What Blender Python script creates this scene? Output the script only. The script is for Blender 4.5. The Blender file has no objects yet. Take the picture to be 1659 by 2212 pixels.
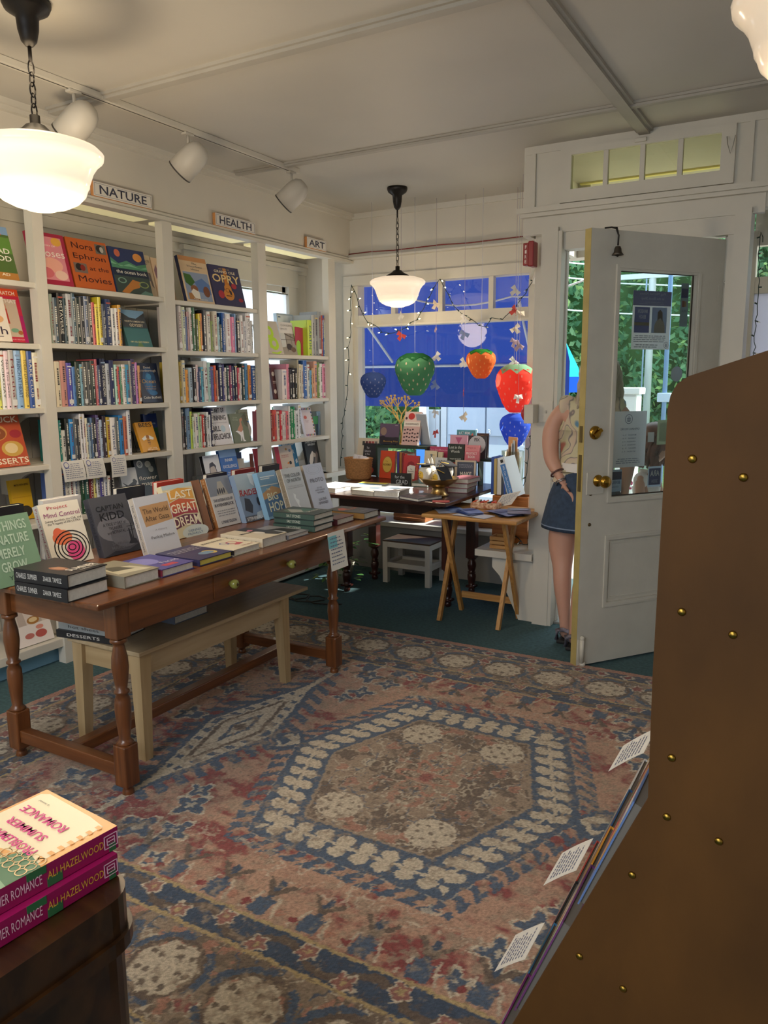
import bpy, bmesh, math, random
import numpy as np
from mathutils import Matrix, Vector
random.seed(7)
S=bpy.context.scene; COL=S.collection
R=math.radians; PI=math.pi
# ---------------------------------------------------------------- camera
cam=bpy.data.cameras.new('camera'); camo=bpy.data.objects.new('camera',cam); COL.objects.link(camo)
cam.sensor_fit='HORIZONTAL'; cam.sensor_width=36; cam.lens=36.605; cam.clip_start=.02; cam.clip_end=200
rot=Matrix(((0.867556,-0.07803491,0.49117933),(0.49729741,0.14896122,-0.85469634),(-0.00647052,0.98575915,0.16803876)))
camo.matrix_world=Matrix.Translation((0,0,1.45))@rot.to_4x4()
S.camera=camo
# ---------------------------------------------------------------- world, sun, exposure
W=bpy.data.worlds.new('sky'); S.world=W; W.use_nodes=True
bg=W.node_tree.nodes['Background']; bg.inputs[0].default_value=(.78,.88,1,1); bg.inputs[1].default_value=2.3
def lamp(kind,name,loc,power,color=(1,1,1),rot=None,size=None,sizey=None,radius=None):
    l=bpy.data.lights.new(name,kind); o=bpy.data.objects.new(name,l); COL.objects.link(o)
    l.energy=power; l.color=color; o.location=loc
    if rot: o.rotation_euler=rot
    if kind=='AREA':
        l.size=size
        if sizey: l.shape='RECTANGLE'; l.size_y=sizey
    if radius is not None: l.shadow_soft_size=radius
    return o
sun=lamp('SUN','sun',(3,8,8),8,(1,.93,.82)); sun.data.angle=R(.8)
sun.rotation_euler=Vector((-1,-.8,-1.02)).to_track_quat('-Z','Y').to_euler()
# unseen fill lamp added behind the camera to brighten the interior
lamp('AREA','rear_fill_light',(-1.2,-1.4,2.6),60,(1,.97,.94),(0,0,0),2.2,1.2)
S.view_settings.view_transform='Standard'; S.view_settings.look='None'
S.view_settings.exposure=0.72; S.view_settings.gamma=1; S.view_settings.use_curve_mapping=False
# ---------------------------------------------------------------- materials
def hexc(h):
    h=h.lstrip('#'); return tuple(((int(h[i:i+2],16)/255+.055)/1.055)**2.4 if int(h[i:i+2],16)>10 else int(h[i:i+2],16)/255/12.92 for i in (0,2,4))+(1,)
MC={}
def mat(col,rough=.6,metal=0,emit=0,noise=0,nscale=8,bump=0,bscale=200,stretch=None,trans=0,c2=None,name=None,spec=None,coat=0,sub=0):
    k=(col,rough,metal,emit,noise,nscale,bump,bscale,stretch,trans,c2,spec,coat,sub)
    if k in MC: return MC[k]
    m=bpy.data.materials.new(name or 'surface_'+col); m.use_nodes=True; t=m.node_tree; b=t.nodes['Principled BSDF']
    c=hexc(col); b.inputs['Base Color'].default_value=c; b.inputs['Roughness'].default_value=rough; b.inputs['Metallic'].default_value=metal
    if spec is not None: b.inputs['Specular IOR Level'].default_value=spec
    if coat: b.inputs['Coat Weight'].default_value=coat
    if trans: b.inputs['Transmission Weight'].default_value=trans
    if sub: b.inputs['Subsurface Weight'].default_value=sub; b.inputs['Subsurface Radius'].default_value=(.02,.008,.005)
    if emit: b.inputs['Emission Color'].default_value=c; b.inputs['Emission Strength'].default_value=emit
    if noise or bump:
        tc=t.nodes.new('ShaderNodeTexCoord'); mp=t.nodes.new('ShaderNodeMapping'); t.links.new(tc.outputs['Object'],mp.inputs[0])
        if stretch: mp.inputs['Scale'].default_value=stretch
        if noise:
            n=t.nodes.new('ShaderNodeTexNoise'); n.inputs['Scale'].default_value=nscale; n.inputs['Detail'].default_value=6
            t.links.new(mp.outputs[0],n.inputs[0])
            r=t.nodes.new('ShaderNodeValToRGB'); d=hexc(c2) if c2 else tuple(max(0,x*(1-noise)) for x in c[:3])+(1,)
            r.color_ramp.elements[0].position=.35; r.color_ramp.elements[1].position=.65
            r.color_ramp.elements[0].color=d; r.color_ramp.elements[1].color=c if c2 else tuple(min(1,x*(1+noise*.4)) for x in c[:3])+(1,)
            t.links.new(n.outputs[0],r.inputs[0]); t.links.new(r.outputs[0],b.inputs['Base Color'])
        if bump:
            n=t.nodes.new('ShaderNodeTexNoise'); n.inputs['Scale'].default_value=bscale; t.links.new(mp.outputs[0],n.inputs[0])
            u=t.nodes.new('ShaderNodeBump'); u.inputs['Strength'].default_value=bump; u.inputs['Distance'].default_value=.004
            t.links.new(n.outputs[0],u.inputs['Height']); t.links.new(u.outputs[0],b.inputs['Normal'])
    MC[k]=m; return m
def wood(c1,c2,rough=.4,axis=1,scale=3,coat=.0,dist=1.5):
    k=('wood',c1,c2,rough,axis,scale,coat)
    if k in MC: return MC[k]
    m=bpy.data.materials.new('wood_grain'); m.use_nodes=True; t=m.node_tree; b=t.nodes['Principled BSDF']
    tc=t.nodes.new('ShaderNodeTexCoord'); mp=t.nodes.new('ShaderNodeMapping'); t.links.new(tc.outputs['Object'],mp.inputs[0])
    sc=[scale*7]*3; sc[axis]=scale*.5; mp.inputs['Scale'].default_value=sc
    n=t.nodes.new('ShaderNodeTexNoise'); n.inputs['Scale'].default_value=1; n.inputs['Detail'].default_value=8; n.inputs['Distortion'].default_value=dist
    t.links.new(mp.outputs[0],n.inputs[0]); r=t.nodes.new('ShaderNodeValToRGB')
    r.color_ramp.elements[0].position=.32; r.color_ramp.elements[1].position=.68
    r.color_ramp.elements[0].color=hexc(c2); r.color_ramp.elements[1].color=hexc(c1)
    t.links.new(n.outputs[0],r.inputs[0]); t.links.new(r.outputs[0],b.inputs['Base Color']); b.inputs['Roughness'].default_value=rough
    b.inputs['Coat Weight'].default_value=coat
    u=t.nodes.new('ShaderNodeBump'); u.inputs['Strength'].default_value=.15; u.inputs['Distance'].default_value=.002
    t.links.new(n.outputs[0],u.inputs['Height']); t.links.new(u.outputs[0],b.inputs['Normal'])
    MC[k]=m; return m
def glassmat(tint='ffffff',gl=.06):
    k=('glass',tint,gl)
    if k in MC: return MC[k]
    m=bpy.data.materials.new('glass'); m.use_nodes=True; t=m.node_tree; t.nodes.clear()
    o=t.nodes.new('ShaderNodeOutputMaterial'); mx=t.nodes.new('ShaderNodeMixShader'); a=t.nodes.new('ShaderNodeBsdfTransparent'); g=t.nodes.new('ShaderNodeBsdfGlossy')
    a.inputs[0].default_value=hexc(tint); g.inputs['Roughness'].default_value=.02; mx.inputs[0].default_value=gl
    t.links.new(a.outputs[0],mx.inputs[1]); t.links.new(g.outputs[0],mx.inputs[2]); t.links.new(mx.outputs[0],o.inputs[0])
    MC[k]=m; return m
def thinmat(col,tr=.5,name='thin_cloth',dots=None,alpha=0):
    k=('thin',col,tr,dots,alpha)
    if k in MC: return MC[k]
    m=bpy.data.materials.new(name); m.use_nodes=True; t=m.node_tree; t.nodes.clear()
    o=t.nodes.new('ShaderNodeOutputMaterial'); mx=t.nodes.new('ShaderNodeMixShader'); a=t.nodes.new('ShaderNodeBsdfDiffuse'); g=t.nodes.new('ShaderNodeBsdfTranslucent')
    a.inputs[0].default_value=hexc(col); g.inputs[0].default_value=hexc(col); mx.inputs[0].default_value=tr
    t.links.new(a.outputs[0],mx.inputs[1]); t.links.new(g.outputs[0],mx.inputs[2]); out=mx
    if alpha:
        tp=t.nodes.new('ShaderNodeBsdfTransparent'); m2=t.nodes.new('ShaderNodeMixShader'); m2.inputs[0].default_value=alpha
        t.links.new(mx.outputs[0],m2.inputs[1]); t.links.new(tp.outputs[0],m2.inputs[2]); out=m2
    t.links.new(out.outputs[0],o.inputs[0]); MC[k]=m; return m
WHITE=mat('cfcbc0',.55,noise=.06,nscale=3,name='white_paint')
WALLP=mat('cfcabe',.8,noise=.05,nscale=2,name='wall_paint')
CEIL=mat('bdb9b0',.55,noise=.05,nscale=1.5,name='ceiling_paint')
BEAD=mat('bdb9b2',.6,noise=.05,name='beadboard_paint')
BLACK=mat('17120f',.45,metal=.3,name='black_metal')
DOORW=mat('c9c6bb',.45,noise=.05,bump=.1,bscale=60,name='door_paint')
CREAMEDGE=mat('b5a468',.5,noise=.15,name='cream_door_edge')
PINE=wood('c99a5a','a8743a',.5,1,4); CHERRY=wood('7c4a26','532d15',.3,1,3,.3); DARKW=wood('43201a','2c130f',.3,0,3,.3)
MAPLE=wood('b8a484','a79170',.4,1,2); CHERRYV=wood('7c4a26','532d15',.3,2,3,.3); DARKV=wood('43201a','2c130f',.3,2,3,.3); MAPLEV=wood('b8a07a','a48b64',.4,2,2)
PAPER=mat('d8d6ce',.8,noise=.08,nscale=120,stretch=(1,1,1),name='book_pages'); CARD=mat('dcdad4',.75,name='white_card')
BRASS=mat('b08a3a',.25,metal=1,name='brass')
def cm(c,rough=.38): return mat(c,rough,name='cover_'+c)
# ---------------------------------------------------------------- mesh helpers
class MB:
    def __init__(s): s.v=[];s.f=[];s.m=[];s.sm=[]
    def add(s,vs,fs,mi=0,M=None,smooth=False):
        o=len(s.v)
        s.v+= [tuple(M@Vector(v)) for v in vs] if M else [tuple(v) for v in vs]
        for f in fs: s.f.append([o+i for i in f]); s.m.append(mi); s.sm.append(smooth)
        return s
    def box(s,x0,x1,y0,y1,z0,z1,mi=0,M=None,bv=0):
        if bv:
            bm=bmesh.new(); bmesh.ops.create_cube(bm,size=1)
            for v in bm.verts: v.co=Vector((x0+(v.co.x+.5)*(x1-x0),y0+(v.co.y+.5)*(y1-y0),z0+(v.co.z+.5)*(z1-z0)))
            bmesh.ops.bevel(bm,geom=bm.edges[:],offset=bv,segments=2,affect='EDGES',profile=.5)
            bm.verts.index_update(); s.add([v.co[:] for v in bm.verts],[[v.index for v in f.verts] for f in bm.faces],mi,M); bm.free(); return s
        return s.add([(x0,y0,z0),(x1,y0,z0),(x1,y1,z0),(x0,y1,z0),(x0,y0,z1),(x1,y0,z1),(x1,y1,z1),(x0,y1,z1)],[(0,3,2,1),(4,5,6,7),(0,1,5,4),(1,2,6,5),(2,3,7,6),(3,0,4,7)],mi,M)
    def lathe(s,prof,n=24,mi=0,M=None,sx=1,sy=1,smooth=True):
        vs=[];fs=[]
        for r,z in prof:
            for i in range(n): a=2*PI*i/n; vs.append((r*math.cos(a)*sx,r*math.sin(a)*sy,z))
        for j in range(len(prof)-1):
            for i in range(n): fs.append((j*n+i,j*n+(i+1)%n,(j+1)*n+(i+1)%n,(j+1)*n+i))
        if prof[0][0]>1e-5: fs.append(tuple(range(n))[::-1])
        if prof[-1][0]>1e-5: fs.append(tuple((len(prof)-1)*n+i for i in range(n)))
        return s.add(vs,fs,mi,M,smooth)
    def tube(s,pts,r,n=8,mi=0,M=None,smooth=True):
        pts=[Vector(p) for p in pts]; vs=[];fs=[]; up=Vector((0,0,1))
        for k,p in enumerate(pts):
            d=(pts[min(k+1,len(pts)-1)]-pts[max(k-1,0)])
            d=d.normalized() if d.length>1e-9 else Vector((0,0,1))
            a=d.cross(up if abs(d.z)<.95 else Vector((1,0,0))).normalized(); b=d.cross(a)
            rr=r[k] if isinstance(r,(list,tuple)) else r
            for i in range(n): t=2*PI*i/n; vs.append(p+(a*math.cos(t)+b*math.sin(t))*rr)
        for k in range(len(pts)-1):
            for i in range(n): fs.append((k*n+i,k*n+(i+1)%n,(k+1)*n+(i+1)%n,(k+1)*n+i))
        fs.append(tuple(range(n))[::-1]); fs.append(tuple((len(pts)-1)*n+i for i in range(n)))
        return s.add(vs,fs,mi,M,smooth)
    def bar(s,a,b,w,d,mi=0,ref=(1,0,0)):
        a=Vector(a);b=Vector(b);z=(b-a).normalized();x=Vector(ref);x=(x-z*x.dot(z)).normalized();y=z.cross(x)
        M=Matrix.Translation(a)@Matrix((x,y,z)).transposed().to_4x4()
        return s.box(-w/2,w/2,-d/2,d/2,0,(b-a).length,mi,M)
    def prism(s,poly,t0,t1,mi=0,M=None,plane='xz'):
        n=len(poly)
        P=(lambda a,b,t:(a,t,b)) if plane=='xz' else ((lambda a,b,t:(a,b,t)) if plane=='xy' else (lambda a,b,t:(t,a,b)))
        vs=[P(a,b,t0) for a,b in poly]+[P(a,b,t1) for a,b in poly]
        fs=[tuple(range(n)),tuple(range(2*n-1,n-1,-1))]+[(i,i+n,(i+1)%n+n,(i+1)%n) for i in range(n)]
        return s.add(vs,fs,mi,M)
    def sphere(s,c,r,mi=0,n=12,M=None,sc=(1,1,1)):
        prof=[(r*math.sin(PI*i/n)+1e-6*(i in(0,n)),-r*math.cos(PI*i/n)) for i in range(n+1)]
        T=Matrix.Translation(c)@Matrix.Diagonal((sc[0],sc[1],sc[2],1))
        return s.lathe(prof,n+4,mi,(M@T) if M else T)
    def build(s,name,mats,parent=None,mw=None):
        me=bpy.data.meshes.new(name); me.from_pydata(s.v,[],s.f)
        if not isinstance(mats,(list,tuple)): mats=[mats]
        for m in mats: me.materials.append(m)
        me.polygons.foreach_set('material_index',s.m); me.polygons.foreach_set('use_smooth',s.sm); me.update()
        o=bpy.data.objects.new(name,me); COL.objects.link(o)
        if parent: o.parent=parent
        if mw is not None: o.matrix_world=mw
        return o
def fixn(o):
    bm=bmesh.new(); bm.from_mesh(o.data); bmesh.ops.recalc_face_normals(bm,faces=bm.faces); bm.to_mesh(o.data); bm.free(); return o
def tag(o,label,cat,group=None,kind=None):
    if label: o['label']=label
    if cat: o['category']=cat
    if group: o['group']=group
    if kind: o['kind']=kind
    return o
def empty(name,loc=(0,0,0),rz=0):
    o=bpy.data.objects.new(name,None); COL.objects.link(o); o.location=loc; o.rotation_euler=(0,0,rz); o.empty_display_size=.1; return o
def struct(name,mb,m,label=None):
    o=mb.build(name,m); o['kind']='structure'
    if label:o['label']=label
    return o
TQ=[]
FRONT=Matrix(((1,0,0),(0,0,-1),(0,1,0))).to_4x4()      # text reading along x, up z, facing -y
SPINEF=Matrix(((0,1,0),(0,0,-1),(-1,0,0))).to_4x4()    # reading downwards, facing -y
SPINEL=Matrix(((0,0,-1),(0,-1,0),(-1,0,0))).to_4x4()   # reading downwards, facing -x
def text(parent,s,pos,w,h,col,B=FRONT,name='lettering',ext=0,mirror=False,rotate=0):
    c=bpy.data.curves.new(name,'FONT'); c.body=s; c.align_x='CENTER'; c.align_y='CENTER'; c.size=1; c.resolution_u=2; c.extrude=ext; c.offset=.016 if name in('title_lettering','lettering') and s.upper()==s else 0
    c.materials.append(mat(col,.5,name='ink_'+col) if isinstance(col,str) else col)
    o=bpy.data.objects.new(name,c); COL.objects.link(o); o.parent=parent
    TQ.append((o,w,h,pos,B,mirror,rotate)); return o
def flush_text():
    dg=bpy.context.evaluated_depsgraph_get(); bpy.context.view_layer.update()
    for o,w,h,pos,B,mir,rt in TQ:
        me=bpy.data.meshes.new_from_object(o.evaluated_get(dg)); 
        if not len(me.vertices): continue
        co=np.empty(len(me.vertices)*3); me.vertices.foreach_get('co',co); co=co.reshape(-1,3); mn=co.min(0); mx=co.max(0); d=np.maximum(mx-mn,1e-4)
        co-=(mn+mx)/2; co[:,0]*=(-1 if mir else 1)*w/d[0]; co[:,1]*=h/d[1]; me.vertices.foreach_set('co',co.ravel()); me.update()
        n=bpy.data.objects.new('tmp',me); COL.objects.link(n); n.parent=o.parent; n.matrix_local=Matrix.Translation(pos)@B@Matrix.Rotation(rt,4,'Z')
        nm=o.name.split('.')[0]; c=o.data; bpy.data.objects.remove(o); bpy.data.curves.remove(c); n.name=nm; me.name=nm
# ---------------------------------------------------------------- books
def art_mesh(arts,w,h,parent,name='cover_art',y=0,x0=None):
    cols=[];mb=MB(); x0=-w/2 if x0 is None else x0
    for k,a in enumerate(arts):
        kind,col=a[0],a[1]
        if col not in cols: cols.append(col)
        mi=cols.index(col); yy=y-.00013*(min(k,8)+1)
        if kind=='r': xs=[(a[2],a[3]),(a[4],a[3]),(a[4],a[5]),(a[2],a[5])]
        elif kind=='c': xs=[(a[2]+a[4]*math.cos(t*PI/10),a[3]+a[5]*math.sin(t*PI/10)) for t in range(20)]
        elif kind=='p': xs=a[2]
        if kind=='o':
            n=24;vs=[];
            for rr in (1,a[6]):
                for t in range(n): vs.append((x0+(a[2]+a[4]*rr*math.cos(2*PI*t/n))*w,yy,(a[3]+a[5]*rr*math.sin(2*PI*t/n))*h))
            mb.add(vs,[(i,(i+1)%n,n+(i+1)%n,n+i) for i in range(n)],mi); continue
        mb.add([(x0+u*w,yy,v*h) for u,v in xs],[tuple(range(len(xs)))],mi)
    return mb.build(name,[cm(c) for c in cols],parent)
def lines(col,x0,x1,y0,y1,n,seed=1):
    r=random.Random(seed); out=[]; dy=(y1-y0)/n
    for i in range(n):
        a=x0;yy=y1-(i+.5)*dy
        while a<x1:
            b=min(x1,a+r.uniform(.05,.14)); out.append(('r',col,a,yy-dy*.17,b,yy+dy*.17)); a=b+.025
    return out
def book(label,w,h,t,color,loc,rz=PI/2,tilt=0,arts=(),texts=(),spine=(),spinecol=None,group=None,name='book',pages=PAPER,cat='book',flat=False,hard=True):
    mb=MB(); e=.003 if hard else .0012
    mb.box(-w/2,w/2,0,e,0,h); mb.box(-w/2,w/2,t-e,t,0,h)
    mb.box(-w/2,-w/2+e,e,t-e,0,h,1)
    o=mb.build(name,[cm(color),cm(spinecol or color)])
    g=.004 if hard else .0008
    MB().box(-w/2+e,w/2-g,e,t-e,g,h-g).build('pages',pages,o)
    if arts: art_mesh(list(arts),w,h,o)
    for q in texts:
        s,cx,cy,tw,th,c=q[:6]
        text(o,s,(-w/2+cx*w,-.0014,cy*h),tw*w,th*h,c,name='title_lettering')
    for s,cz,ln,th,c in spine: text(o,s,(-w/2-.0006,t*.5,cz*h),ln*h,th*t,c,SPINEL,name='spine_lettering')
    th=-PI/2 if flat else -tilt
    M=Matrix.Translation(Vector(loc)+(Vector((0,0,t)) if flat else Vector()))@Matrix.Rotation(rz,4,'Z')@Matrix.Rotation(th,4,'X')
    o.matrix_world=M
    tag(o,label,cat,group); return o
# ================================================================ SETTING
XF=-3.37; XB=-3.80; YW=5.36; YD=4.37; ZC=2.70; YG=5.42
m=mat('3f5d63',.95,noise=.25,nscale=60,bump=.3,bscale=500,name='green_carpet')
struct('floor',MB().box(-3.9,3,-3,4.40,-.05,0).box(-3.9,-1.45,4.40,5.5,-.05,0),m)
struct('ceiling',MB().box(-3.85,3,-3,5.5,ZC,ZC+.05),CEIL)
# upper fascia over the shelves with its soffit
struct('wall_left_upper',MB().box(XF-.04,XF,-3,YW,2.34,ZC),WALLP)
struct('trim_1',MB().box(XF-.04,XF+.03,-3,YW,2.335,2.355).box(XF,XF+.018,-3,YW,2.355,2.375),WHITE)
struct('trim_2',MB().box(XF,XF+.05,-3,YW,2.675,ZC).box(XF,XF+.03,-3,YW,2.655,2.675),WHITE)
struct('soffit',MB().box(XB,XF-.04,-3,YW,2.40,2.44),WALLP)
# wall behind the shelves with its window opening
wy0,wy1,wz0,wz1=4.08,5.10,.80,2.16
mb=MB().box(XB-.06,XB,-3,wy0,0,2.44).box(XB-.06,XB,wy1,5.6,0,2.44).box(XB-.06,XB,wy0,wy1,0,wz0).box(XB-.06,XB,wy0,wy1,wz1,2.44)
struct('wall_left',mb,WALLP)
mb=MB()
y=-.5
while y<wy0-.05: mb.box(XB,XB+.008,y+.004,y+.086,.1,1.95); y+=.09
struct('trim_3',mb,BEAD)
struct('trim_4',MB().box(XB,XB+.03,-3,YW,2.33,2.36).box(XB,XB+.018,-3,YW,2.27,2.33),WHITE)
# rear sash window behind shelves with casing
mb=MB().box(XB,XB+.025,wy0-.1,wy0,.7,wz1).box(XB,XB+.025,wy1,wy1+.1,.7,wz1).box(XB,XB+.03,wy0-.12,wy1+.12,wz1,wz1+.13).box(XB,XB+.06,wy0-.15,wy1+.15,wz1+.13,wz1+.16).box(XB,XB+.05,wy0-.12,wy1+.12,.76,.80)
w1=struct('window_1',mb,WHITE)
MB().box(XB-.04,XB-.01,wy0,wy0+.04,wz0,wz1).box(XB-.04,XB-.01,wy1-.04,wy1,wz0,wz1).box(XB-.04,XB-.01,wy0,wy1,wz1-.04,wz1).box(XB-.04,XB-.01,wy0,wy1,wz0,wz0+.05).box(XB-.04,XB-.01,wy0,wy1,1.46,1.5).build('sash',WHITE,w1)
MB().box(XB-.027,XB-.023,wy0+.04,wy1-.04,wz0+.05,wz1-.04).build('pane',glassmat(),w1)
# street wall above the display window
struct('wall_front_upper',MB().box(XB,-1.5,YW,YW+.14,2.24,ZC),WALLP)
struct('trim_5',MB().box(XF,-1.5,YW-.03,YW,2.375,2.395).box(XF,-1.5,YW-.05,YW,2.36,2.375).box(XF,-1.5,YW-.015,YW,2.66,ZC),WHITE)
struct('wall_front_end',MB().box(XB,XF-.05,YW,YW+.14,0,2.24).box(XF-.05,-3.345,YW,YW+.14,.39,2.24),WALLP)
tag(MB().tube([(-3.36+.2*i,YW-.035,2.402+.004*math.sin(i*2.1)) for i in range(9)],.004,6).build('red_cable',mat('7a2a2a',.5)),'thin dark red cable lying along the ledge above the display window','cable')
# display window : frame, transom lights, glass
fx0,fx1=-3.345,-1.84
mb=MB().box(fx0-.08,fx0,YW-.02,YW,.66,2.164).box(fx0,fx0+.04,YW,YW+.1,.501,2.164).box(fx1-.04,fx1,YW,YW+.1,.501,2.164).box(fx0-.08,fx1,YW-.02,YW+.1,2.165,2.238)
mb.box(fx0+.041,fx1-.041,YW+.002,YW+.09,1.85,1.94).box(fx0+.041,fx1-.041,YW-.03,YW+.001,1.85,1.865).box(fx0,fx1,YW,YW+.1,.43,.5)
w2=struct('window_2',mb,WHITE)
mb=MB()
for x in (-3.0,-2.60,-2.20): mb.box(x-.018,x+.018,YW+.02,YW+.07,1.94,2.165)
mb.build('muntins',WHITE,w2)
MB().box(fx0+.04,fx1-.04,YG,YG+.006,.5,1.85).build('pane',glassmat('f4f8fa',.025),w2)
MB().box(fx0+.04,fx1-.04,YG,YG+.004,1.94,2.165).build('transom_pane',glassmat(),w2)
# low platform under the display window and by the door
struct('wall_platform',MB().box(XB,-1.80,5.10,5.14,0,.349).box(-1.60,-1.57,4.41,4.62,0,.384),mat('8e8b86',.7,name='grey_board'))
struct('trim_6',MB().box(XB,-1.845,5.04,5.42,.35,.385,bv=.006).prism([(-1.84,4.31),(-1.480,4.31),(-1.50,4.44),(-1.84,5.30),(-1.84,5.3)],.385,.425,plane='xy'),WHITE)
struct('wall_platform_front',MB().prism([(-1.75,.385),(-1.479,.385),(-1.479,0),(-1.575,0),(-1.70,.26),(-1.75,.31)],4.37,4.40),WHITE)
# vestibule : door wall
struct('wall_pilaster',MB().box(-1.478,-1.385,4.335,4.45,0,2.26),WHITE)
sp=lambda z0,z1,a=0,b=1,w=.05:[( -1.50-.36*t+o,4.45+.91*t,z) for z in (z0,z1) for t,o in ((a,0),(b,0),(b,-w),(a,-w))]
BF=[(0,3,2,1),(4,5,6,7),(0,1,5,4),(1,2,6,5),(2,3,7,6),(3,0,4,7)]
struct('wall_vestibule_left',MB().add(sp(-.02,.46),BF).add(sp(2.12,2.6),BF).add(sp(.46,2.12,0,.04),BF).add(sp(.46,2.12,.95,1.05),BF),WHITE)
w3=struct('window_3',MB().add(sp(.46,.50,.04,.95,.03),BF).add(sp(2.08,2.12,.04,.95,.03),BF),WHITE)
MB().add(sp(.50,2.08,.04,.95,.004),BF).build('pane',glassmat(),w3)
# box over the door with the transom sash
mb=MB().box(-1.60,-1.39,YD,YD+.06,2.36,ZC).box(-.52,2.2,YD,YD+.06,2.36,ZC).box(-1.39,-.52,YD,YD+.06,2.36,2.40).box(-1.39,-.52,YD,YD+.06,2.655,ZC).box(-1.62,-1.58,YD+.06,YW,2.24,ZC)
struct('wall_over_door',mb,WHITE)
struct('trim_7',MB().box(-1.59,-.37,4.36,4.40,2.235,2.355).box(-1.62,-.36,4.31,4.37,2.345,2.372).box(-1.605,-.36,4.33,4.37,2.325,2.345).box(-1.59,.9,4.365,4.375,2.66,ZC).box(-1.55,-1.53,4.355,4.37,2.375,2.66).box(-.46,-.44,4.355,4.37,2.375,2.66),WHITE)
mb=MB().box(-1.39,-1.33,4.35,4.39,2.385,2.66).box(-.585,-.52,4.35,4.39,2.385,2.66).box(-1.33,-.585,4.35,4.39,2.385,2.45).box(-1.33,-.585,4.35,4.39,2.625,2.66)
for x in (-1.147,-.96,-.775): mb.box(x-.012,x+.012,4.355,4.385,2.45,2.625)
w4=struct('window_4',mb,WHITE)
MB().box(-1.33,-.585,4.37,4.373,2.45,2.625).build('pane',glassmat('f4f2dc',.04),w4)
MB().box(-1.00,-.94,4.335,4.35,2.635,2.655,bv=.003).build('latch',WHITE,w4)
MB().tube([(-.56,4.34,2.60),(-.555,4.335,2.565),(-.54,4.34,2.52),(-.528,4.335,2.56),(-.522,4.34,2.60)],.002,6).build('chain',mat('9a988f',.4,metal=.4),w4)
# door frame
mb=MB().box(-1.385,-1.365,4.34,4.47,0,2.24).box(-.50,-.425,4.33,4.47,0,2.26).box(-.53,-.50,4.372,4.468,0,2.144).box(-1.364,-.501,4.37,4.466,2.145,2.24).box(-.424,.9,4.37,4.46,2.26,2.36)
mb.box(-1.3648,-1.357,4.43,4.46,0,2.144).box(-.55,-.5302,4.43,4.46,0,2.144)
struct('door_frame',mb,WHITE)
struct('trim_8',MB().box(-1.37,-.5,4.40,4.6,-.02,.012),mat('8d8b84',.5,metal=.3))
# right display bay : its side and street windows
sq=lambda z0,z1,a=0,b=1,w=.05:[( -.47-.13*t+o,4.47+.83*t,z) for z in (z0,z1) for t,o in ((a,0),(b,0),(b,w),(a,w))]
struct('wall_vestibule_right',MB().box(-.50,-.43,4.475,4.56,0,2.26).add(sq(-.02,.5,.1,1),BF).add(sq(2.15,2.6,.1,1),BF).add(sq(.5,2.15,.95,1.05),BF),WHITE)
mb=MB().box(-.477,2.2,5.301,5.36,1.94,2.035).box(-.477,2.2,5.301,5.36,2.215,2.3).box(-.46,2.2,YW,YW+.1,.4,.5).box(-.62,-.478,5.30,5.40,.4,2.3).box(.3,.34,5.3,5.36,2.035,2.215).box(1.2,1.26,YW,YW+.1,.4,2.3)
w5=struct('window_5',mb,WHITE); MB().box(-.478,2.2,5.33,5.334,2.03,2.22).build('pane',glassmat(),w5); MB().box(-.478,2.2,5.34,5.345,.5,1.945).build('shade_panel',thinmat('d8d8e4',.55,'white_shade'),w5)
struct('wall_front_right',MB().box(-.50,3,YW,YW+.14,2.3,ZC).box(-.36,3,YW,YW+.1,0,.4).box(2.2,3,YW,YW+.14,.4,2.3),WALLP)
struct('wall_right',MB().box(2.2,2.26,-3,5.5,0,ZC),WALLP)
struct('wall_back',MB().box(-3.9,-2.6,-3.06,-3,0,ZC).box(1.2,2.3,-3.06,-3,0,ZC).box(-2.6,1.2,-3.06,-3,0,.9).box(-2.6,1.2,-3.06,-3,2.3,ZC),WALLP)
# ceiling battens and baseboard heater
def batten(n,a,b,w,h,ax):
    mb=MB()
    for ww,z0 in ((w,ZC-h*.5),(w*.62,ZC-h)):
        if ax=='x': mb.box(a[0],b[0],a[1]-ww/2,a[1]+ww/2,z0,ZC+.001)
        else: mb.box(a[0]-ww/2,a[0]+ww/2,a[1],b[1],z0,ZC+.001)
    struct(n,mb,mat('a9a59c',.55,noise=.05,name='batten_shaded_paint'))  # darker copy of the ceiling paint: the battens' shade is put into the colour
batten('trim_9',(-3.28,3.934),(2.2,0),.055,.022,'x'); batten('trim_10',(-3.28,2.62),(2.2,0),.07,.026,'x'); batten('trim_11',(-.955,-1),(0,4.36),.085,.028,'y')
struct('baseboard_left',MB().box(XB,XB+.02,-3,5.1,0,.1),WHITE)
hb=empty('baseboard_heater',(-3.36,0,0)); tag(hb,'long cream baseboard heater low along the wall beyond the display table','heater')
mb=MB().box(-.06,0,3.7,4.9,.02,.17,bv=.008); mb.build('casing',WHITE,hb); MB().box(-.001,.002,3.75,4.85,.13,.145).build('vent_slot',mat('2b2b28',.7),hb)
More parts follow.
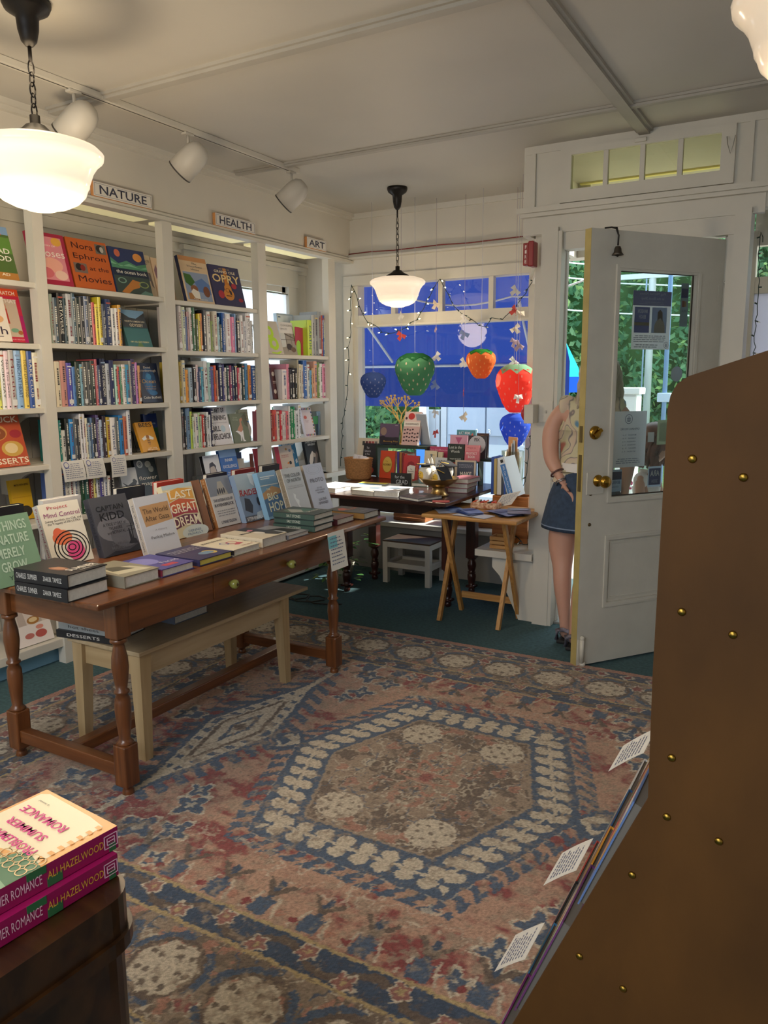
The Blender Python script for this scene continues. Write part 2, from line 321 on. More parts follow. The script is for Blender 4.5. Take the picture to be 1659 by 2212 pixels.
# ================================================================ OUTSIDE
struct('ground',MB().box(-40,40,4.47,60,-.25,-.02),mat('a5a29b',.9,noise=.2,nscale=2,name='pale_asphalt'))
struct('porch_ceiling_and_sun_mask',MB().box(-1.56,2.3,4.45,5.30,2.72,2.78).box(-.1,1.2,5.3,7,2.72,2.78).box(1.75,3,5.3,7,2.72,2.78).box(1.2,1.75,5.3,5.98,2.72,2.78).box(1.2,1.75,6.38,7,2.72,2.78),mat('fbf3b4',.6,noise=.1,nscale=4,stretch=(1,14,1),name='yellow_boards'))  # vestibule boards, plus unseen outer roof pieces added with a gap to shape the sun
struct('porch_beam',MB().box(-1.56,-.11,5.302,5.34,2.69,2.775),mat('e6dc8c',.6,name='yellow_paint'))
LEAFM=[thinmat(c,.45,'leaf') for c in ('86b084','70a27c','acd088','5c8c6c')]
def leaves(n,c,rx,ry,rz,s,seed,name,parent,mats=LEAFM,shell=.75):
    r=random.Random(seed); mb=MB()
    for i in range(n):
        while 1:
            p=Vector((r.uniform(-1,1),r.uniform(-1,1),r.uniform(-1,1)))
            if .1<p.length<=1: break
        k=shell+(1-shell)*r.random(); bump=1+.18*math.sin(7*p.x/p.length+seed)*math.sin(6*p.z/p.length+2*p.y)
        p=p.normalized()*k*bump; q=Vector((c[0]+p.x*rx,c[1]+p.y*ry,c[2]+p.z*rz))
        a=Vector((r.gauss(0,1),r.gauss(0,1),r.gauss(0,1))).normalized(); b=a.cross(Vector((r.gauss(0,1),r.gauss(0,1),r.gauss(0,1)))).normalized()
        l=s*r.uniform(.6,1.3); mi=r.choices(range(len(mats)),[4,4,2,3][:len(mats)])[0]
        mb.add([q-a*l,q+b*l*.45,q+a*l,q-b*l*.45],[(0,1,2,3)],mi)
    return mb.build(name,mats,parent)
def tree(x,y,h,r,label,seed,n=9000,s=.075):
    t=empty('tree',(x,y,-.2)); tag(t,label,'tree','trees across the street')
    MB().tube([(0,0,0),(.05,0,h*.3),(0,.05,h*.6)],[.16,.13,.08],10).build('trunk',mat('5d5448',.9,noise=.3),t)
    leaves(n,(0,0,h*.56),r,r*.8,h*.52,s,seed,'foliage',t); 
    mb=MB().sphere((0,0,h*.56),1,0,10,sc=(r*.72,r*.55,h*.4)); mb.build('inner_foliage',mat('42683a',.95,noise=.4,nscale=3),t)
tree(-9.8,13.5,5.5,2.0,'dense green tree seen at the far left of the display window, below the blue awning',3)
tree(-6.3,12.3,5.8,2.2,'green tree behind the grey utility cabinet outside the display window',4)
tree(-3.2,14,6.2,2.1,'tall green tree seen through the gap beside the open door',5,16000)
tree(-1.3,15.5,6.5,2.2,'bright green tree behind the utility pole, seen through the door glass',6,16000)
tree(.9,14,6.0,1.9,'green tree seen through the window at the right edge',8,9000)
tree(-13.5,14,5.5,2.4,'outermost green tree on the left, mostly hidden by the window frame',9,3500)
g=empty('hedge',(-3,17.5,-.2)); tag(g,'dark green hedge running behind all the trees across the street','hedge')
mb=MB()
for i in range(12): mb.sphere((-13+i*2.2,0,1.8+.3*math.sin(i*2)),1,0,8,sc=(1.7,.9,2.6))
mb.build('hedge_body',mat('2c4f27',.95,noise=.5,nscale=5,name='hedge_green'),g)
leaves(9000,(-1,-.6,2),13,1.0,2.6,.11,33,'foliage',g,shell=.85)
# grass verge
tag(MB().box(-20,10,10.5,60,-.05,-.01).build('grass_verge',mat('7f9a55',.95,noise=.3,nscale=9,name='grass')),None,None,None,'structure')
# awning over the display window
aw=empty('awning',(-2.4,5.5,2.6)); tag(aw,'royal blue fabric awning hanging outside over the display window','awning')
BLUE=thinmat('1f2f6a',.5,'awning_cloth')
MB().add([(-1.75,0,0),(.50,0,0),(.50,.85,-1.02),(-1.75,.85,-1.02),(-1.75,.85,-1.40),(.50,.85,-1.40)],[(0,1,2,3),(3,2,5,4)],0).build('canopy',BLUE,aw)
MB().add([(.50,0,0),(.50,.85,-1.02),(.50,.85,-1.40),(.50,.0,-1.15)],[(0,1,2,3)],0).build('side_panel',BLUE,aw)
MB().add([(-1.75,0,0),(-1.75,.85,-1.02),(-1.75,.85,-1.40),(-1.75,.0,-1.15)],[(3,2,1,0)],0).build('side_panel',BLUE,aw)
FR=mat('d9dde0',.4,name='white_tube')
MB().tube([(-1.75,.83,-1.04),(.48,.83,-1.04)],.012).build('front_rail',FR,aw)
MB().tube([(-1.24,.05,-.34),(-1.12,.8,-1.0)],.012).build('strut',FR,aw); MB().tube([(.35,.05,-.60),(.2,.8,-1.02)],.012).build('strut',FR,aw)
c=MB(); c.tube([(-.98+.15*i-.0*i,.25,-.40-.19*math.sin(PI*min(1,i/11))) if i<9 else (-.98+.15*i,.25,-.40-.19*math.sin(PI*i/13)) for i in range(14)],.007); c.build('cable',FR,aw)
# grey utility cabinet
u=empty('utility_cabinet',(-3.8,9,-.2)); tag(u,'big grey metal utility cabinet with the numbers 2 and 3 outside the display window','utility cabinet')
GM=mat('8b98a8',.5,noise=.06,name='grey_metal'); MB().box(-.45,.62,0,.7,0,2.0,bv=.02).build('body',GM,u)
MB().box(-.42,.08,-.02,.0,.95,1.95,bv=.006).box(.1,.6,-.02,0,.95,1.95,bv=.006).build('door_leaf',mat('98a5b5',.45),u)
text(u,'2',(-.02,-.03,1.0),.035,.07,'e8ebee',name='number'); text(u,'3',(.14,-.03,1.0),.035,.07,'e8ebee',name='number')
MB().box(-.85,-.6,.1,.3,.7,1.25,bv=.01).box(-.58,-.5,.1,.3,.2,1.6).build('meter_box',mat('b6bcc2',.5),u)
p=empty('sign_post',(-4.57,9,-.2)); tag(p,'white post with a blue board beside the utility cabinet','post')
MB().box(-.05,.05,-.04,.04,0,2.6).build('post',mat('e4e8ec',.5),p); MB().box(-.07,.07,-.08,-.05,.1,1.12).build('board',mat('2f78c0',.5),p)
p=empty('utility_pole',(-2.42,12,-.2)); tag(p,'weathered pale wooden utility pole across the street, seen through the door glass','pole')
MB().lathe([(.055,0),(.045,7)],14).build('pole',mat('c2c8ce',.8,noise=.2,nscale=9,stretch=(1,1,.2)),p); MB().tube([(-.08,-.02,0),(-.08,-.02,6)],.012).build('conduit',mat('8fa6c4',.5),p)
MB().box(-.55,.95,-.05,.05,3.05,3.12).build('crossarm',mat('c9d4dc',.7),p)
p=empty('lamp_post',(-1.63,9,-.2)); tag(p,'slim blue-grey metal lamp post seen through the right of the door glass','pole')
MB().lathe([(.026,0),(.022,6)],12).build('pole',mat('6c8cb4',.4,metal=.2),p); MB().box(-.07,.07,-.05,.05,1.38,1.48,bv=.01).build('junction_box',mat('aab8c8',.5),p)
for i,(z0,z1,lb) in enumerate(((3.15,2.74,'topmost'),(2.93,2.66,'second from top'),(2.46,2.30,'lowest level'))):
    tag(MB().tube([(-9,12.1,z0+.9),(-3.6,12,z0),(-2.9,12,z0-.12 if i<2 else z0-.08),(-.5,12,z1-.1),(4,12,z1-.2)],.012,6).build('overhead_wire',mat('e6eef2',.5)),lb+' of the pale overhead wires crossing in front of the trees','wire','overhead wires')
p=empty('patio_umbrella',(-2.93,8.1,-.2)); tag(p,'closed-down teal patio umbrella standing outside the doorway','umbrella')
MB().lathe([(.015,2.55),(.36,2.2),(.60,1.75),(.62,1.66)],8,smooth=False).build('canopy',thinmat('36b4c4',.5),p); MB().lathe([(.62,1.66),(.61,1.5)],8,smooth=False).build('valance',thinmat('2a5fd0',.5),p)
MB().lathe([(.02,0),(.02,2.6)],8).build('pole',mat('dddddd',.4),p); MB().lathe([(.25,.18),(.25,.24),(.03,.26)],16).build('base',mat('50555a',.6),p)
p=empty('newspaper_box',(-1.60,7.2,-.2)); tag(p,'white sunlit box standing outside beyond the standing woman','box')
MB().box(-.085,.085,-.1,.1,0,1.5,bv=.02).box(-.11,.11,-.12,.12,1.5,1.56,bv=.01).build('body',mat('eef0f0',.6),p)
p=empty('patio_chair',(-3.0,7.6,-.2)); tag(p,'white folding patio chair in the sun outside the display window','chair')
CH=mat('b8c4cc',.5); MB().box(-.22,.22,-.22,.22,.42,.45).build('seat',CH,p); MB().box(-.22,.22,.2,.23,.5,.95).build('backrest',CH,p)
for a in (-1,1):
    for b in (-1,1): MB().box(a*.2-.015,a*.2+.015,b*.2-.015,b*.2+.015,0,.43).build('leg',CH,p)
# ================================================================ RUG
def vn(x,y,seed,ax=1,ay=1):
    rs=np.random.RandomState(seed); G=rs.rand(256,256)
    x=x*ax+300.3; y=y*ay+300.7; xi=np.floor(x).astype(int); yi=np.floor(y).astype(int); fx=x-xi; fy=y-yi
    fx=fx*fx*(3-2*fx); fy=fy*fy*(3-2*fy); g=lambda a,b:G[a%256,b%256]
    return (g(xi,yi)*(1-fx)+g(xi+1,yi)*fx)*(1-fy)+(g(xi,yi+1)*(1-fx)+g(xi+1,yi+1)*fx)*fy
def fb(x,y,s,f,ax=1,ay=1):
    return .5*vn(x,y,s,f*ax,f*ay)+.3*vn(x,y,s+1,f*2.1*ax,f*2.1*ay)+.2*vn(x,y,s+2,f*4.3*ax,f*4.3*ay)
def rug():
    A,B=1.875,1.405; st=.0045; nx=int(2*A/st); ny=int(2*B/st)
    X,Y=np.meshgrid(np.linspace(-A,A,nx),np.linspace(-B,B,ny),indexing='ij')
    jx=(fb(X,Y,11,55)-.5)*.020; jy=(fb(X,Y,21,55)-.5)*.020
    u=X+jx; v=Y+jy; au=np.abs(u); av=np.abs(v)
    P={k:np.array(hexc(c)[:3]) for k,c in dict(pink='ac8a76',red='80393a',blue='47586e',dblue='3a4a60',cream='bdb29f',brown='62544a',tan='948472',gold='a8946c',salmon='a87866').items()}
    C=np.zeros(X.shape+(3,)); 
    def put(mask,c,a=1.0):
        mm=(mask*a)[...,None] if mask.dtype!=bool else (mask.astype(float)*a)[...,None]
        C[:]=C*(1-mm)+P[c]*mm
    n1=fb(X,Y,31,5,1,2.4); n2=fb(X,Y,41,26); n3=fb(X,Y,51,70)
    C[:]=P['pink']; red=np.clip((n1*.62+n2*.38-.50)*9,0,1); put(red,'red',.95); put(np.clip((fb(X,Y,61,18)-.58)*8,0,1),'tan',.6)
    # stray ornament in the field
    cont=fb(X,Y,71,11)
    # medallion
    h=np.maximum(av-.585,(au-.57+av*.376)*.936)
    s=np.where(av-.585>(au-.57+av*.376)*.936,u,v*1.07)
    sg=np.sign(u*v+1e-9); sh=s+np.where(h>.022,(h-.022)*1.1,0)
    put((h>0)&(h<.066)&(np.mod(sh,.068)<.030),'blue'); put((h>.046)&(h<.068)&(np.mod(sh,.068)<.052),'blue')
    put((h>-.165)&(h<=.004),'blue'); put((h>.004)&(h<.009)&(np.mod(sh,.068)<.036),'cream',.6)
    for row in (-.048,-.108):
        ds=(np.mod(s+.0*row,.079)/.079-.5)*.079; put(np.hypot(ds*.92,h-row)<.0275,'cream')
    put((np.abs(h+.078)<.007),'cream'); put((np.abs(h+.160)<.006),'tan')
    ins=h<-.165
    put(ins,'tan',.92); put(ins&(fb(X,Y,81,9)+(n2-.5)*.6>.46),'brown',.9)
    ln=np.abs(fb(np.abs(X),np.abs(Y),91,13)-.5); put(ins&(ln<.020),'cream',.8); put(ins&(np.abs(fb(np.abs(X),np.abs(Y),95,10)-.45)<.014),'blue',.8)
    fl=fb(np.abs(X),np.abs(Y),97,16); put(ins&(fl>.69),'salmon',.7); put(ins&(np.abs(fl-.66)<.014),'cream',.8)
    r0=np.hypot(u,v*.9); pet=.085+.03*np.cos(6*np.arctan2(v,u)); put(ins&(np.abs(r0-pet)<.010),'salmon'); put(r0<.028,'red',.7)
    def roundel(cu,cv,r,msk=None):
        q=np.hypot(u-cu,v-cv); a=np.arctan2(v-cv,u-cu)
        ok=(q<r)&((a%(PI/3)>-1)); put(ok,'cream')
        for rr,nn,ph in ((r*.55,6,0),(r*.80,5,.3)):
            for k in range(nn):
                t=2*PI*k/nn+ph+cu*7; put(np.hypot(u-cu-rr*math.cos(t),(v-cv-rr*math.sin(t)))<r*.10,'brown',.85)
        put(np.hypot(u-cu,v-cv)<r*.12,'brown',.8)
    for su in (-1,1):
        for sv in (-1,1): roundel(su*.175,sv*.31,.082)
    for su in (-1,1):
        q=np.abs(u-su*.625)+np.abs(v)*.85; put(q<.088,'blue'); put(q<.060,'cream')
        put((np.abs(au-.72)<.02)&(np.abs(av-.0)<.02),'blue')
    # long side medallions
    L=np.abs(au-.87)/.19+av/.64; hk=np.mod(v+.5*np.abs(au-.87),.085)<.045
    put((L>=1)&(np.abs(au-.87)<.19*(1-av/.64)+.075)&(av<.62)&hk,'blue'); put(L<1.0,'blue'); put((L<.84),'cream'); put((L<.78)&(np.mod(av,.075)<.03)&(L>.62),'blue')
    put(np.abs(L-.52)<.05,'brown'); put(L<.46,'cream'); put(np.abs(L-.2)<.045,'blue'); put((np.abs(au-.87)+av<.035),'brown')
    put((np.abs(au-.87)<.014)&(av<.78)&(av>.3),'cream'); put((np.abs(au-.87)<.04)&(np.abs(au-.87)>.014)&(av<.80)&(av>.55)&hk,'blue')
    # corner sprays
    for (cu,cv,r) in ((.62,.56,.055),(.66,.47,.04),(.56,.70,.05),(.68,.74,.06),(.76,.86,.06),(.50,.84,.035),(1.12,.62,.07),(1.18,.30,.05),(1.16,.0,.06),(1.05,.78,.07)):
        q=np.abs(au-cu)+np.abs(av-cv); q=q*(1+.35*np.sin(4*np.arctan2(av-cv,au-cu))); put(q<r,'blue'); put(np.abs(q-r*1.15)<.006,'cream'); put(q<r*.35,'cream',.8)
    band=np.abs((au-.60)-(av-.50)*-.0)-.0
    # rows of little trees along the long sides
    uu=(np.mod(u,.165)-.0825); 
    put((np.abs(uu)<.011)&(av>.735)&(av<.885),'dblue'); put((np.abs(uu)<.030)&(av>.815)&(av<.885),'blue'); put((np.abs(np.abs(uu)-(.80-av)*.75)<.011)&(av>.735)&(av<.80),'brown'); put((np.abs(np.abs(uu)-.03-(av-.80)*.3)<.005)&(av>.80)&(av<.885),'cream',.8)
    for sh2,c in ((.05,'red'),(.10,'salmon')): put(np.hypot(np.mod(u+sh2,.165)-.0825,av-.855)<.014,c)
    put((au>.95)&(au<1.36)&(av<.88)&(np.abs(cont-.55)<.02),'blue',.8); put((av>.62)&(av<.74)&(np.abs(fb(X,Y,75,14)-.5)<.02),'cream',.6)
    # borders
    d=np.minimum(A-au,B-av); s=np.where(A-au<B-av,v,u)
    bd=d<.51; put(bd,'brown')
    put((d>.40)&(d<.50),'dblue'); vine=.45+.028*np.sin(s*2*PI/.27); put(np.abs(d-vine)<.013,'brown'); 
    for ph in (0,.135): 
        q=np.hypot(np.mod(s+ph,.27)-.135,d-(.43 if ph else .47)); a=np.arctan2(np.mod(s+ph,.27)-.135,d-(.43 if ph else .47)); q=q*(1+.2*np.cos(5*a)); put(q<.030,'cream'); put(q<.024,'red',.8); put(q<.009,'gold')
    put((np.abs(d-.505)<.006)|(np.abs(d-.398)<.006)|(np.abs(d-.112)<.006),'gold')
    mn=(d>.118)&(d<.392); put(mn,'tan',.75); put(mn&(fb(X,Y,101,12)>.53),'brown',.7); put(mn&(np.abs(fb(X,Y,103,13)-.5)<.018),'cream',.8)
    put(mn&(fb(X,Y,105,20)>.64),'salmon',.8); put(mn&(np.abs(fb(X,Y,107,9)-.5)<.016),'blue',.9)
    k=np.mod(s+.02,.255)-.1275; q=np.hypot(k,d-.255); a=np.arctan2(d-.255,k)
    put((np.abs(q-.115)<.010)&(np.sin(a*3+1)>-.6),'blue'); put((np.abs(q-.098)<.006),'brown')
    okc=(q<.086+.006*np.sin(7*a)); put(okc,'cream')
    for rr,nn in ((.045,5),(.070,7)):
        for t in range(nn):
            w=2*PI*t/nn; put(okc&(np.hypot(k-rr*math.cos(w),d-.255-rr*math.sin(w))<.009),'brown',.9)
    k2=np.mod(s+.1475,.255)-.1275; q=np.hypot(k2,(d-.19)); q=q*(1+.25*np.cos(5*np.arctan2(d-.19,k2))); put(q<.030,'cream'); put(q<.023,'red',.9)
    gd=(d>.04)&(d<.106); put(gd,'dblue',.8); kk=np.mod(s,.12)-.06; put(gd&(np.abs(np.abs(kk)+np.abs(d-.073)-.032)<.007),'cream',.8); put(gd&(np.abs(kk)+np.abs(d-.073)<.022),'red',.9)
    put(d<.04,'salmon',.8)
    # wear : the pile is flecked and worn
    fl=fb(X,Y,121,60); fl2=fb(X,Y,131,6); put(np.clip((fl-.60+(fl2-.5)*.5)*7,0,1),'tan',.75); put(np.clip((fb(X,Y,141,75)-.66)*8,0,1),'brown',.6)
    rs=np.random.RandomState(5); C*= (0.72+.5*rs.rand(*X.shape))[...,None]; C=np.clip(C,0,1)
    Z=.012+.0022*rs.rand(*X.shape)
    V=np.stack([X,Y,Z],-1).reshape(-1,3); idx=np.arange(nx*ny).reshape(nx,ny)
    F=np.stack([idx[:-1,:-1],idx[1:,:-1],idx[1:,1:],idx[:-1,1:]],-1).reshape(-1,4)
    me=bpy.data.meshes.new('area_rug'); me.vertices.add(len(V)); me.vertices.foreach_set('co',V.ravel()); me.loops.add(F.size); me.loops.foreach_set('vertex_index',F.ravel())
    me.polygons.add(len(F)); me.polygons.foreach_set('loop_start',np.arange(0,F.size,4)); me.polygons.foreach_set('loop_total',np.full(len(F),4)); me.update()
    at=me.color_attributes.new('pattern','FLOAT_COLOR','POINT'); at.data.foreach_set('color',np.concatenate([C.reshape(-1,3),np.ones((len(V),1))],1).ravel())
    m=bpy.data.materials.new('rug_pile'); m.use_nodes=True; t=m.node_tree; b=t.nodes['Principled BSDF']; a=t.nodes.new('ShaderNodeAttribute'); a.attribute_name='pattern'
    t.links.new(a.outputs['Color'],b.inputs['Base Color']); b.inputs['Roughness'].default_value=.95; b.inputs['Sheen Weight'].default_value=.15
    n=t.nodes.new('ShaderNodeTexNoise'); n.inputs['Scale'].default_value=350; tc=t.nodes.new('ShaderNodeTexCoord'); t.links.new(tc.outputs['Object'],n.inputs[0])
    bp=t.nodes.new('ShaderNodeBump'); bp.inputs['Strength'].default_value=.5; bp.inputs['Distance'].default_value=.004; t.links.new(n.outputs[0],bp.inputs['Height']); t.links.new(bp.outputs[0],b.inputs['Normal'])
    me.materials.append(m); o=bpy.data.objects.new('area_rug',me); COL.objects.link(o); o.location=(-1.192,2.37,0)
    tag(o,'large worn oriental rug in salmon, blue and cream on the green carpet','rug')
    MB().box(-A,A,-B,B,.0005,.0118).build('backing',mat('7a6a58',.9),o)
rug()
# ================================================================ BUILT-IN BOOKCASE
BC=empty('bookcase',(XF,0,0)); tag(BC,'white built-in bookcase filling the left wall below the NATURE, HEALTH and ART signs','bookcase')
POST=[(1.70,1.76),(2.535,2.595),(3.375,3.45),(4.22,4.305),(5.05,5.14)]
for a,b in POST: MB().box(-.055,0,a,b,0,2.338).build('post',WHITE,BC)
SH=[1.912,1.628,1.318,1.036,.745]
for i in range(4):
    a=POST[i][1]; b=POST[i+1][0]
    for k,z in enumerate(SH):
        if k==0 and i==3: continue
        z+={0:(.005,.0,.002,.004,.01),1:(.006,.008,.003,.003,.01),2:(0,-.004,-.002,-.002,0),3:(0,-.006,-.008,-.014,-.01)}[i][k]
        MB().box(-.40,-.012,a-.02,b+.02,z-.026,z,bv=.003).build('shelf',WHITE,BC)
        if k and not(i==0 and k<2):
            # curved bracket against the far post
            pts=[(-.40,0),(-.055,0)]+[(-.055-.0-.30*(1-math.cos(t*PI/16)),-.03-.16*math.sin(t*PI/16)) for t in range(1,9)][::1]
            pts=[(-.40,-.03),(-.06,-.03),(-.06,-.045)]+[(-.06-.24*(t/8)**.6*1.0,-.045-.13*(t/8)**2) for t in range(1,9)]+[(-.40,-.175)]
            mb=MB().prism([(x,z+zz) for x,zz in pts],b-.01,b+.008); fixn(mb.build('bracket',WHITE,BC))
    MB().box(-.40,-.012,a-.02,b+.02,.09,.135,bv=.003).build('shelf',WHITE,BC)
MB().box(-.40,-.08,1.7,5.1,.0,.09).build('toe_kick',mat('7fa8bc',.6,name='pale_blue_board'),BC)
MB().box(-.40,.02,4.95,5.33,.70,.735).build('ledge',WHITE,BC)
for i in range(4):
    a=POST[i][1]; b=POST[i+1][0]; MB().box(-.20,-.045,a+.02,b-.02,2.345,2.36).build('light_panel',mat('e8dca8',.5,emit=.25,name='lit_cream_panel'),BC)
MB().box(-.03,-.0,-1.5,1.7,.0,2.338).build('end_panel',WHITE,BC)
# ---- shelved books
BN=dict(b1='leftmost bay',b2='NATURE bay',b3='HEALTH bay',b4='ART bay'); SN=dict(s2='second shelf',s3='third shelf',s4='fourth shelf',s5='fifth shelf')
ORD='first second third fourth fifth sixth seventh eighth ninth tenth eleventh twelfth thirteenth fourteenth fifteenth sixteenth seventeenth eighteenth nineteenth twentieth twenty-first twenty-second twenty-third twenty-fourth twenty-fifth twenty-sixth twenty-seventh twenty-eighth twenty-ninth'.split()
PAL=dict(black='17181c',charcoal='3a3c42',grey='8d9094',white='dfe0e0',cream='dcd3b8',red='c43a38',coral='dc6055',maroon='7a2a34',orange='dc8434',yellow='e2cf3c',lime='b4c83c',green='3f7d4c',teal='3f7d86',navy='26305c',blue='3060b0',**{'dark green':'233a2e','slate blue':'566a8c','pale blue':'a4c0d8','pink':'dc86a8','purple':'6a489a','brown':'7a5544','tan':'c29a6c','mint':'b0d4c4','indigo':'443c88'})
def cname(h):
    r=[int(h[i:i+2],16) for i in (0,2,4)]
    return min(PAL,key=lambda k:sum((a-int(PAL[k][i*2:i*2+2],16))**2 for i,a in enumerate(r)))
def spine_book(Yc,T,H,col,txt,z,label,group,seed):
    r=random.Random(seed); T=max(T-.0012,.008); D=r.uniform(.14,.17); y0=r.uniform(0,.012)
    mb=MB(); e=.0022; bulge=.002
    mb.prism([(-T/2,.004),(-T/4,-bulge*.6),(0,-bulge),(T/4,-bulge*.6),(T/2,.004),(T/2,.008),(-T/2,.008)],0,H,0,plane='xy')
    mb.box(-T/2,-T/2+e,.006,D,0,H).box(T/2-e,T/2,.006,D,0,H)
    dark=sum(int(col[i:i+2],16) for i in (0,2,4))<360
    ink=('e9e6da' if dark else ('2a2c38','7a2c34','2c4a78','3c3c3c')[seed%4]); band=('c9b26a','d8d8d8','8aa0c0','b0503c')[seed%4]
    mats=[cm(col),cm(ink),cm(band)]
    def mark(x0,x1,z0,z1,mi): mb.add([(x0,-bulge-.0004,z0),(x1,-bulge-.0004,z0),(x1,-bulge-.0004,z1),(x0,-bulge-.0004,z1)],[(0,1,2,3)],mi)
    if seed%3==0: mark(-T*.42,T*.42,H*.90,H*.93,2)
    if seed%4==1: mark(-T*.42,T*.42,H*.06,H*.16,2)
    mark(-T*.16,T*.16,H*.03,H*.05,1)
    if txt=='-':
        zz=H*r.uniform(.8,.9); end=H*r.uniform(.42,.55); wd=T*r.uniform(.14,.24)
        while zz>end: l=r.uniform(.004,.010); mark(-wd,wd*r.uniform(.5,1),zz-l,zz,1); zz-=l+.003
        zz=H*.36
        while zz>H*.16: l=r.uniform(.003,.007); mark(-wd*.6,wd*.6,zz-l,zz,1); zz-=l+.002
    o=mb.build('book',mats)
    MB().box(-T/2+e,T/2-e,.008,D-.004,.003,H-.004).build('pages',PAPER,o)
    if txt!='-': text(o,txt,(0,-bulge-.0008,H*.52),H*.66,T*.50,ink,SPINEF,'spine_lettering')
    o.matrix_world=Matrix.Translation((-3.41+y0*0-.0,Yc,z))@Matrix.Rotation(PI/2,4,'Z')
    tag(o,label,'book',group)
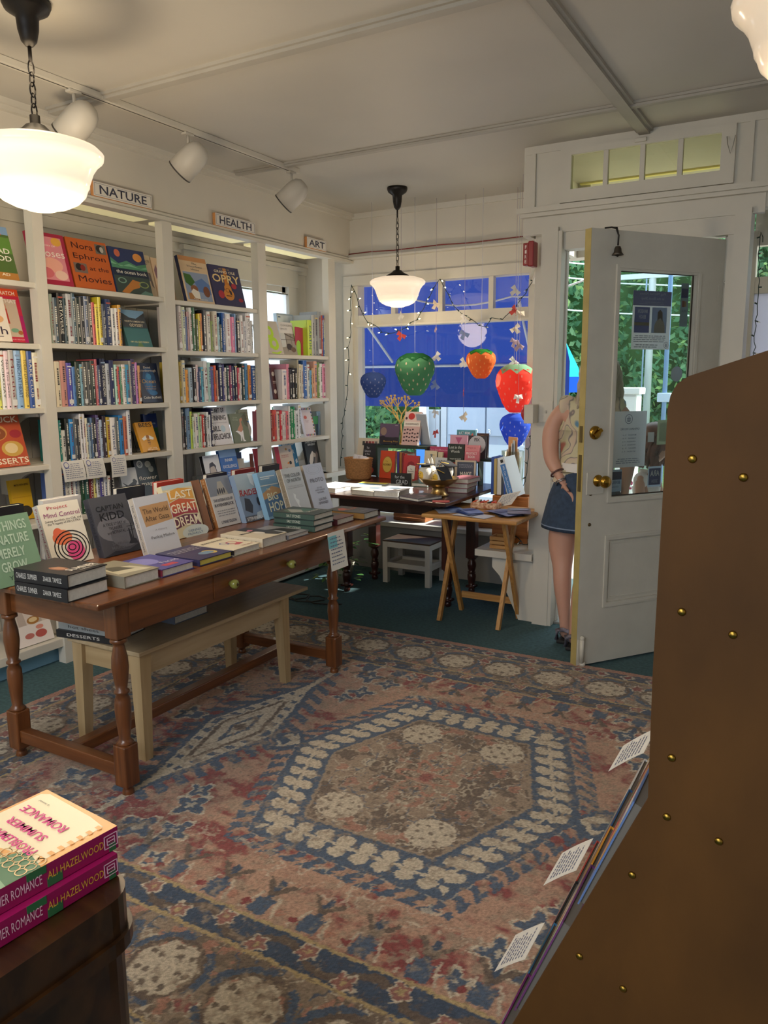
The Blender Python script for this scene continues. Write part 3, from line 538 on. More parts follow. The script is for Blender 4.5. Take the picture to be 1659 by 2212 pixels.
SPINES={
 'b2s2':(1.637,'''2.64,0.019,0.239,8f9f96,Outlive;2.662,0.025,0.223,4a5d70,-;2.692,0.035,0.248,15161a,METAVERSE;2.719,0.019,0.225,2c4248,-;2.745,0.032,0.248,b9bcc0,-;2.772,0.024,0.253,47606e,-;2.797,0.026,0.234,22302c,-;2.823,0.027,0.239,2a2c35,-;2.848,0.024,0.246,60708f,-;2.872,0.024,0.246,2a282c,-;2.894,0.021,0.218,cf5557,-;2.915,0.021,0.211,e8d93a,-;2.937,0.023,0.248,dccf3c,THE LANGUAGE;2.962,0.026,0.215,39465c,The Blue Machine;2.993,0.036,0.242,2d3c66,The Blue Plate;3.023,0.025,0.197,dfe0e0,-;3.047,0.022,0.199,dddcda,-;3.069,0.022,0.218,dba237,-'''),
 'b2s3':(1.322,'''2.647,0.033,0.226,ddd5c0,-;2.682,0.037,0.23,c58e86,-;2.717,0.033,0.22,5247a8,-;2.744,0.021,0.201,4c7ab8,-;2.768,0.029,0.226,1f3328,CARBON;2.791,0.017,0.215,7aa6b8,-;2.811,0.024,0.226,4b4d4f,-;2.837,0.027,0.227,45484b,-;2.864,0.028,0.233,2b3a36,-;2.887,0.017,0.241,b5565c,-;2.904,0.018,0.211,31406a,-;2.931,0.036,0.245,1b2140,INTO THE UNKNOWN;2.962,0.027,0.22,b8bec8,-;2.991,0.031,0.238,28305c,-;3.017,0.02,0.215,a6d4c4,-;3.034,0.016,0.204,cf5148,-;3.05,0.016,0.204,4d8a66,-;3.072,0.026,0.216,e4dede,THE GARDEN;3.098,0.027,0.216,3a93bd,-;3.119,0.015,0.237,a09a8c,-;3.14,0.027,0.246,39305f,THE OYSTER BOOK;3.163,0.019,0.229,b56fb4,-;3.183,0.02,0.212,c99058,-'''),
 'b2s4':(1.04,'''2.635,0.016,0.215,2f8a86,LYDIA;2.655,0.023,0.163,d8dcdc,-;2.679,0.026,0.221,1d2422,-;2.705,0.026,0.217,2f86cc,-;2.728,0.02,0.219,55585c,-;2.747,0.018,0.215,26272c,-;2.766,0.019,0.242,d9d8dc,-;2.784,0.017,0.241,d4d3d8,-;2.8,0.016,0.218,d8d2b8,-;2.816,0.017,0.192,8aa0b4,-;2.833,0.016,0.219,4a6384,-;2.851,0.021,0.218,17181d,-;2.872,0.021,0.232,51406f,TIMEKEEPERS;2.893,0.021,0.205,a9b9d2,-;2.917,0.025,0.224,2e2030,-;2.942,0.025,0.217,b99f35,-;2.975,0.04,0.213,e6e2e0,Tamed;3.005,0.021,0.214,4c5252,-;3.031,0.032,0.222,2f7fc0,-;3.06,0.025,0.215,be6a4c,-;3.087,0.028,0.249,dedfe2,-'''),
 'b2s5':(0.755,'''2.628,0.032,0.244,5d74b0,-;2.655,0.023,0.232,e0e0dc,SOLVABLE;2.68,0.026,0.227,dfe2dc,-;2.707,0.027,0.213,dadad6,-;2.729,0.017,0.222,9fa3a3,-;2.749,0.024,0.203,234a2e,-;2.776,0.031,0.205,335c55,-;2.806,0.028,0.202,7a2730,WALDEN;2.829,0.018,0.188,d3cc7c,-;2.85,0.025,0.192,cfd4e0,-;2.875,0.025,0.183,4c478c,-;2.9,0.025,0.186,dcdce0,-;2.924,0.022,0.184,e3e3e0,WINDSWEPT;2.948,0.026,0.201,141416,IMMENSE'''),
 'b3s2':(1.624,'''3.52,0.035,0.259,dcd6d6,INTUITIVE EATING;3.553,0.031,0.255,cfd8c0,-;3.575,0.013,0.201,5f70a8,-;3.591,0.018,0.23,b08a90,-;3.612,0.023,0.256,dfe0de,-;3.638,0.029,0.258,35664a,-;3.665,0.026,0.191,41562e,-;3.687,0.017,0.224,e6d23a,-;3.703,0.016,0.228,e08c3a,-;3.731,0.041,0.249,23222a,-;3.769,0.036,0.242,e0ddd6,-;3.799,0.024,0.187,8aa05c,-;3.831,0.039,0.25,d6cfbc,-;3.86,0.02,0.216,a8cfdb,-;3.88,0.02,0.172,4c5a4a,-;3.906,0.032,0.245,23559c,Powerhouse;3.949,0.052,0.241,dfdcdc,-;3.994,0.038,0.225,dd7fa5,-;4.019,0.013,0.246,7fa6d4,-;4.046,0.04,0.218,232a38,-;4.083,0.034,0.24,e2e2e2,-;4.111,0.022,0.205,d0d0d4,-;4.148,0.052,0.258,dcdcde,HOW NOT TO AGE;4.185,0.022,0.213,ccd0d0,-'''),
 'b3s3':(1.317,'''3.503,0.021,0.242,d8bf4c,-;3.531,0.034,0.252,ddd8bc,-;3.56,0.024,0.196,e39a3c,-;3.589,0.035,0.209,a6bed0,-;3.623,0.032,0.228,1c1d24,-;3.648,0.019,0.225,d9c0c4,-;3.67,0.024,0.206,2c3b66,-;3.693,0.024,0.213,5fb0cc,-;3.723,0.036,0.249,dcdfe0,SICK;3.756,0.029,0.243,a9cdc6,-;3.784,0.026,0.217,6464a8,-;3.809,0.025,0.224,d95a35,-;3.829,0.015,0.194,bfa080,-;3.857,0.04,0.241,20284a,-;3.887,0.02,0.231,3e3a78,-;3.907,0.02,0.212,ded6d2,-;3.93,0.026,0.225,24464a,-;3.956,0.026,0.226,8a3560,-;3.979,0.021,0.222,2c3560,-;4.006,0.032,0.24,20263c,-;4.032,0.021,0.213,c83e58,-;4.053,0.021,0.213,dfdcd8,-;4.08,0.032,0.241,2c3c38,-;4.113,0.033,0.241,4f86b4,-;4.146,0.033,0.231,d98a3c,-;4.186,0.047,0.228,1f4c90,BEYOND;4.22,0.02,0.211,c8c4b4,-;4.24,0.019,0.211,7a5544,-'''),
 'b3s4':(1.034,'''3.503,0.022,0.243,8d9290,-;3.524,0.018,0.204,1f2226,-;3.551,0.037,0.248,6f8fb4,-;3.578,0.018,0.227,b5cc3c,-;3.597,0.019,0.194,cfe0d0,-;3.623,0.033,0.213,e2dcd6,-;3.648,0.017,0.218,a9d09c,-;3.663,0.013,0.198,cfd3c4,-;3.683,0.027,0.204,c23a34,-;3.704,0.015,0.196,26262b,-;3.723,0.023,0.218,e4e6e8,-;3.742,0.015,0.201,dfe2e6,-;3.762,0.025,0.24,28284a,-'''),
 'b4s2':(1.622,'''4.853,0.054,0.258,b8cf3c,CARTIN;4.899,0.037,0.299,a0a4a4,-;4.937,0.039,0.301,8c9092,-;4.981,0.049,0.327,8f9496,-;5.015,0.019,0.302,a84a44,-;5.034,0.02,0.303,2c4fa0,-;5.068,0.048,0.251,b9d4b0,-;5.105,0.026,0.253,22242c,-'''),
 'b4s3':(1.312,'''4.53,0.056,0.211,dfd8da,-;4.574,0.032,0.249,d88aa0,-;4.603,0.027,0.215,2e2e34,-;4.632,0.031,0.223,26262c,-;4.666,0.036,0.22,23211f,-;4.693,0.018,0.281,b0a890,-;4.718,0.03,0.251,d3d0c2,-;4.746,0.027,0.247,c9c6ba,-;4.783,0.047,0.278,3b68b0,MONET;4.824,0.034,0.248,cfd6d8,-;4.855,0.028,0.206,6aa4cc,-;4.882,0.028,0.222,c9a884,-;4.917,0.042,0.273,d8a48c,-;4.956,0.035,0.265,6c8c4c,-;4.991,0.036,0.258,e0e0e0,-;5.027,0.036,0.255,d88ab0,-;5.06,0.029,0.259,c0b0c8,-;5.086,0.024,0.283,7e8c84,-'''),
 'b4s4':(1.022,'''4.364,0.018,0.209,8a2f38,-;4.383,0.022,0.216,df5a50,-;4.411,0.033,0.218,de6058,-;4.444,0.033,0.206,e0dad0,-;4.476,0.031,0.212,c83040,-;4.501,0.02,0.204,dcdcdc,-;4.521,0.019,0.203,ded4d0,-;4.549,0.037,0.206,d8707c,-;4.578,0.023,0.239,dfdfdf,-;4.604,0.028,0.23,2f8a58,-;4.632,0.027,0.233,2a9060,-;4.665,0.038,0.205,dce0e6,-;4.7,0.033,0.25,e0e2ea,-'''),
 'b1s3':(1.325,'''2.3,0.022,0.269,d07a7a,-;2.321,0.022,0.272,d4d86a,-;2.344,0.023,0.272,dfe0e0,WORKDAY;2.368,0.025,0.271,e6cfd8,Not Too Sweet;2.395,0.03,0.276,b4b2b0,Martha;2.429,0.038,0.275,8fb4dc,FRENCH AT HEART;2.463,0.029,0.276,e0c45c,TODAY LOVES FOOD;2.493,0.03,0.274,34549c,BAKE CLUB;2.523,0.03,0.268,dad6c0,-'''),
}

ZN={'b2s2':1.636,'b2s3':1.321,'b2s4':1.039,'b2s5':.755,'b3s2':1.624,'b3s3':1.316,'b3s4':1.034,'b4s2':1.622,'b4s3':1.310,'b4s4':1.022,'b1s3':1.320}
sd=0
for k,(z,rows) in SPINES.items():
    rows=[q.split(',') for q in rows.split(';')]; grp='books standing on the '+SN[k[2:]]+' of the '+BN[k[:2]]
    for i,(yc,t,h,c,tx) in enumerate(rows):
        sd+=1; t=float(t); sz='thick ' if t>.03 else ('thin ' if t<.018 else '')
        lb='%s%s book%s, %s from left on %s, %s'%(sz,cname(c),(' lettered '+' '.join(tx.split()[:3])) if tx!='-' else '',ORD[i],SN[k[2:]],BN[k[:2]])
        spine_book(float(yc),t,float(h),c,tx,ZN[k],lb,grp,sd)
# ================================================================ CEILING FIXTURES
def pendant(x,y,label,sc,z0,lit):
    p=empty('pendant_lamp',(x,y,ZC)); tag(p,label,'pendant lamp','schoolhouse pendant lamps')
    MB().lathe([(.073*sc,0),(.074*sc,-.012),(.066*sc,-.03),(.035*sc,-.05),(.032*sc,-.09),(.024*sc,-.125),(.012*sc,-.14),(.0,-.141)],24).build('canopy',BLACK,p)
    zb=z0-ZC; top=-.14; rod=-.20 if sc>1.2 else -.19
    MB().tube([(0,0,top),(0,0,rod)],.006*sc,8).build('rod',BLACK,p)
    ch=MB(); n=int(((rod)-(zb+.30*sc))/.036)+1; zz=rod
    for i in range(n):
        c=zz-.018-i*.036*((rod-(zb+.29*sc))/(n*.036)); pts=[]
        for t in range(13): a=2*PI*t/12; q=(.010*sc*math.cos(a),.024*math.sin(a)); pts.append((q[0],0,c+q[1]) if i%2 else (0,q[0],c+q[1]))
        ch.tube(pts,.0026*sc,6)
    ch.build('chain',BLACK,p)
    MB().lathe([(.0,zb+.295*sc),(.016*sc,zb+.29*sc),(.016*sc,zb+.265*sc),(.03*sc,zb+.26*sc),(.045*sc,zb+.245*sc),(.085*sc,zb+.225*sc),(.092*sc,zb+.215*sc),(.092*sc,zb+.205*sc)],28).build('fitter',BLACK,p)
    prof=[(.088,.205),(.10,.213),(.15,.208),(.19,.195),(.205,.18),(.202,.165),(.185,.15),(.168,.125),(.155,.09),(.153,.078),(.148,.072),(.140,.05),(.118,.028),(.085,.012),(.05,.004),(.045,.0),(.0001,-.003)]
    g=bpy.data.materials.new('opal_glass'); g.use_nodes=True; b=g.node_tree.nodes['Principled BSDF']
    b.inputs['Base Color'].default_value=hexc('f6e6d2'); b.inputs['Roughness'].default_value=.12; b.inputs['Transmission Weight'].default_value=.0
    b.inputs['Emission Color'].default_value=(1,.80,.58,1); b.inputs['Emission Strength'].default_value=lit
    MB().lathe([(r*sc,zb+z*sc) for r,z in prof],40).build('glass_shade',g,p)
    return p
pendant(-2.447,1.885,'nearest schoolhouse pendant at top left, its opal glass shade glowing bright',1.06,2.035,.50)
pendant(-2.634,4.788,'smaller schoolhouse pendant hanging in front of the display window',.92,1.93,.36)
pendant(-.066,2.133,'schoolhouse pendant cut off by the top right corner of the photo',1.06,2.095,.16)
for (x,y,z,e) in ((-2.447,1.885,1.80,20),(-2.634,4.788,1.82,5),(-.09,2.12,1.98,4)): lamp('POINT','pendant_bulb_light',(x,y,z),e,(1,.78,.52),radius=.12)
lamp('POINT','pendant_uplight',(-2.447,1.885,2.50),1.5,(1,.78,.5),radius=.1)
tr=empty('light_track',(-2.925,0,2.672)); tag(tr,'white ceiling light track carrying three spotlights above the bookcase','light track')
MB().box(-.018,.018,-1,4.07,0,.027,bv=.002).build('rail',WHITE,tr); MB().box(-.003,.003,-1,4.05,-.0008,.0005).build('slot',mat('3a3833',.6),tr)
for y,w in ((2.455,'nearest white dome spotlight on the track, beside the big glowing pendant'),(3.14,'middle white dome spotlight on the ceiling track'),(4.006,'farthest white dome spotlight, at the end of the ceiling track')):
    s=empty('spotlight',(-2.925,y,2.671)); tag(s,w,'spotlight','dome spotlights on the ceiling track')
    SW=mat('bdb9b0',.5,name='white_enamel'); MB().box(-.016,.016,-.03,.03,-.012,0,bv=.002).tube([(0,0,-.01),(0,0,-.075)],.0075,8).sphere((0,0,-.08),.013,0,8).build('stem',SW,s)
    ax=Vector((-.72,-.22,-.62)).normalized(); q=ax.to_track_quat('Z','Y').to_matrix().to_4x4(); M=Matrix.Translation(Vector((.02,.01,-.115))-ax*.065)@q
    MB().lathe([(.0001,-.012),(.03,-.008),(.052,.012),(.064,.045),(.067,.08),(.068,.165),(.064,.165),(.060,.06),(.0,.03)],32,0,M).build('shade',SW,s)
    MB().lathe([(.0685,.160),(.0685,.167),(.064,.167)],32,0,M).build('rim',mat('3c3a36',.5),s); MB().lathe([(.0,.09),(.035,.09),(.045,.12),(.0,.125)],20,0,M).build('bulb',mat('d8d4c8',.3),s)
for y0,y1,s,lb in ((2.888,3.285,'NATURE','white wooden sign lettered NATURE on the moulding above the shelves'),(3.794,4.172,'HEALTH','white wooden sign lettered HEALTH on the moulding above the shelves'),(4.747,4.995,'ART','white wooden sign lettered ART on the moulding above the shelves')):
    g=empty('section_sign',(-3.345,(y0+y1)/2,2.3755),PI/2); tag(g,lb,'sign','section signs above the bookcase'); w=y1-y0
    MB().box(-w/2,w/2,0,.022,0,.074,bv=.004).build('board',mat('c88a50',.6,name='sign_edge'),g)
    MB().box(-w/2+.002,w/2-.002,-.0012,0.0,.002,.072).build('face',mat('dcd8d0',.6,name='sign_face'),g); text(g,s,(0,-.002,.037),w*.80,.044,'3a3c50')
    mb=MB(); a=w/2-.008
    for x0,x1,z0,z1 in ((-a,a,.064,.0652),(-a,a,.008,.0092),(-a,-a+.0012,.008,.065),(a-.0012,a,.008,.065)): mb.box(x0,x1,-.0018,-.0012,z0,z1)
    mb.build('border_line',mat('6a6a80',.6),g)
# ================================================================ DOOR
DX,DY=math.sin(R(36.2)),math.cos(R(36.2)); D=empty('door_1',(-1.049+.02*DX,3.726+.02*DY,0),R(90-36.2)); D['kind']='structure'
W_,H_,T_=.835,2.13,.044
mb=MB(); zb=.012
for x0,x1,z0,z1 in ((0,.165,zb,H_),(.665,W_,zb,H_),(.165,.665,1.955,H_),(.165,.665,.66,.86),(.165,.665,zb,.31)): mb.box(x0,x1,0,T_,z0,z1)
mb.box(.165,.665,.012,.032,.31,.66); mb.build('leaf',DOORW,D)
MB().box(-.0015,0,0,T_,zb,H_).build('latch_edge',CREAMEDGE,D)
mb=MB()
def frame(mb,x0,x1,z0,z1,w,y0,y1,mi=0):
    mb.prism([(x0,z0),(x1,z0),(x1-w,z0+w),(x0+w,z0+w)],y0,y1,mi).prism([(x0,z1),(x1,z1),(x1-w,z1-w),(x0+w,z1-w)],y0,y1,mi).prism([(x0,z0),(x0,z1),(x0+w,z1-w),(x0+w,z0+w)],y0,y1,mi).prism([(x1,z0),(x1,z1),(x1-w,z1-w),(x1-w,z0+w)],y0,y1,mi)
frame(mb,.150,.680,.838,1.975,.016,-.010,.0); frame(mb,.158,.672,.846,1.967,.018,-.005,.02); fixn(mb.build('glazing_bead',DOORW,D))
mb=MB(); frame(mb,.150,.680,.300,.672,.012,-.007,.0); frame(mb,.158,.672,.308,.664,.016,-.004,.012); frame(mb,.19,.64,.34,.632,.008,.008,.013); fixn(mb.build('panel_moulding',DOORW,D))
MB().box(.172,.658,.020,.024,.86,1.955).build('glass_pane',glassmat('e8f0ee',.07),D)
mb=MB(); frame(mb,.176,.654,.864,1.951,.006,.016,.0199); mb.build('putty_line',mat('3a332c',.8),D)
k=empty('door_knob',(0,0,0)); k.parent=D; KM=Matrix.Translation((.088,0,.952))@Matrix.Rotation(R(90),4,'X')
MB().box(.022,.125,-.006,0,.885,.995,bv=.002).build('lock_box',DOORW,k); MB().lathe([(.030,.006),(.028,.011),(.013,.013),(.011,.035),(.022,.042),(.030,.055),(.030,.066),(.022,.078),(.0001,.081)],28,0,KM).build('knob',BRASS,k)
k=empty('deadbolt',(0,0,0)); k.parent=D; KM=Matrix.Translation((.062,0,1.187))@Matrix.Rotation(R(90),4,'X')
MB().lathe([(.033,0),(.033,.006),(.028,.014),(.012,.016),(.0001,.017)],28,0,KM).build('rose',BRASS,k); MB().bar((.045,-.022,1.172),(.083,-.026,1.203),.010,.016,0,(0,1,0)).build('thumb_turn',BRASS,k)
MB().box(-.003,-.0014,.010,.034,1.14,1.22).box(-.003,-.0014,.010,.034,.90,1.08).build('strike_plate',mat('8a7a50',.4,metal=.8),D)
MB().lathe([(.009,0),(.009,.003),(.0001,.003)],14,0,Matrix.Translation((.050,0,.888))@Matrix.Rotation(R(90),4,'X')).lathe([(.009,0),(.009,.003),(.0001,.003)],14,0,Matrix.Translation((.05,0,.735))@Matrix.Rotation(R(90),4,'X')).build('bolt_hole',mat('6b5a3c',.4,metal=.6),D)
MB().tube([(.022,-.014,.03),(.022,-.014,.155)],.011,10).box(.004,.042,-.004,0,.04,.15,bv=.001).sphere((.022,-.014,.158),.013,0,8).lathe([(.015,0),(.015,.02)],12,0,Matrix.Translation((.03,-.012,.0125))).build('foot_bolt',DOORW,D)
for z in (1.86,.25): MB().tube([(W_+.004,-.008,z-.055),(W_+.004,-.008,z+.055)],.008,10).box(W_-.03,W_+.004,-.002,0,z-.05,z+.05).sphere((W_+.004,-.008,z+.06),.008,0,8).build('hinge',DOORW,D)
# papers on the outside of the glass, seen from behind
def paper(name,label,x0,x1,z0,z1,col,y=.0262,grp='papers taped to the outside of the door glass'):
    g=MB().box(x0,x1,y,y+.0006,z0,z1).build(name,thinmat(col,.8,'paper')); g.matrix_world=D.matrix_basis if False else Matrix.Translation(D.location)@Matrix.Rotation(D.rotation_euler.z,4,'Z'); tag(g,label,'poster',grp); return g
def pr(g,x0,x1,z0,z1,c,y=.0257,n='printed_area',tr=.75): MB().box(x0,x1,y,y+.0004,z0,z1).build(n,thinmat(c,tr,'print'),g)
def plines(g,x0,x1,z0,z1,n,c,seed,y=.0253):
    r=random.Random(seed); mb=MB(); dz=(z1-z0)/n
    for i in range(n):
        z=z1-(i+.5)*dz; a=x0+r.uniform(0,.04)*(i==0); e=x1-(x1-x0)*r.uniform(0,.12)
        while a<e: b=min(e,a+r.uniform(.012,.035)); mb.box(a,b,y,y+.0002,z-dz*.22,z+dz*.22); a=b+.004
    mb.build('printed_lines',mat(c,.7),g)
g=paper('event_poster','grey event poster with an author photo, upper middle of the door glass',.283,.525,1.585,1.865,'f0f0f6')
pr(g,.283,.525,1.795,1.865,'9092b8'); text(g,'Meg Mitchell Moore',(.404,.0248,1.850),.165,.016,'c2c4d6',mirror=True); text(g,'at the Book Shop',(.404,.0248,1.828),.145,.016,'c2c4d6',mirror=True)
plines(g,.32,.49,1.800,1.815,2,'a4a6c0',2,.025)
pr(g,.296,.390,1.665,1.788,'7c86b8'); pr(g,.296,.390,1.700,1.715,'b5a888',.0254); text(g,'MANSION\nBEACH',(.345,.0248,1.755),.06,.045,'c8cad8',mirror=True)
pr(g,.405,.500,1.665,1.788,'b0bcd4'); art=MB().prism([(.42,1.666),(.49,1.666),(.488,1.70),(.478,1.725),(.455,1.735),(.432,1.722),(.422,1.70)],.0250,.0253); art.build('printed_figure',thinmat('b0a098',.4,'print'),g)
MB().prism([(.44+.0,1.725),(.44,1.765),(.455,1.778),(.47,1.765),(.474,1.72),(.462,1.735),(.452,1.735)],.0247,.0249).build('printed_hair',thinmat('6b5a56',.4,'print'),g)
plines(g,.295,.51,1.618,1.655,4,'8a8c9c',3); plines(g,.30,.45,1.592,1.612,2,'8a8c9c',4)
def seal(g,x,z,r,y,M=None,bars=True):
    mb=MB(); vs=[];n=28
    for rr in (r,r*.87): vs+=[(x+rr*math.cos(2*PI*i/n),y,z+rr*math.sin(2*PI*i/n)) for i in range(n)]
    mb.add(vs,[(i,(i+1)%n,n+(i+1)%n,n+i) for i in range(n)])
    for k,(w,zz) in enumerate(((.45,.45),(.9,.2),(.9,-.02),(.9,-.24),(.7,-.46))): mb.add([(x-w*r*.55,y,z+(zz-.07)*r),(x+w*r*.55,y,z+(zz-.07)*r),(x+w*r*.55,y,z+(zz+.07)*r),(x-w*r*.55,y,z+(zz+.07)*r)],[(0,1,2,3)])
    mb.build('printed_seal',mat('6c6f8c',.7),g)
seal(g,.503,1.607,.016,.0250)
g=paper('opening_hours_sheet','pale sheet headed OPENING HOURS, lower left of the door glass',.180,.405,1.005,1.284,'f0f1f8')
text(g,'OPENING HOURS',(.300,.0248,1.196),.12,.011,'6c6f88',mirror=True); seal(g,.290,1.245,.024,.0250)
for i,l in enumerate(('MONDAY   9 - 6','TUESDAY   9 - 6','WEDNESDAY   9 - 6','THURSDAY   9 - 6','FRIDAY   9 - 6','SATURDAY   9 - 5')): text(g,l,(.298,.0248,1.166-.0165*i),.085,.007,'7c7f98',mirror=True)
plines(g,.22,.38,1.022,1.052,3,'9a9db2',8)
g=paper('sticker','small blue BEVERLY sticker in the lower left corner of the door glass',.180,.262,.885,.996,'ccdcf0'); pr(g,.182,.26,.945,.985,'4a6090'); text(g,'BEVERLY',(.221,.025,.932),.06,.016,'4a6090',mirror=True); text(g,'Chamber',(.221,.025,.91),.045,.008,'4a6090',mirror=True)
g=paper('sticker','square blue ARA sticker in the lower right of the door glass',.430,.520,.895,1.0,'ccd6e4'); pr(g,.437,.513,.905,.99,'4c5f96'); text(g,'ARA',(.475,.025,.965),.06,.03,'c9d0e0',mirror=True); text(g,'2024',(.475,.025,.925),.04,.018,'8c9ac0',mirror=True)
g=paper('sticker','narrow strip of blue and red card stickers along the right of the door glass',.585,.635,1.70,1.91,'8f9ba4'); pr(g,.588,.632,1.84,1.885,'3a56a8'); pr(g,.594,.610,1.795,1.825,'b4583c',.0254); pr(g,.603,.622,1.797,1.823,'c08a50',.0258); text(g,'VISA',(.61,.0248,1.775),.036,.012,'55607c',mirror=True)
g=MB().lathe([(.038,0),(.038,.0006)],28,0,Matrix.Translation((.585,.0268,1.465))@Matrix.Rotation(R(90),4,'X')).build('sticker',thinmat('c9cdd8',.6,'paper')); g.matrix_world=Matrix.Translation(D.location)@Matrix.Rotation(D.rotation_euler.z,4,'Z'); tag(g,'round pale sticker on the right side of the door glass','sticker','papers taped to the outside of the door glass')
g=paper('paper_note','blank white paper note taped near the seated head, right of the hours sheet',.418,.458,1.125,1.175,'d6d4d4'); g=paper('paper_note','taller pale framed note beside the right edge of the door glass',.478,.56,1.11,1.235,'c4ccb8'); pr(g,.49,.548,1.125,1.22,'dde0d4')
b=empty('shop_bell',(D.location.x+.125*DX+.012*DY,D.location.y+.125*DY-.012*DX,2.131),D.rotation_euler.z); tag(b,'small dark bell on a curved strap hooked over the door top','bell')
MB().tube([(-.045,.02,.004),(-.02,.0,.006),(0,-.008,.0),(.012,-.012,-.03),(.010,-.012,-.075)],.004,6).tube([(-.02,.0,.006),(.006,-.006,.006),(.012,-.012,-.03)],.003,6).build('strap',BLACK,b)
MB().lathe([(.0001,-.078),(.012,-.08),(.016,-.09),(.018,-.105),(.028,-.118),(.026,-.119),(.0001,-.1)],20,0,Matrix.Translation((.010,-.012,0))).build('bell_cup',mat('4a443c',.4,metal=.6),b); MB().sphere((.01,-.012,-.122),.005,0,8).build('clapper',BLACK,b)
# fire alarm devices and switch on the pilaster
g=empty('fire_alarm_strobe',(-1.535,4.345,2.065)); tag(g,'red fire alarm strobe lettered FIRE high beside the door','fire alarm')
RED=mat('8e1c24',.35,name='red_plastic'); MB().box(-.035,.0,-.05,0,.0,.12,bv=.004).box(.002,.035,-.075,0,-.01,.125,bv=.006).build('housing',RED,g)
for i,ch in enumerate('FIRE'): text(g,ch,(-.018,-.0515,.098-.026*i),.010,.018,'e6d8d4')
g=empty('light_fitting',(-1.50,4.335,1.196)); tag(g,'white boxed fitting with a red dome on the pilaster, below the red lantern','emergency light')
MB().box(-.025,.03,-.09,0,0,.105,bv=.003).build('box',WHITE,g); MB().lathe([(.0001,-.020),(.022,-.014),(.042,.0),(.046,.012)],20,0,Matrix.Translation((-.037,-.045,.055))@Matrix.Rotation(R(90),4,'Y')).build('red_dome',mat('b3202a',.3,name='red_lens'),g)
g=empty('light_switch',(-1.415,4.334,1.20)); tag(g,'white light switch plate on the pilaster at shoulder height of the woman','light switch')
MB().box(-.05,.03,-.005,0,0,.12,bv=.002).build('plate',WHITE,g); MB().box(-.014,-.006,-.014,-.005,.052,.068).build('toggle',mat('b9b7ae',.4),g)
# ================================================================ TABLES AND STOOLS
def turned(x,y,z0,z1,mat_,parent,s=.06,name='leg',blk=(.13,.155)):
    """square block top and bottom, turned middle"""
    h=z1-z0; mb=MB(); bt,bb=blk
    mb.box(x-s/2,x+s/2,y-s/2,y+s/2,z1-bt,z1,bv=.004); mb.box(x-s/2,x+s/2,y-s/2,y+s/2,z0+.045,z0+.045+bb,bv=.006)
    r=s/2; P=[(.0001,0),(r*.55,.002),(r*.72,.012),(r*.62,.028),(r*.5,.036),(r*.9,.045)]
    mb.lathe(P,20,0,Matrix.Translation((x,y,z0)))
    a=z0+.045+bb; b=z1-bt; L=b-a; Q=[(.9,0),(1.0,.01),(.72,.035),(.62,.05),(.80,.20),(.92,.33),(.86,.42),(.60,.475),(.85,.488),(.85,.505),(.60,.52),(.78,.60),(.94,.72),(.88,.82),(.62,.92),(.60,.945),(.95,.96),(.95,.98),(.8,1)]
    mb.lathe([(r*q,a+L*t) for q,t in Q],22,0,Matrix.Translation((x,y,0))); return mb.build(name,mat_,parent)
T=empty('display_table',(-2.35,2.5,0)); tag(T,'long reddish wooden farmhouse table with turned legs, loaded with new hardcovers','table')
def tb(x0,x1,y0,y1,z0,z1,mb=None,**k): return (mb or MB()).box(x0+2.35,x1+2.35,y0-2.5,y1-2.5,z0,z1,**k)
tb(-2.73,-2.005,1.640,3.515,.716,.738,bv=.006).build('tabletop',CHERRY,T)
for x in (-2.065,-2.655):
    for y in (1.765,3.085): turned(x+2.35,y-2.5,0,.716,CHERRYV,T,.062)
tb(-2.05,-2.032,1.79,3.06,.60,.716).build('apron',CHERRY,T); tb(-2.69,-2.67,1.79,3.06,.60,.716).build('apron',CHERRY,T)
tb(-2.63,-2.09,1.755,1.775,.60,.716).build('apron',wood('7c4a26','532d15',.3,0,3,.3),T); tb(-2.63,-2.09,3.075,3.095,.60,.716).build('apron',wood('7c4a26','532d15',.3,0,3,.3),T)
for y in (1.765,3.085): tb(-2.63,-2.09,y-.02,y+.02,.075,.125,bv=.004).build('stretcher',wood('7c4a26','532d15',.3,0,3,.3),T)
tb(-2.385,-2.335,1.785,3.065,.078,.122,bv=.004).build('stretcher',CHERRY,T)
for y0,y1,ky in ((2.21,2.83,2.30),):
    d=tb(-2.033,-2.028,y0,y1,.612,.705,bv=.001).build('drawer',CHERRY,T)
    for yy in (2.30,2.68):
        KM=Matrix.Translation((-2.028+2.35,yy-2.5,.655))@Matrix.Rotation(R(90),4,'Y')
        kn=MB().lathe([(.009,0),(.009,.008),(.016,.012),(.019,.022),(.018,.032),(.011,.038),(.0001,.039)],20,0,KM).build('knob',mat('8f9048',.15,name='olive_ceramic'),d)
        MB().lathe([(.006,.039),(.0055,.041),(.0001,.042)],12,0,KM).build('screw',mat('5a4a30',.3,metal=1),kn)
B=empty('bench',(-2.37,2.45,0)); tag(B,'plain pale maple bench standing under the long display table','bench')
MB().box(-.20,.20,-.505,.575,.435,.452,bv=.003).build('seat',MAPLE,B)
MB().box(.155,.173,-.46,.40,.345,.435).build('apron',MAPLE,B); MB().box(-.173,-.155,-.46,.40,.345,.435).build('apron',MAPLE,B); MAPX=wood('b8a07a','a48b64',.4,0,2)
MB().box(-.15,.15,-.475,-.457,.345,.435).build('apron',MAPX,B); MB().box(-.15,.15,.395,.413,.345,.435).build('apron',MAPX,B)
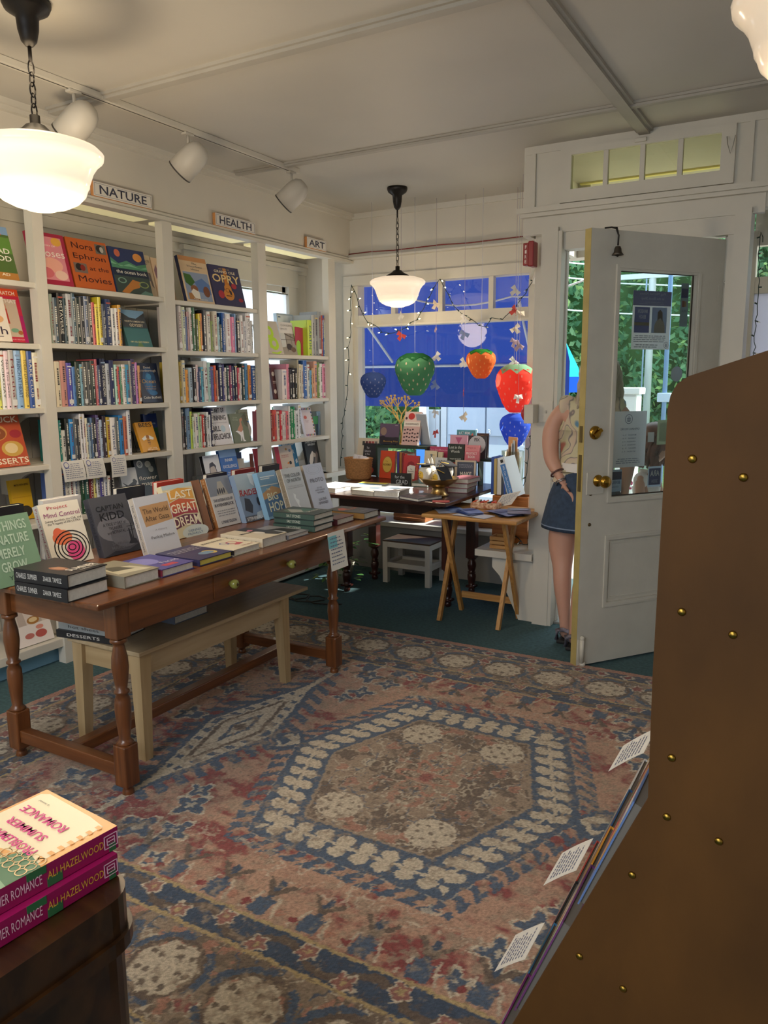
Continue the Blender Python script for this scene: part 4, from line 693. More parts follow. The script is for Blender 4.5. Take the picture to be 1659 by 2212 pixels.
for sx in (-1,1):
    for sy,yc in ((-1,-.465),(1,.405)):
        mb=MB(); a=.028; b=.019; z0=.0125; x=sx*.160
        o=[(x-a,yc-a),(x+a,yc-a),(x+a,yc+a),(x-a,yc+a)]; i=[(x+sx*a-(sx>0)*2*b,yc+sy*a-(sy>0)*2*b),(0,0)]
        x0=x+sx*a-(2*b if sx>0 else 0); y0=yc+sy*a-(2*b if sy>0 else 0)
        lo=[(x0,y0),(x0+2*b,y0),(x0+2*b,y0+2*b),(x0,y0+2*b)]
        mb.add([(p[0],p[1],z0) for p in lo]+[(p[0],p[1],.435) for p in o],[(3,2,1,0),(4,5,6,7),(0,1,5,4),(1,2,6,5),(2,3,7,6),(3,0,4,7)]); mb.build('leg',MAPLEV,B)
# dark table under the window
Q=empty('window_table',(-2.4,4.45,0)); tag(Q,'dark mahogany table under the display window, crowded with gifts and books','table')
MB().box(-.57,.495,-.42,.50,.716,.74,bv=.005).build('tabletop',DARKW,Q)
MB().box(-.45,.33,-.07,-.05,.59,.716).build('apron',DARKW,Q); MB().box(-.45,.33,.37,.39,.59,.716).build('apron',DARKW,Q); MB().box(.33,.35,-.05,.37,.59,.716).build('apron',DARKW,Q)
for x in (-.44,.33):
    for y in (-.03,.35): turned(x,y,0,.716,DARKV,Q,.066,blk=(.47,.002))
t=empty('tray_table',(-1.785,4.25,0)); tag(t,'folding pine tray table with crossed legs, holding blue leaflets near the door','table')
PX=wood('c99a5a','a8743a',.5,0,4)
MB().box(-.255,.33,-.27,.23,.655,.678,bv=.008).build('tabletop',PX,t)
for x in (-.19,.19):
    MB().bar((x-.012,-.13,.0),(x-.012,.13,.655),.022,.030,0).build('leg',wood('c99a5a','a8743a',.5,2,4),t); MB().bar((x+.012,.15,.0),(x+.012,-.13,.655),.022,.030,0).build('leg',wood('c99a5a','a8743a',.5,2,4),t)
MB().box(-.17,.17,.125,.140,.09,.13).build('stretcher',PX,t); MB().box(-.21,.21,-.15,-.11,.64,.655).build('cleat',PX,t); MB().box(-.21,.21,.11,.15,.64,.655).build('cleat',PX,t)
s=empty('step_stool',(-2.56,4.895,0)); tag(s,'low white stool with a dark wooden top under the window table','stool')
SG=mat('c4c2bc',.5,name='white_enamel_paint')
for x in (-.17,.17):
    for y in (-.115,.115): MB().box(x-.019,x+.019,y-.019,y+.019,0,.30).build('leg',SG,s)
for y in (-.115,.115):
    for a_,b_ in ((.262,.30),(.115,.15)): MB().box(-.151,.151,y-.016,y+.016,a_,b_).build('rail',SG,s)
for x in (-.17,.17):
    for a_,b_ in ((.262,.30),(.115,.15)): MB().box(x-.016,x+.016,-.096,.096,a_,b_).build('rail',SG,s)
MB().box(-.189,.189,-.134,.134,.3005,.312,bv=.002).build('seat',wood('4a3626','2c2018',.5,0,4),s); MB().box(-.15,.15,-.10,.10,.12,.128).build('shelf',SG,s)
# pine crates
def crate(name,x0,x1,y0,y1,z0,z1,label,slat=.07,c1='c47a38',c2='9c5a26'):
    g=empty(name,((x0+x1)/2,(y0+y1)/2,z0)); tag(g,label,'crate'); a=(x1-x0)/2;b=(y1-y0)/2;h=z1-z0; m=wood(c1,c2,.5,0,5); n=max(2,round(h/slat)); s=h/n
    for k in range(n):
        zz=k*s; MB().box(-a,a,-b,-b+.01,zz+.003,zz+s-.003).build('slat',m,g); MB().box(-a,a,b-.01,b,zz+.003,zz+s-.003).build('slat',m,g)
    for sx in (-1,1): MB().box(min(sx*a,sx*(a-.012)),max(sx*a,sx*(a-.012)),-b+.01,b-.01,.003,h-.003).build('end_board',m,g)
    MB().box(-a+.012,a-.012,-b+.01,b-.01,.0,.01).build('bottom',m,g); return g
crate('wooden_crate',-1.835,-1.60,4.57,4.70,.426,.725,'tall orange pine crate standing on the platform behind the tray table',.3)
crate('slatted_box',-1.765,-1.645,4.36,4.46,.426,.505,'small slatted pine box on the platform under the tray table',.026,'cc9c60','b07c40')
crate('slatted_box',-2.87,-2.60,5.14,5.30,.386,.47,'low pine box on the left of the window platform, under the dark table',.03,'a86a3c','7c4622')
crate('slatted_box',-2.46,-2.06,5.16,5.32,.386,.50,'wide pine box on the window platform behind the table legs',.04,'a86a3c','7c4622')
# ================================================================ BOOK DISPLAY CASE AT RIGHT
K=empty('display_case',(0,1.2,0)); tag(K,'big brown plywood display case filling the lower right corner, studded with brass screws','display case')
prof=[(-.21,.79),(-.213,.99),(-.212,1.405),(-.209,1.424),(-.201,1.440),(-.186,1.451),(.25,1.598),(.30,1.605),(.34,1.59),(.36,1.55),(.36,0),(-.545,0)]
PLY=mat('523411',.66,noise=.28,nscale=5,stretch=(1,1,.5),spec=.25,bump=.15,bscale=90,name='stained_plywood')
fixn(MB().prism(prof,0,.019).build('side_panel',PLY,K)); fixn(MB().prism(prof,.90,.919).build('side_panel',PLY,K))
mb=MB(); prs=[(-.545,0),(-.21,.79)]
for (xa,za) in ((-.185,.99),(-.205,.79),(-.305,.53),(-.415,.27),(-.50,.05)): MB().box(xa+.012,.30,.019,.90,za-.018,za).build('shelf',wood('6e4518','54320f',.45,1,1.1),K)
MB().box(.34,.358,.019,.90,.0,1.55).build('back_panel',PLY,K)
def slope(z): return -.21-(.79-z)*.335/.79
fb_=MB(); fb_.add([(slope(z)+.025,y,z) for z,y in ((.05,.02),(.05,.9),(.76,.9),(.76,.02))],[(0,1,2,3)]); fb_.build('sloped_board',PLY,K)
SCR=mat('9a7a34',.3,metal=1,name='brass_screw')
for x,z in ((-.174,1.333),(-.105,1.31),(-.176,1.103),(-.104,1.079),(-.18,.768),(-.103,.75),(-.308,.47),(-.233,.439),(-.178,.868),(-.228,.651)):
    MB().lathe([(.0062,0),(.0062,.0015),(.0045,.0035),(.0001,.004)],14,0,Matrix.Translation((x,0,z))@Matrix.Rotation(R(90),4,'X')).build('screw',SCR,K)
tl=math.atan(.335/.79)
r=random.Random(4)
for row,(zb,hh,cols) in enumerate(((.535,.235,('5f78a8','c8382c','23242a','d9c08a')),(.272,.235,('6a3a6c','e0a03a','2f5a8c','dadada')),(.02,.225,('7a2a6e','3f78a4','2a2c30','b5463c')))):
    y=1.235
    for i,c in enumerate(cols):
        w=(.165,.19,.15,.17)[(i+row)%4]; y+=w/2+.006
        book('%s book, %s sloping row of the plywood display case, %s from near panel'%(cname(c),('top','middle','bottom')[row],ORD[i]),w,hh,.022,c,(slope(zb)-.008,y,zb+.003),-PI/2,tl*.93,arts=[('r',('d9d4c4','c8b06a','8a3040')[i%3],.1,.62,.9,.88),('c',('e0a030','4a8a6a','d0d0d0')[(i+row)%3],.5,.35,.3,.22)]+lines('e8e4d8' if i%2 else '30323a',.15,.85,.06,.14,2,i+row),group='books facing out on the sloping display case',name='book',pages=mat('6f6a62',.8,name='grey_pages')); y+=w/2  # page edges in one plain dark grey instead of white
def notecard(name,label,c,u,v,w,h,group,curl=.0,seed=1,seal_=False,tab=None):
    """paper card spanned by unit vectors u (width) and v (down); writing on both faces side"""
    c=Vector(c);u=Vector(u).normalized();v=Vector(v).normalized();n=u.cross(v).normalized(); mb=MB(); N=6; vs=[]
    for k in (0,1):
        for i in range(N+1):
            t=i/N; q=c+v*h*t+n*(curl*t*t)+n*(.0004*k)
            vs+=[q-u*w/2,q+u*w/2]
    o=(N+1)*2; fs=[]
    for i in range(N): fs+=[(2*i,2*i+1,2*i+3,2*i+2),(o+2*i,o+2*i+2,o+2*i+3,o+2*i+1)]
    g=mb.add(vs,fs).build(name,CARD); r=random.Random(seed); ln=MB()
    for j in range(8):
        t=.16+.095*j; q=c+v*h*t+n*(curl*t*t); a=-w*.40+(w*.28 if seal_ and j<2 else 0); e=w*.42-w*r.uniform(0,.2)
        while a<e:
            b=min(e,a+w*r.uniform(.05,.13))
            for sg in (-1,1): ln.add([q+u*a+n*(.0012*sg),q+u*b+n*(.0012*sg),q+u*b+v*h*.028+n*(.0012*sg),q+u*a+v*h*.028+n*(.0012*sg)],[(0,1,2,3)])
            a=b+w*.03
    ln.build('handwriting',mat('6c7490',.8,name='pen_ink'),g)
    if seal_:
        q=c+v*h*.2-u*w*.30; sm=MB(); k=24
        for sg in (1,-1): sm.add([q+(u*math.cos(2*PI*i/k)+v*math.sin(2*PI*i/k))*rr+n*(.0014*sg) for rr in (w*.12,w*.095) for i in range(k)],[(i,(i+1)%k,k+(i+1)%k,k+i) for i in range(k)])
        sm.build('stamp',mat('5a62a0',.8),g)
    if tab:
        MB().add([c-u*w*.5+v*h*.1-n*.001*s_+u*a_+v*b_ for s_ in (1,) for a_,b_ in ((0,0),(w*.5,0),(w*.5,h*.32),(0,h*.32))],[(0,1,2,3)]).add([c-u*w*.5+v*h*.1+n*.002+u*a_+v*b_ for a_,b_ in ((0,0),(w*.5,0),(w*.5,h*.32),(0,h*.32))],[(0,1,2,3)]).build('sticky_note',mat(tab,.8),g)
    return tag(g,label,'card',group)
gk='handwritten cards sticking out of the display case'
for y,z,l in ((1.52,.74,'small handwritten card, uppermost sticking out of the plywood display case'),(1.45,.50,'largest handwritten card sticking out halfway down the plywood display case'),(1.42,.29,'lowest handwritten card sticking out of the plywood display case, near the floor')):
    notecard('shelf_card',l,(slope(z)-.036,y,z),(0,1,0),(-.75,0,-.55),.125,.085,gk,-.006,int(z*100))
# ================================================================ TRUNK BOX AND ROMANCE NOVELS (front left)
X=empty('side_cabinet',(-.908,.40,0),R(-3)); tag(X,'dark brown wooden chest with a rounded rim in the lower left corner','chest')
DK=wood('3f250e','241206',.35,0,2.2,.25,dist=2.2)
def rbox(x0,x1,y0,y1,z0,z1,r,mb=None,mi=0,n=6):
    mb=mb or MB(); pts=[]
    for cx,cy,a0 in ((x1-r,y1-r,0),(x0+r,y1-r,90),(x0+r,y0+r,180),(x1-r,y0+r,270)):
        for i in range(n+1): a=R(a0+90*i/n); pts.append((cx+r*math.cos(a),cy+r*math.sin(a)))
    return mb.prism(pts[::-1],z0,z1,mi,plane='xy')
rbox(-.50,.175,-.6,.235,.765,.818,.045).build('upper_box',DK,X); rbox(-.52,.181,-.62,.243,.747,.766,.055).build('rim',DK,X); rbox(-.50,.171,-.6,.233,.60,.747,.05).build('lower_box',DK,X); rbox(-.51,.176,-.61,.238,.588,.601,.05).build('base_moulding',DK,X)
for x in (-.42,.10):
    for y in (-.5,.15): MB().box(x-.03,x+.03,y-.03,y+.03,.0,.589,bv=.005).build('leg',DK,X)
MAG='9c1458'
def romance(lb,loc,rz,top):
    arts=[('r','e8a860',0,0,1,1),('p','f0e0b8',[(.06,.50),(.30,.44),(.50,.47),(.66,.42),(.97,.46),(.97,.05),(.90,.02),(.30,.03),(.08,.05)]),
      ('p','8fae8a',[(0,.50),(1,.50),(1,.62),(.5,.70),(0,.66)]),('p','4a7a5a',[(.0,.44),(.28,.40),(.36,.50),(.2,.60),(0,.62)]),('c','d85a94',.62,.86,.30,.12),('c','4a3838',.60,.66,.20,.11),('p','f0b890',[(.2,.80),(.5,.70),(.62,.80),(.4,.98),(.1,1),(.05,.9)]),('p','4a9a80',[(0,.82),(.2,.86),(.22,1),(0,1)]),('p','c87838',[(.45,.55),(.62,.53),(.60,.62),(.48,.63)])] if top else []
    for i in range(5):
        for j in range(3):
            if top: arts.append(('o','e8c890',.06+.085*i,.42+.05*j,.045,.030,.80))
    for i in range(7):
        if top: arts.append(('r','e8a860',.06+.0*i,.06+.055*i,.12,.085+.055*i))
    b=book(lb,.160,.242,.030,MAG,loc,rz,0,arts,[('PROBLEMATIC',.55,.40,.70,.055,'e04a8c'),('SUMMER',.56,.30,.52,.055,'e04a8c'),('ROMANCE',.58,.19,.60,.060,'e04a8c'),('a novel',.8,.10,.14,.016,'6a6a5a')] if top else [],[('PROBLEMATIC SUMMER ROMANCE',.70,.52,.42,'f0c4d8'),('ALI HAZELWOOD',.25,.32,.34,'e8b040')],group='romance paperbacks stacked on the chest',pages=mat('d8cdb4',.8,name='cream_pages'),flat=True,hard=False)
    mb=MB(); z=.045*.242
    for r0,r1,zz0,zz1 in ((.006,.024,z-.010,z-.009),(.006,.024,z+.009,z+.010),(.006,.007,z-.01,z+.01),(.023,.024,z-.01,z+.01),(.010,.011,z-.006,z+.006),(.019,.02,z-.006,z+.006),(.0145,.0155,z-.006,z+.006),(.010,.02,z-.006,z-.005),(.010,.02,z+.005,z+.006)): mb.box(-.0806,-.0801,r0,r1,zz0,zz1)
    mb.build('publisher_mark',mat('e6c0d4',.6),b)
    MB().box(-.0804,-.0800,.018,.030,.004,.014).box(-.0804,-.08,.0,.010,.10,.125).box(-.0804,-.08,.018,.03,.08,.10).build('leaf_mark',mat('2f6a40',.6),b)
    return b
romance('lower of two magenta-spined romance paperbacks stacked on the chest',(-.838,.630,.8195),PI+R(-4.5),False)
romance('upper of two romance paperbacks, its cover lettered PROBLEMATIC SUMMER ROMANCE',(-.846,.641,.8505),PI+R(-5.5),True)
# ================================================================ LANTERNS
def lantern(x,y,zt,zb,r,col,dot,top,label,n=8,zs=None):
    h=zt-zb; g=empty('paper_lantern',(x,y,zb)); tag(g,label,'lantern','strawberry-shaped paper lanterns'); prof=[(.30,0),(.48,.07),(.68,.22),(.86,.42),(.97,.55),(1.0,.66),(.95,.79),(.81,.895),(.60,.96),(.40,1.0)]
    def rad(t):
        for (r0,t0),(r1,t1) in zip(prof,prof[1:]):
            if t<=t1: k=(t-t0)/(t1-t0); return r0+(r1-r0)*(k*k*(3-2*k)*.4+k*.6)
        return prof[-1][0]
    P=[]; N=44
    for i in range(N+1): t=i/N; P.append((r*(rad(t)+(.012 if i%2 else 0)),h*t))
    mb=MB(); mb.lathe(P,40,0); mb.f=mb.f[:-2]; mb.m=mb.m[:-2]; mb.sm=mb.sm[:-2]; mb.build('shade',thinmat(col,.5,'lantern_paper'),g)
    d=MB(); rr=random.Random(int(x*100))
    for k in range(6):
        t=.14+.12*k
        for j in range(10):
            a=2*PI*(j+.5*(k%2)+.15*rr.random())/10; tt=t+rr.uniform(-.02,.02); q=Vector((math.cos(a),math.sin(a),0)); c=q*(r*(rad(tt)+.022))+Vector((0,0,h*tt)); s=Vector((-q.y,q.x,0)); u=Vector((q.x*(rad(tt+.03)-rad(tt-.03))*r,q.y*(rad(tt+.03)-rad(tt-.03))*r,.06*h)).normalized()
            d.add([c+s*(.006*math.cos(w*PI/4))*(r/.15)+u*(.011*math.sin(w*PI/4))*(r/.15) for w in range(8)],[tuple(range(8))])
    d.build('seed_dots',thinmat(dot,.5,'lantern_paper'),g)
    if top:
        m=MB(); vs=[]; K_=32
        for t,rj in ((1.0,0),(.93,0),(None,0)):
            for i in range(K_):
                a=2*PI*i/K_; tt=t if t else (.80 if i%4==2 else (.86 if i%2 else .90)); vs.append((r*(rad(tt)+.03)*math.cos(a),r*(rad(tt)+.03)*math.sin(a),h*tt+.002))
        m.add(vs,[(j*K_+i,j*K_+(i+1)%K_,(j+1)*K_+(i+1)%K_,(j+1)*K_+i) for j in range(2) for i in range(K_)],0,None,True); m.build('leaf_collar',thinmat(top,.5,'lantern_paper'),g)
    MB().tube([(0,0,h*.99),(0,0,(zs or 2.699)-zb)],.0016,5).build('string',mat('d0d0d8',.6),g)
    MB().tube([(-r*.22,0,h),(0,0,h+.012),(r*.22,0,h)],.0015,5).build('wire_hanger',mat('9a9a9a',.4,metal=.8),g)
lantern(-3.005,5.08,1.497,1.312,.096,'5068a8','b4bedc',None,'small dark blue paper strawberry lantern, leftmost in the window')
lantern(-2.665,5.10,1.628,1.330,.144,'62a078','ecdcc4','2f6a44','large green paper strawberry lantern with pale seeds')
lantern(-2.150,5.10,1.645,1.448,.103,'f08a50','f8cc80','3a8a3c','orange paper strawberry lantern with a green leaf collar')
lantern(-1.885,5.08,1.538,1.220,.136,'fa6454','fbb4a0','8cc8a0','big red paper strawberry lantern glowing in the sun')
lantern(-1.878,5.06,1.212,.990,.105,'4c70d8','c4d0f0',None,'bright blue paper strawberry lantern hanging below the red one',zs=1.24)
# ================================================================ GARLANDS OF FOLDED PAPER
cols=['e2ddd0','c8544c','d8c8b0','b8a0a8','e8e4dc','8c9cc0']
for gi,(x,zl,lb) in enumerate(((-2.829,[1.914,1.77],'string of folded paper bows left of the window pendant'),(-2.545,[1.979,1.813,1.61,1.405,1.207,1.06],'string of cream paper bows hanging right of the green lantern'),(-2.322,[1.865,1.762,1.563,1.352,1.183],'string of folded paper scraps left of the orange lantern'),(-1.945,[2.038,1.907,1.787,1.699,1.565],'string of folded paper bows above the red lantern'),(-1.80,[1.904,1.664],'rightmost string of paper bows, in front of the red lantern'))):
    y=5.20 if gi<4 else 4.9; g=empty('paper_garland',(x,y,2.699)); tag(g,lb,'garland','paper garlands in the window')
    if gi==4: zl=[1.86,1.66,1.33]
    MB().tube([(0,0,0),(0,0,zl[-1]-2.699-.03)],.0012,5).build('string',mat('b8a8b8',.6),g); r=random.Random(gi*7+1)
    for k,z in enumerate(zl):
        a=r.uniform(-1,1); M=Matrix.Translation((0,0,z-2.699))@Matrix.Rotation(r.uniform(0,3),4,'Z')@Matrix.Rotation(a,4,'Y'); c=cols[(k+gi*2)%6]
        MB().add([(-.035,-.004,.016),(0,.0,.009),(0,0,-.009),(-.035,.006,-.018),(.035,.004,.018),(.035,-.006,-.016)],[(0,1,2,3),(1,4,5,2)],0,M).add([(-.010,.002,.0),(.012,.002,.0),(.016,.010,-.045),(-.014,.006,-.04)],[(0,1,2,3)],0,M).build('paper_bow',thinmat(c,.4,'paper'),g)
# ================================================================ FAIRY LIGHTS
LIT=mat('ffe9a0',.4,emit=14,name='lit_bulb'); OFF=mat('d8dcd0',.2,name='unlit_bulb'); WIRE=mat('1c3430',.5,name='green_wire')
def fairy(name,label,pts,step,litfn,r=.0026,seed=1):
    g=empty(name,pts[0]); tag(g,label,'fairy lights'); o=Vector(pts[0]); P=[Vector(p)-o for p in pts]; r_=random.Random(seed)
    dense=[]
    for a,b in zip(P,P[1:]):
        n=max(1,int((b-a).length/.03))
        for i in range(n): dense.append(a.lerp(b,i/n)+Vector((r_.gauss(0,.003),r_.gauss(0,.002),r_.gauss(0,.002))))
    dense.append(P[-1]); MB().tube(dense,r,6).build('wire',WIRE,g); acc=0
    for i in range(1,len(dense)):
        acc+=(dense[i]-dense[i-1]).length
        if acc>step:
            acc=0; d=Vector((r_.choice((-1,1))*r_.uniform(.4,1),r_.uniform(-.5,0),r_.uniform(-.8,.5))).normalized(); a=dense[i]; e=a+d*.018; l=litfn(i/len(dense))
            s=MB().tube([a,e],.0042,6).build('socket',WIRE,g); MB().tube([e,e+d*.008,e+d*.014],[.0035,.003,.0008],6).build('bulb',LIT if l else OFF,s)
    return g
yw=5.27
main=[(-3.309,2.167),(-3.264,2.084),(-3.204,1.94),(-3.159,1.882),(-3.076,1.841),(-3.032,1.802),(-2.966,1.79),(-2.89,1.802),(-2.826,1.827),(-2.783,1.862),(-2.741,1.875),(-2.720,1.91),(-2.678,1.962),(-2.617,2.066),(-2.552,2.159),(-2.516,2.104),(-2.435,1.959),(-2.375,1.912),(-2.296,1.865),(-2.242,1.819),(-2.189,1.808),(-2.143,1.867),(-2.067,1.855),(-2.022,1.896),(-1.967,1.944),(-1.90,2.02),(-1.85,2.10)]
fairy('fairy_lights','fairy lights draped in two swags across the top of the display window',[(x,yw,z) for x,z in main],.05,lambda t:t<.55,seed=3)
left=[(-3.278,2.16),(-3.293,2.072),(-3.292,1.941),(-3.3,1.809),(-3.319,1.695),(-3.322,1.503),(-3.343,1.328),(-3.363,1.21),(-3.382,1.11),(-3.397,.935),(-3.41,.76)]
fairy('fairy_lights','fairy lights hanging down the left side of the display window frame',[(x,5.24,z) for x,z in left],.075,lambda t:t<.5,seed=5)
fairy('fairy_lights','dark fairy light wire hanging down beside the blue lantern at the right of the window',[(-1.70,4.98,1.85),(-1.714,4.98,1.558),(-1.733,4.98,1.319),(-1.734,4.98,1.106),(-1.751,4.98,.92),(-1.767,4.98,.763),(-1.80,4.95,.66),(-1.75,4.7,.62),(-1.70,4.55,.50),(-1.60,4.5,.445),(-1.52,4.52,.44)],.07,lambda t:False,seed=6)
fairy('fairy_lights','unlit fairy lights hanging at the far right edge of the photo',[(-.43,5.10,2.20),(-.448,5.10,2.263),(-.445,5.10,2.111),(-.439,5.10,1.957),(-.436,5.10,1.801),(-.440,5.10,1.618),(-.43,5.10,1.2)],.065,lambda t:False,seed=9)
# ================================================================ HEATER-SIDE PLANT, SMALL THINGS
g=empty('potted_plant',(-3.02,4.62,0)); tag(g,'leafy pothos plant in a pale pot on the floor behind the long table','plant')
MB().lathe([(.07,0),(.10,.14),(.105,.15),(.095,.15),(.085,.10),(.0001,.10)],24).build('pot',mat('b8b2a0',.5),g)
mb=MB(); r=random.Random(12); st=MB()
for i in range(95):
    a=r.uniform(0,2*PI); rr=r.uniform(.04,.24); z=r.uniform(.04,.34); p=Vector((rr*math.cos(a),rr*math.sin(a),z)); o=Vector((math.cos(a),math.sin(a),r.uniform(-.7,.3))).normalized(); s=Vector((-math.sin(a),math.cos(a),0)); L=r.uniform(.035,.06); n=o.cross(s)
    mb.add([p,p+o*L*.35+s*L*.42+n*.004,p+o*L*.9+s*L*.28,p+o*L*1.35,p+o*L*.9-s*L*.28,p+o*L*.35-s*L*.42+n*.004],[(0,1,2,3,4,5)],r.choice((0,0,1)))
    if i%5==0: st.tube([(0,0,.12),p*.5+Vector((0,0,.1)),p],.0025,5)
mb.build('leaf_cluster',[mat('3d6a34',.4),mat('6f8a38',.4)],g); st.build('stem',mat('4a6a34',.5),g)
mb=MB()
pw=empty('power_strip',(-3.2,4.1,0)); tag(pw,'tangle of black cable and a small plug box on the carpet beyond the long table','cable')
mb.tube([(.1*math.cos(t*.9)+.02*t,.08*math.sin(t*.9),.012+.004*(t%3)) for t in range(22)],.005,6).build('cable',mat('1c1c1c',.5),pw); MB().box(-.05,.05,-.03,.03,.004,.05,bv=.004).build('plug_box',mat('222222',.4),pw)
# ================================================================ PEOPLE
def skin_body(name,V,E,rad,root,m,parent,sub=2):
    me=bpy.data.meshes.new(name); me.from_pydata(V,E,[]); o=bpy.data.objects.new(name,me); COL.objects.link(o); o.parent=parent
    md=o.modifiers.new('Skin','SKIN'); md.use_smooth_shade=True; md.branch_smoothing=.6
    for i,s in enumerate(me.skin_vertices[0].data): s.radius=rad[i] if isinstance(rad[i],tuple) else (rad[i],rad[i]); s.use_root=(i==root)
    o.modifiers.new('Sub','SUBSURF').levels=sub; o.modifiers['Sub'].render_levels=sub
    me.materials.append(m); return o
def person(spec,label,loc,skinc):
    g=empty('person',loc); tag(g,label,'person'); return g
SK=mat('c99a86',.5,noise=.05,sub=.08,name='skin')
Pn=empty('person',(-1.14,4.17,0)); tag(Pn,'woman in a floral sleeveless top and denim skirt, back turned, standing in the doorway','person')
N={}; V=[];Eg=[];Rd=[]
def nd(k,p,r,par=None):
    N[k]=len(V); V.append(p); Rd.append(r)
    if par: Eg.append((N[par],N[k]))
nd('pel',(0,0,.84),(.135,.10)); nd('bel',(0,0,.97),(.12,.09),'pel'); nd('rib',(.01,.01,1.10),(.125,.095),'bel'); nd('che',(.01,.01,1.21),(.135,.095),'rib'); nd('nb',(.02,.015,1.325),(.06,.055),'che'); nd('nk',(.025,.02,1.37),(.047,.05),'nb'); nd('hd1',(.03,.035,1.42),(.062,.070),'nk'); nd('hd2',(.03,.03,1.48),(.074,.088),'hd1'); nd('hd3',(.03,.025,1.54),(.052,.062),'hd2')
for s,k in ((-1,'l'),(1,'r')):
    x0=.01+s*.152; nd('sh'+k,(x0,.0,1.290),(.058,.058),'che')
    if s<0: J=[(-.192,-.01,1.19,.057),(-.196,-.02,1.10,.050),(-.175,-.055,1.01,.044),(-.115,-.09,.925,.029),(-.09,-.105,.89,.027)]
    else: J=[(.205,.02,1.18,.055),(.215,.03,1.07,.048),(.21,.03,.98,.042),(.205,.02,.87,.027),(.205,.015,.84,.026)]
    pk='sh'+k
    for i,(x,y,z,r) in enumerate(J): nd(k+'a%d'%i,(x,y,z),(r,r),pk); pk=k+'a%d'%i
    nd('hp'+k,(s*.10,0,.74),(.105,.095),'pel')
    if s<0: J=[(-.122,-.01,.58,.092),(-.108,-.02,.46,.064),(-.098,-.045,.40,.053),(-.092,-.055,.32,.053),(-.078,-.06,.20,.038),(-.068,-.07,.10,.028),(-.066,-.065,.045,.030),(-.066,.03,.030,.030),(-.068,.09,.024,.022)]
    else: J=[(.06,-.03,.58,.072),(.045,-.06,.46,.052),(.035,-.09,.40,.050),(.025,-.115,.32,.050),(.015,-.14,.20,.036),(.010,-.16,.10,.028),(.010,-.155,.045,.030),(.02,-.06,.030,.030),(.025,.0,.024,.022)]
    pk='hp'+k
    for i,(x,y,z,r) in enumerate(J): nd(k+'l%d'%i,(x,y,z),(r,r),pk); pk=k+'l%d'%i
# fingers : four and a thumb on each hand
for k,w,dirv,sd_ in (('l',N['la4'],Vector((.72,-.12,-.68)),Vector((.0,-1,.25))),('r',N['ra4'],Vector((-.02,-.05,-1)),Vector((0,1,0)))):
    dirv.normalize(); base=Vector(V[w]); sd_=(sd_-dirv*sd_.dot(dirv)).normalized(); nrm=dirv.cross(sd_)
    nd(k+'palm',tuple(base+dirv*.045),(.033,.019),k+'a4')
    for f,(off,L) in enumerate(((-.027,.060),(-.009,.070),(.009,.066),(.027,.052))):
        a=base+dirv*.075+sd_*off; nd(k+'f%da'%f,tuple(a),(.0105,.0105),k+'palm'); nd(k+'f%db'%f,tuple(a+dirv*L*.5+nrm*.008),(.0095,.0095),k+'f%da'%f); nd(k+'f%dc'%f,tuple(a+dirv*L*.85+nrm*.026),(.008,.008),k+'f%db'%f)
    a=base+dirv*.025+sd_*.030; nd(k+'ta',tuple(a),(.010,.010),k+'a4'); nd(k+'tb',tuple(a+dirv*.035+sd_*.016),(.0085,.0085),k+'ta')
body=skin_body('body',V,Eg,Rd,0,SK,Pn)
# top
FL=bpy.data.materials.new('floral_fabric'); FL.use_nodes=True; t=FL.node_tree; b=t.nodes['Principled BSDF']; b.inputs['Roughness'].default_value=.8
tc=t.nodes.new('ShaderNodeTexCoord'); n=t.nodes.new('ShaderNodeTexNoise'); n.inputs['Scale'].default_value=7; n.inputs['Detail'].default_value=1.5; t.links.new(tc.outputs['Object'],n.inputs[0])
rp=t.nodes.new('ShaderNodeValToRGB'); t.links.new(n.outputs[0],rp.inputs[0]); E_=rp.color_ramp.elements; E_[0].position=.30; E_[0].color=hexc('5f8aa8'); E_[1].position=.34; E_[1].color=hexc('c9c2a0')
for p_,c_ in ((.44,'ccc4a4'),(.455,'6f6a70'),(.47,'cdb8a6'),(.56,'cfc2a8'),(.575,'6a6478'),(.59,'c8bfa2'),(.66,'b9b592'),(.70,'a86a5c')): e=E_.new(p_); e.color=hexc(c_)
t.links.new(rp.outputs[0],b.inputs['Base Color'])
def loft(secs,n=28,name='top',m=None,parent=None,open_=True):
    vs=[];fs=[]
    for cx,cy,z,rx,ry in secs:
        for i in range(n): a=2*PI*i/n; vs.append((cx+rx*math.cos(a),cy+ry*math.sin(a),z+.004*math.sin(5*a)*(len(vs)//n>len(secs)-3)*0))
    for j in range(len(secs)-1):
        for i in range(n): fs.append((j*n+i,j*n+(i+1)%n,(j+1)*n+(i+1)%n,(j+1)*n+i))
    return MB().add(vs,fs,0,None,True).build(name,m,parent)
TopV=[(-.005,0,.955),(-.005,0,1.03),(.0,.01,1.12),(.01,.01,1.21),(.015,.012,1.295),(-.100,.0,1.305),(.120,.0,1.305),(-.160,-.005,1.290),(.200,.005,1.280)]
skin_body('top',TopV,[(0,1),(1,2),(2,3),(3,4),(3,5),(3,6),(5,7),(6,8)],[(.152,.110),(.152,.110),(.158,.112),(.160,.112),(.070,.062),(.076,.076),(.076,.076),(.070,.076),(.070,.076)],1,FL,Pn)
loft([(0,0,1.0,.142,.108),(0,0,.96,.146,.112),(0,0,.925,.150,.115)],name='undershirt_hem',m=mat('e4e0dc',.8),parent=Pn)
DEN=mat('34465e',.85,noise=.25,nscale=40,bump=.3,bscale=600,name='denim')
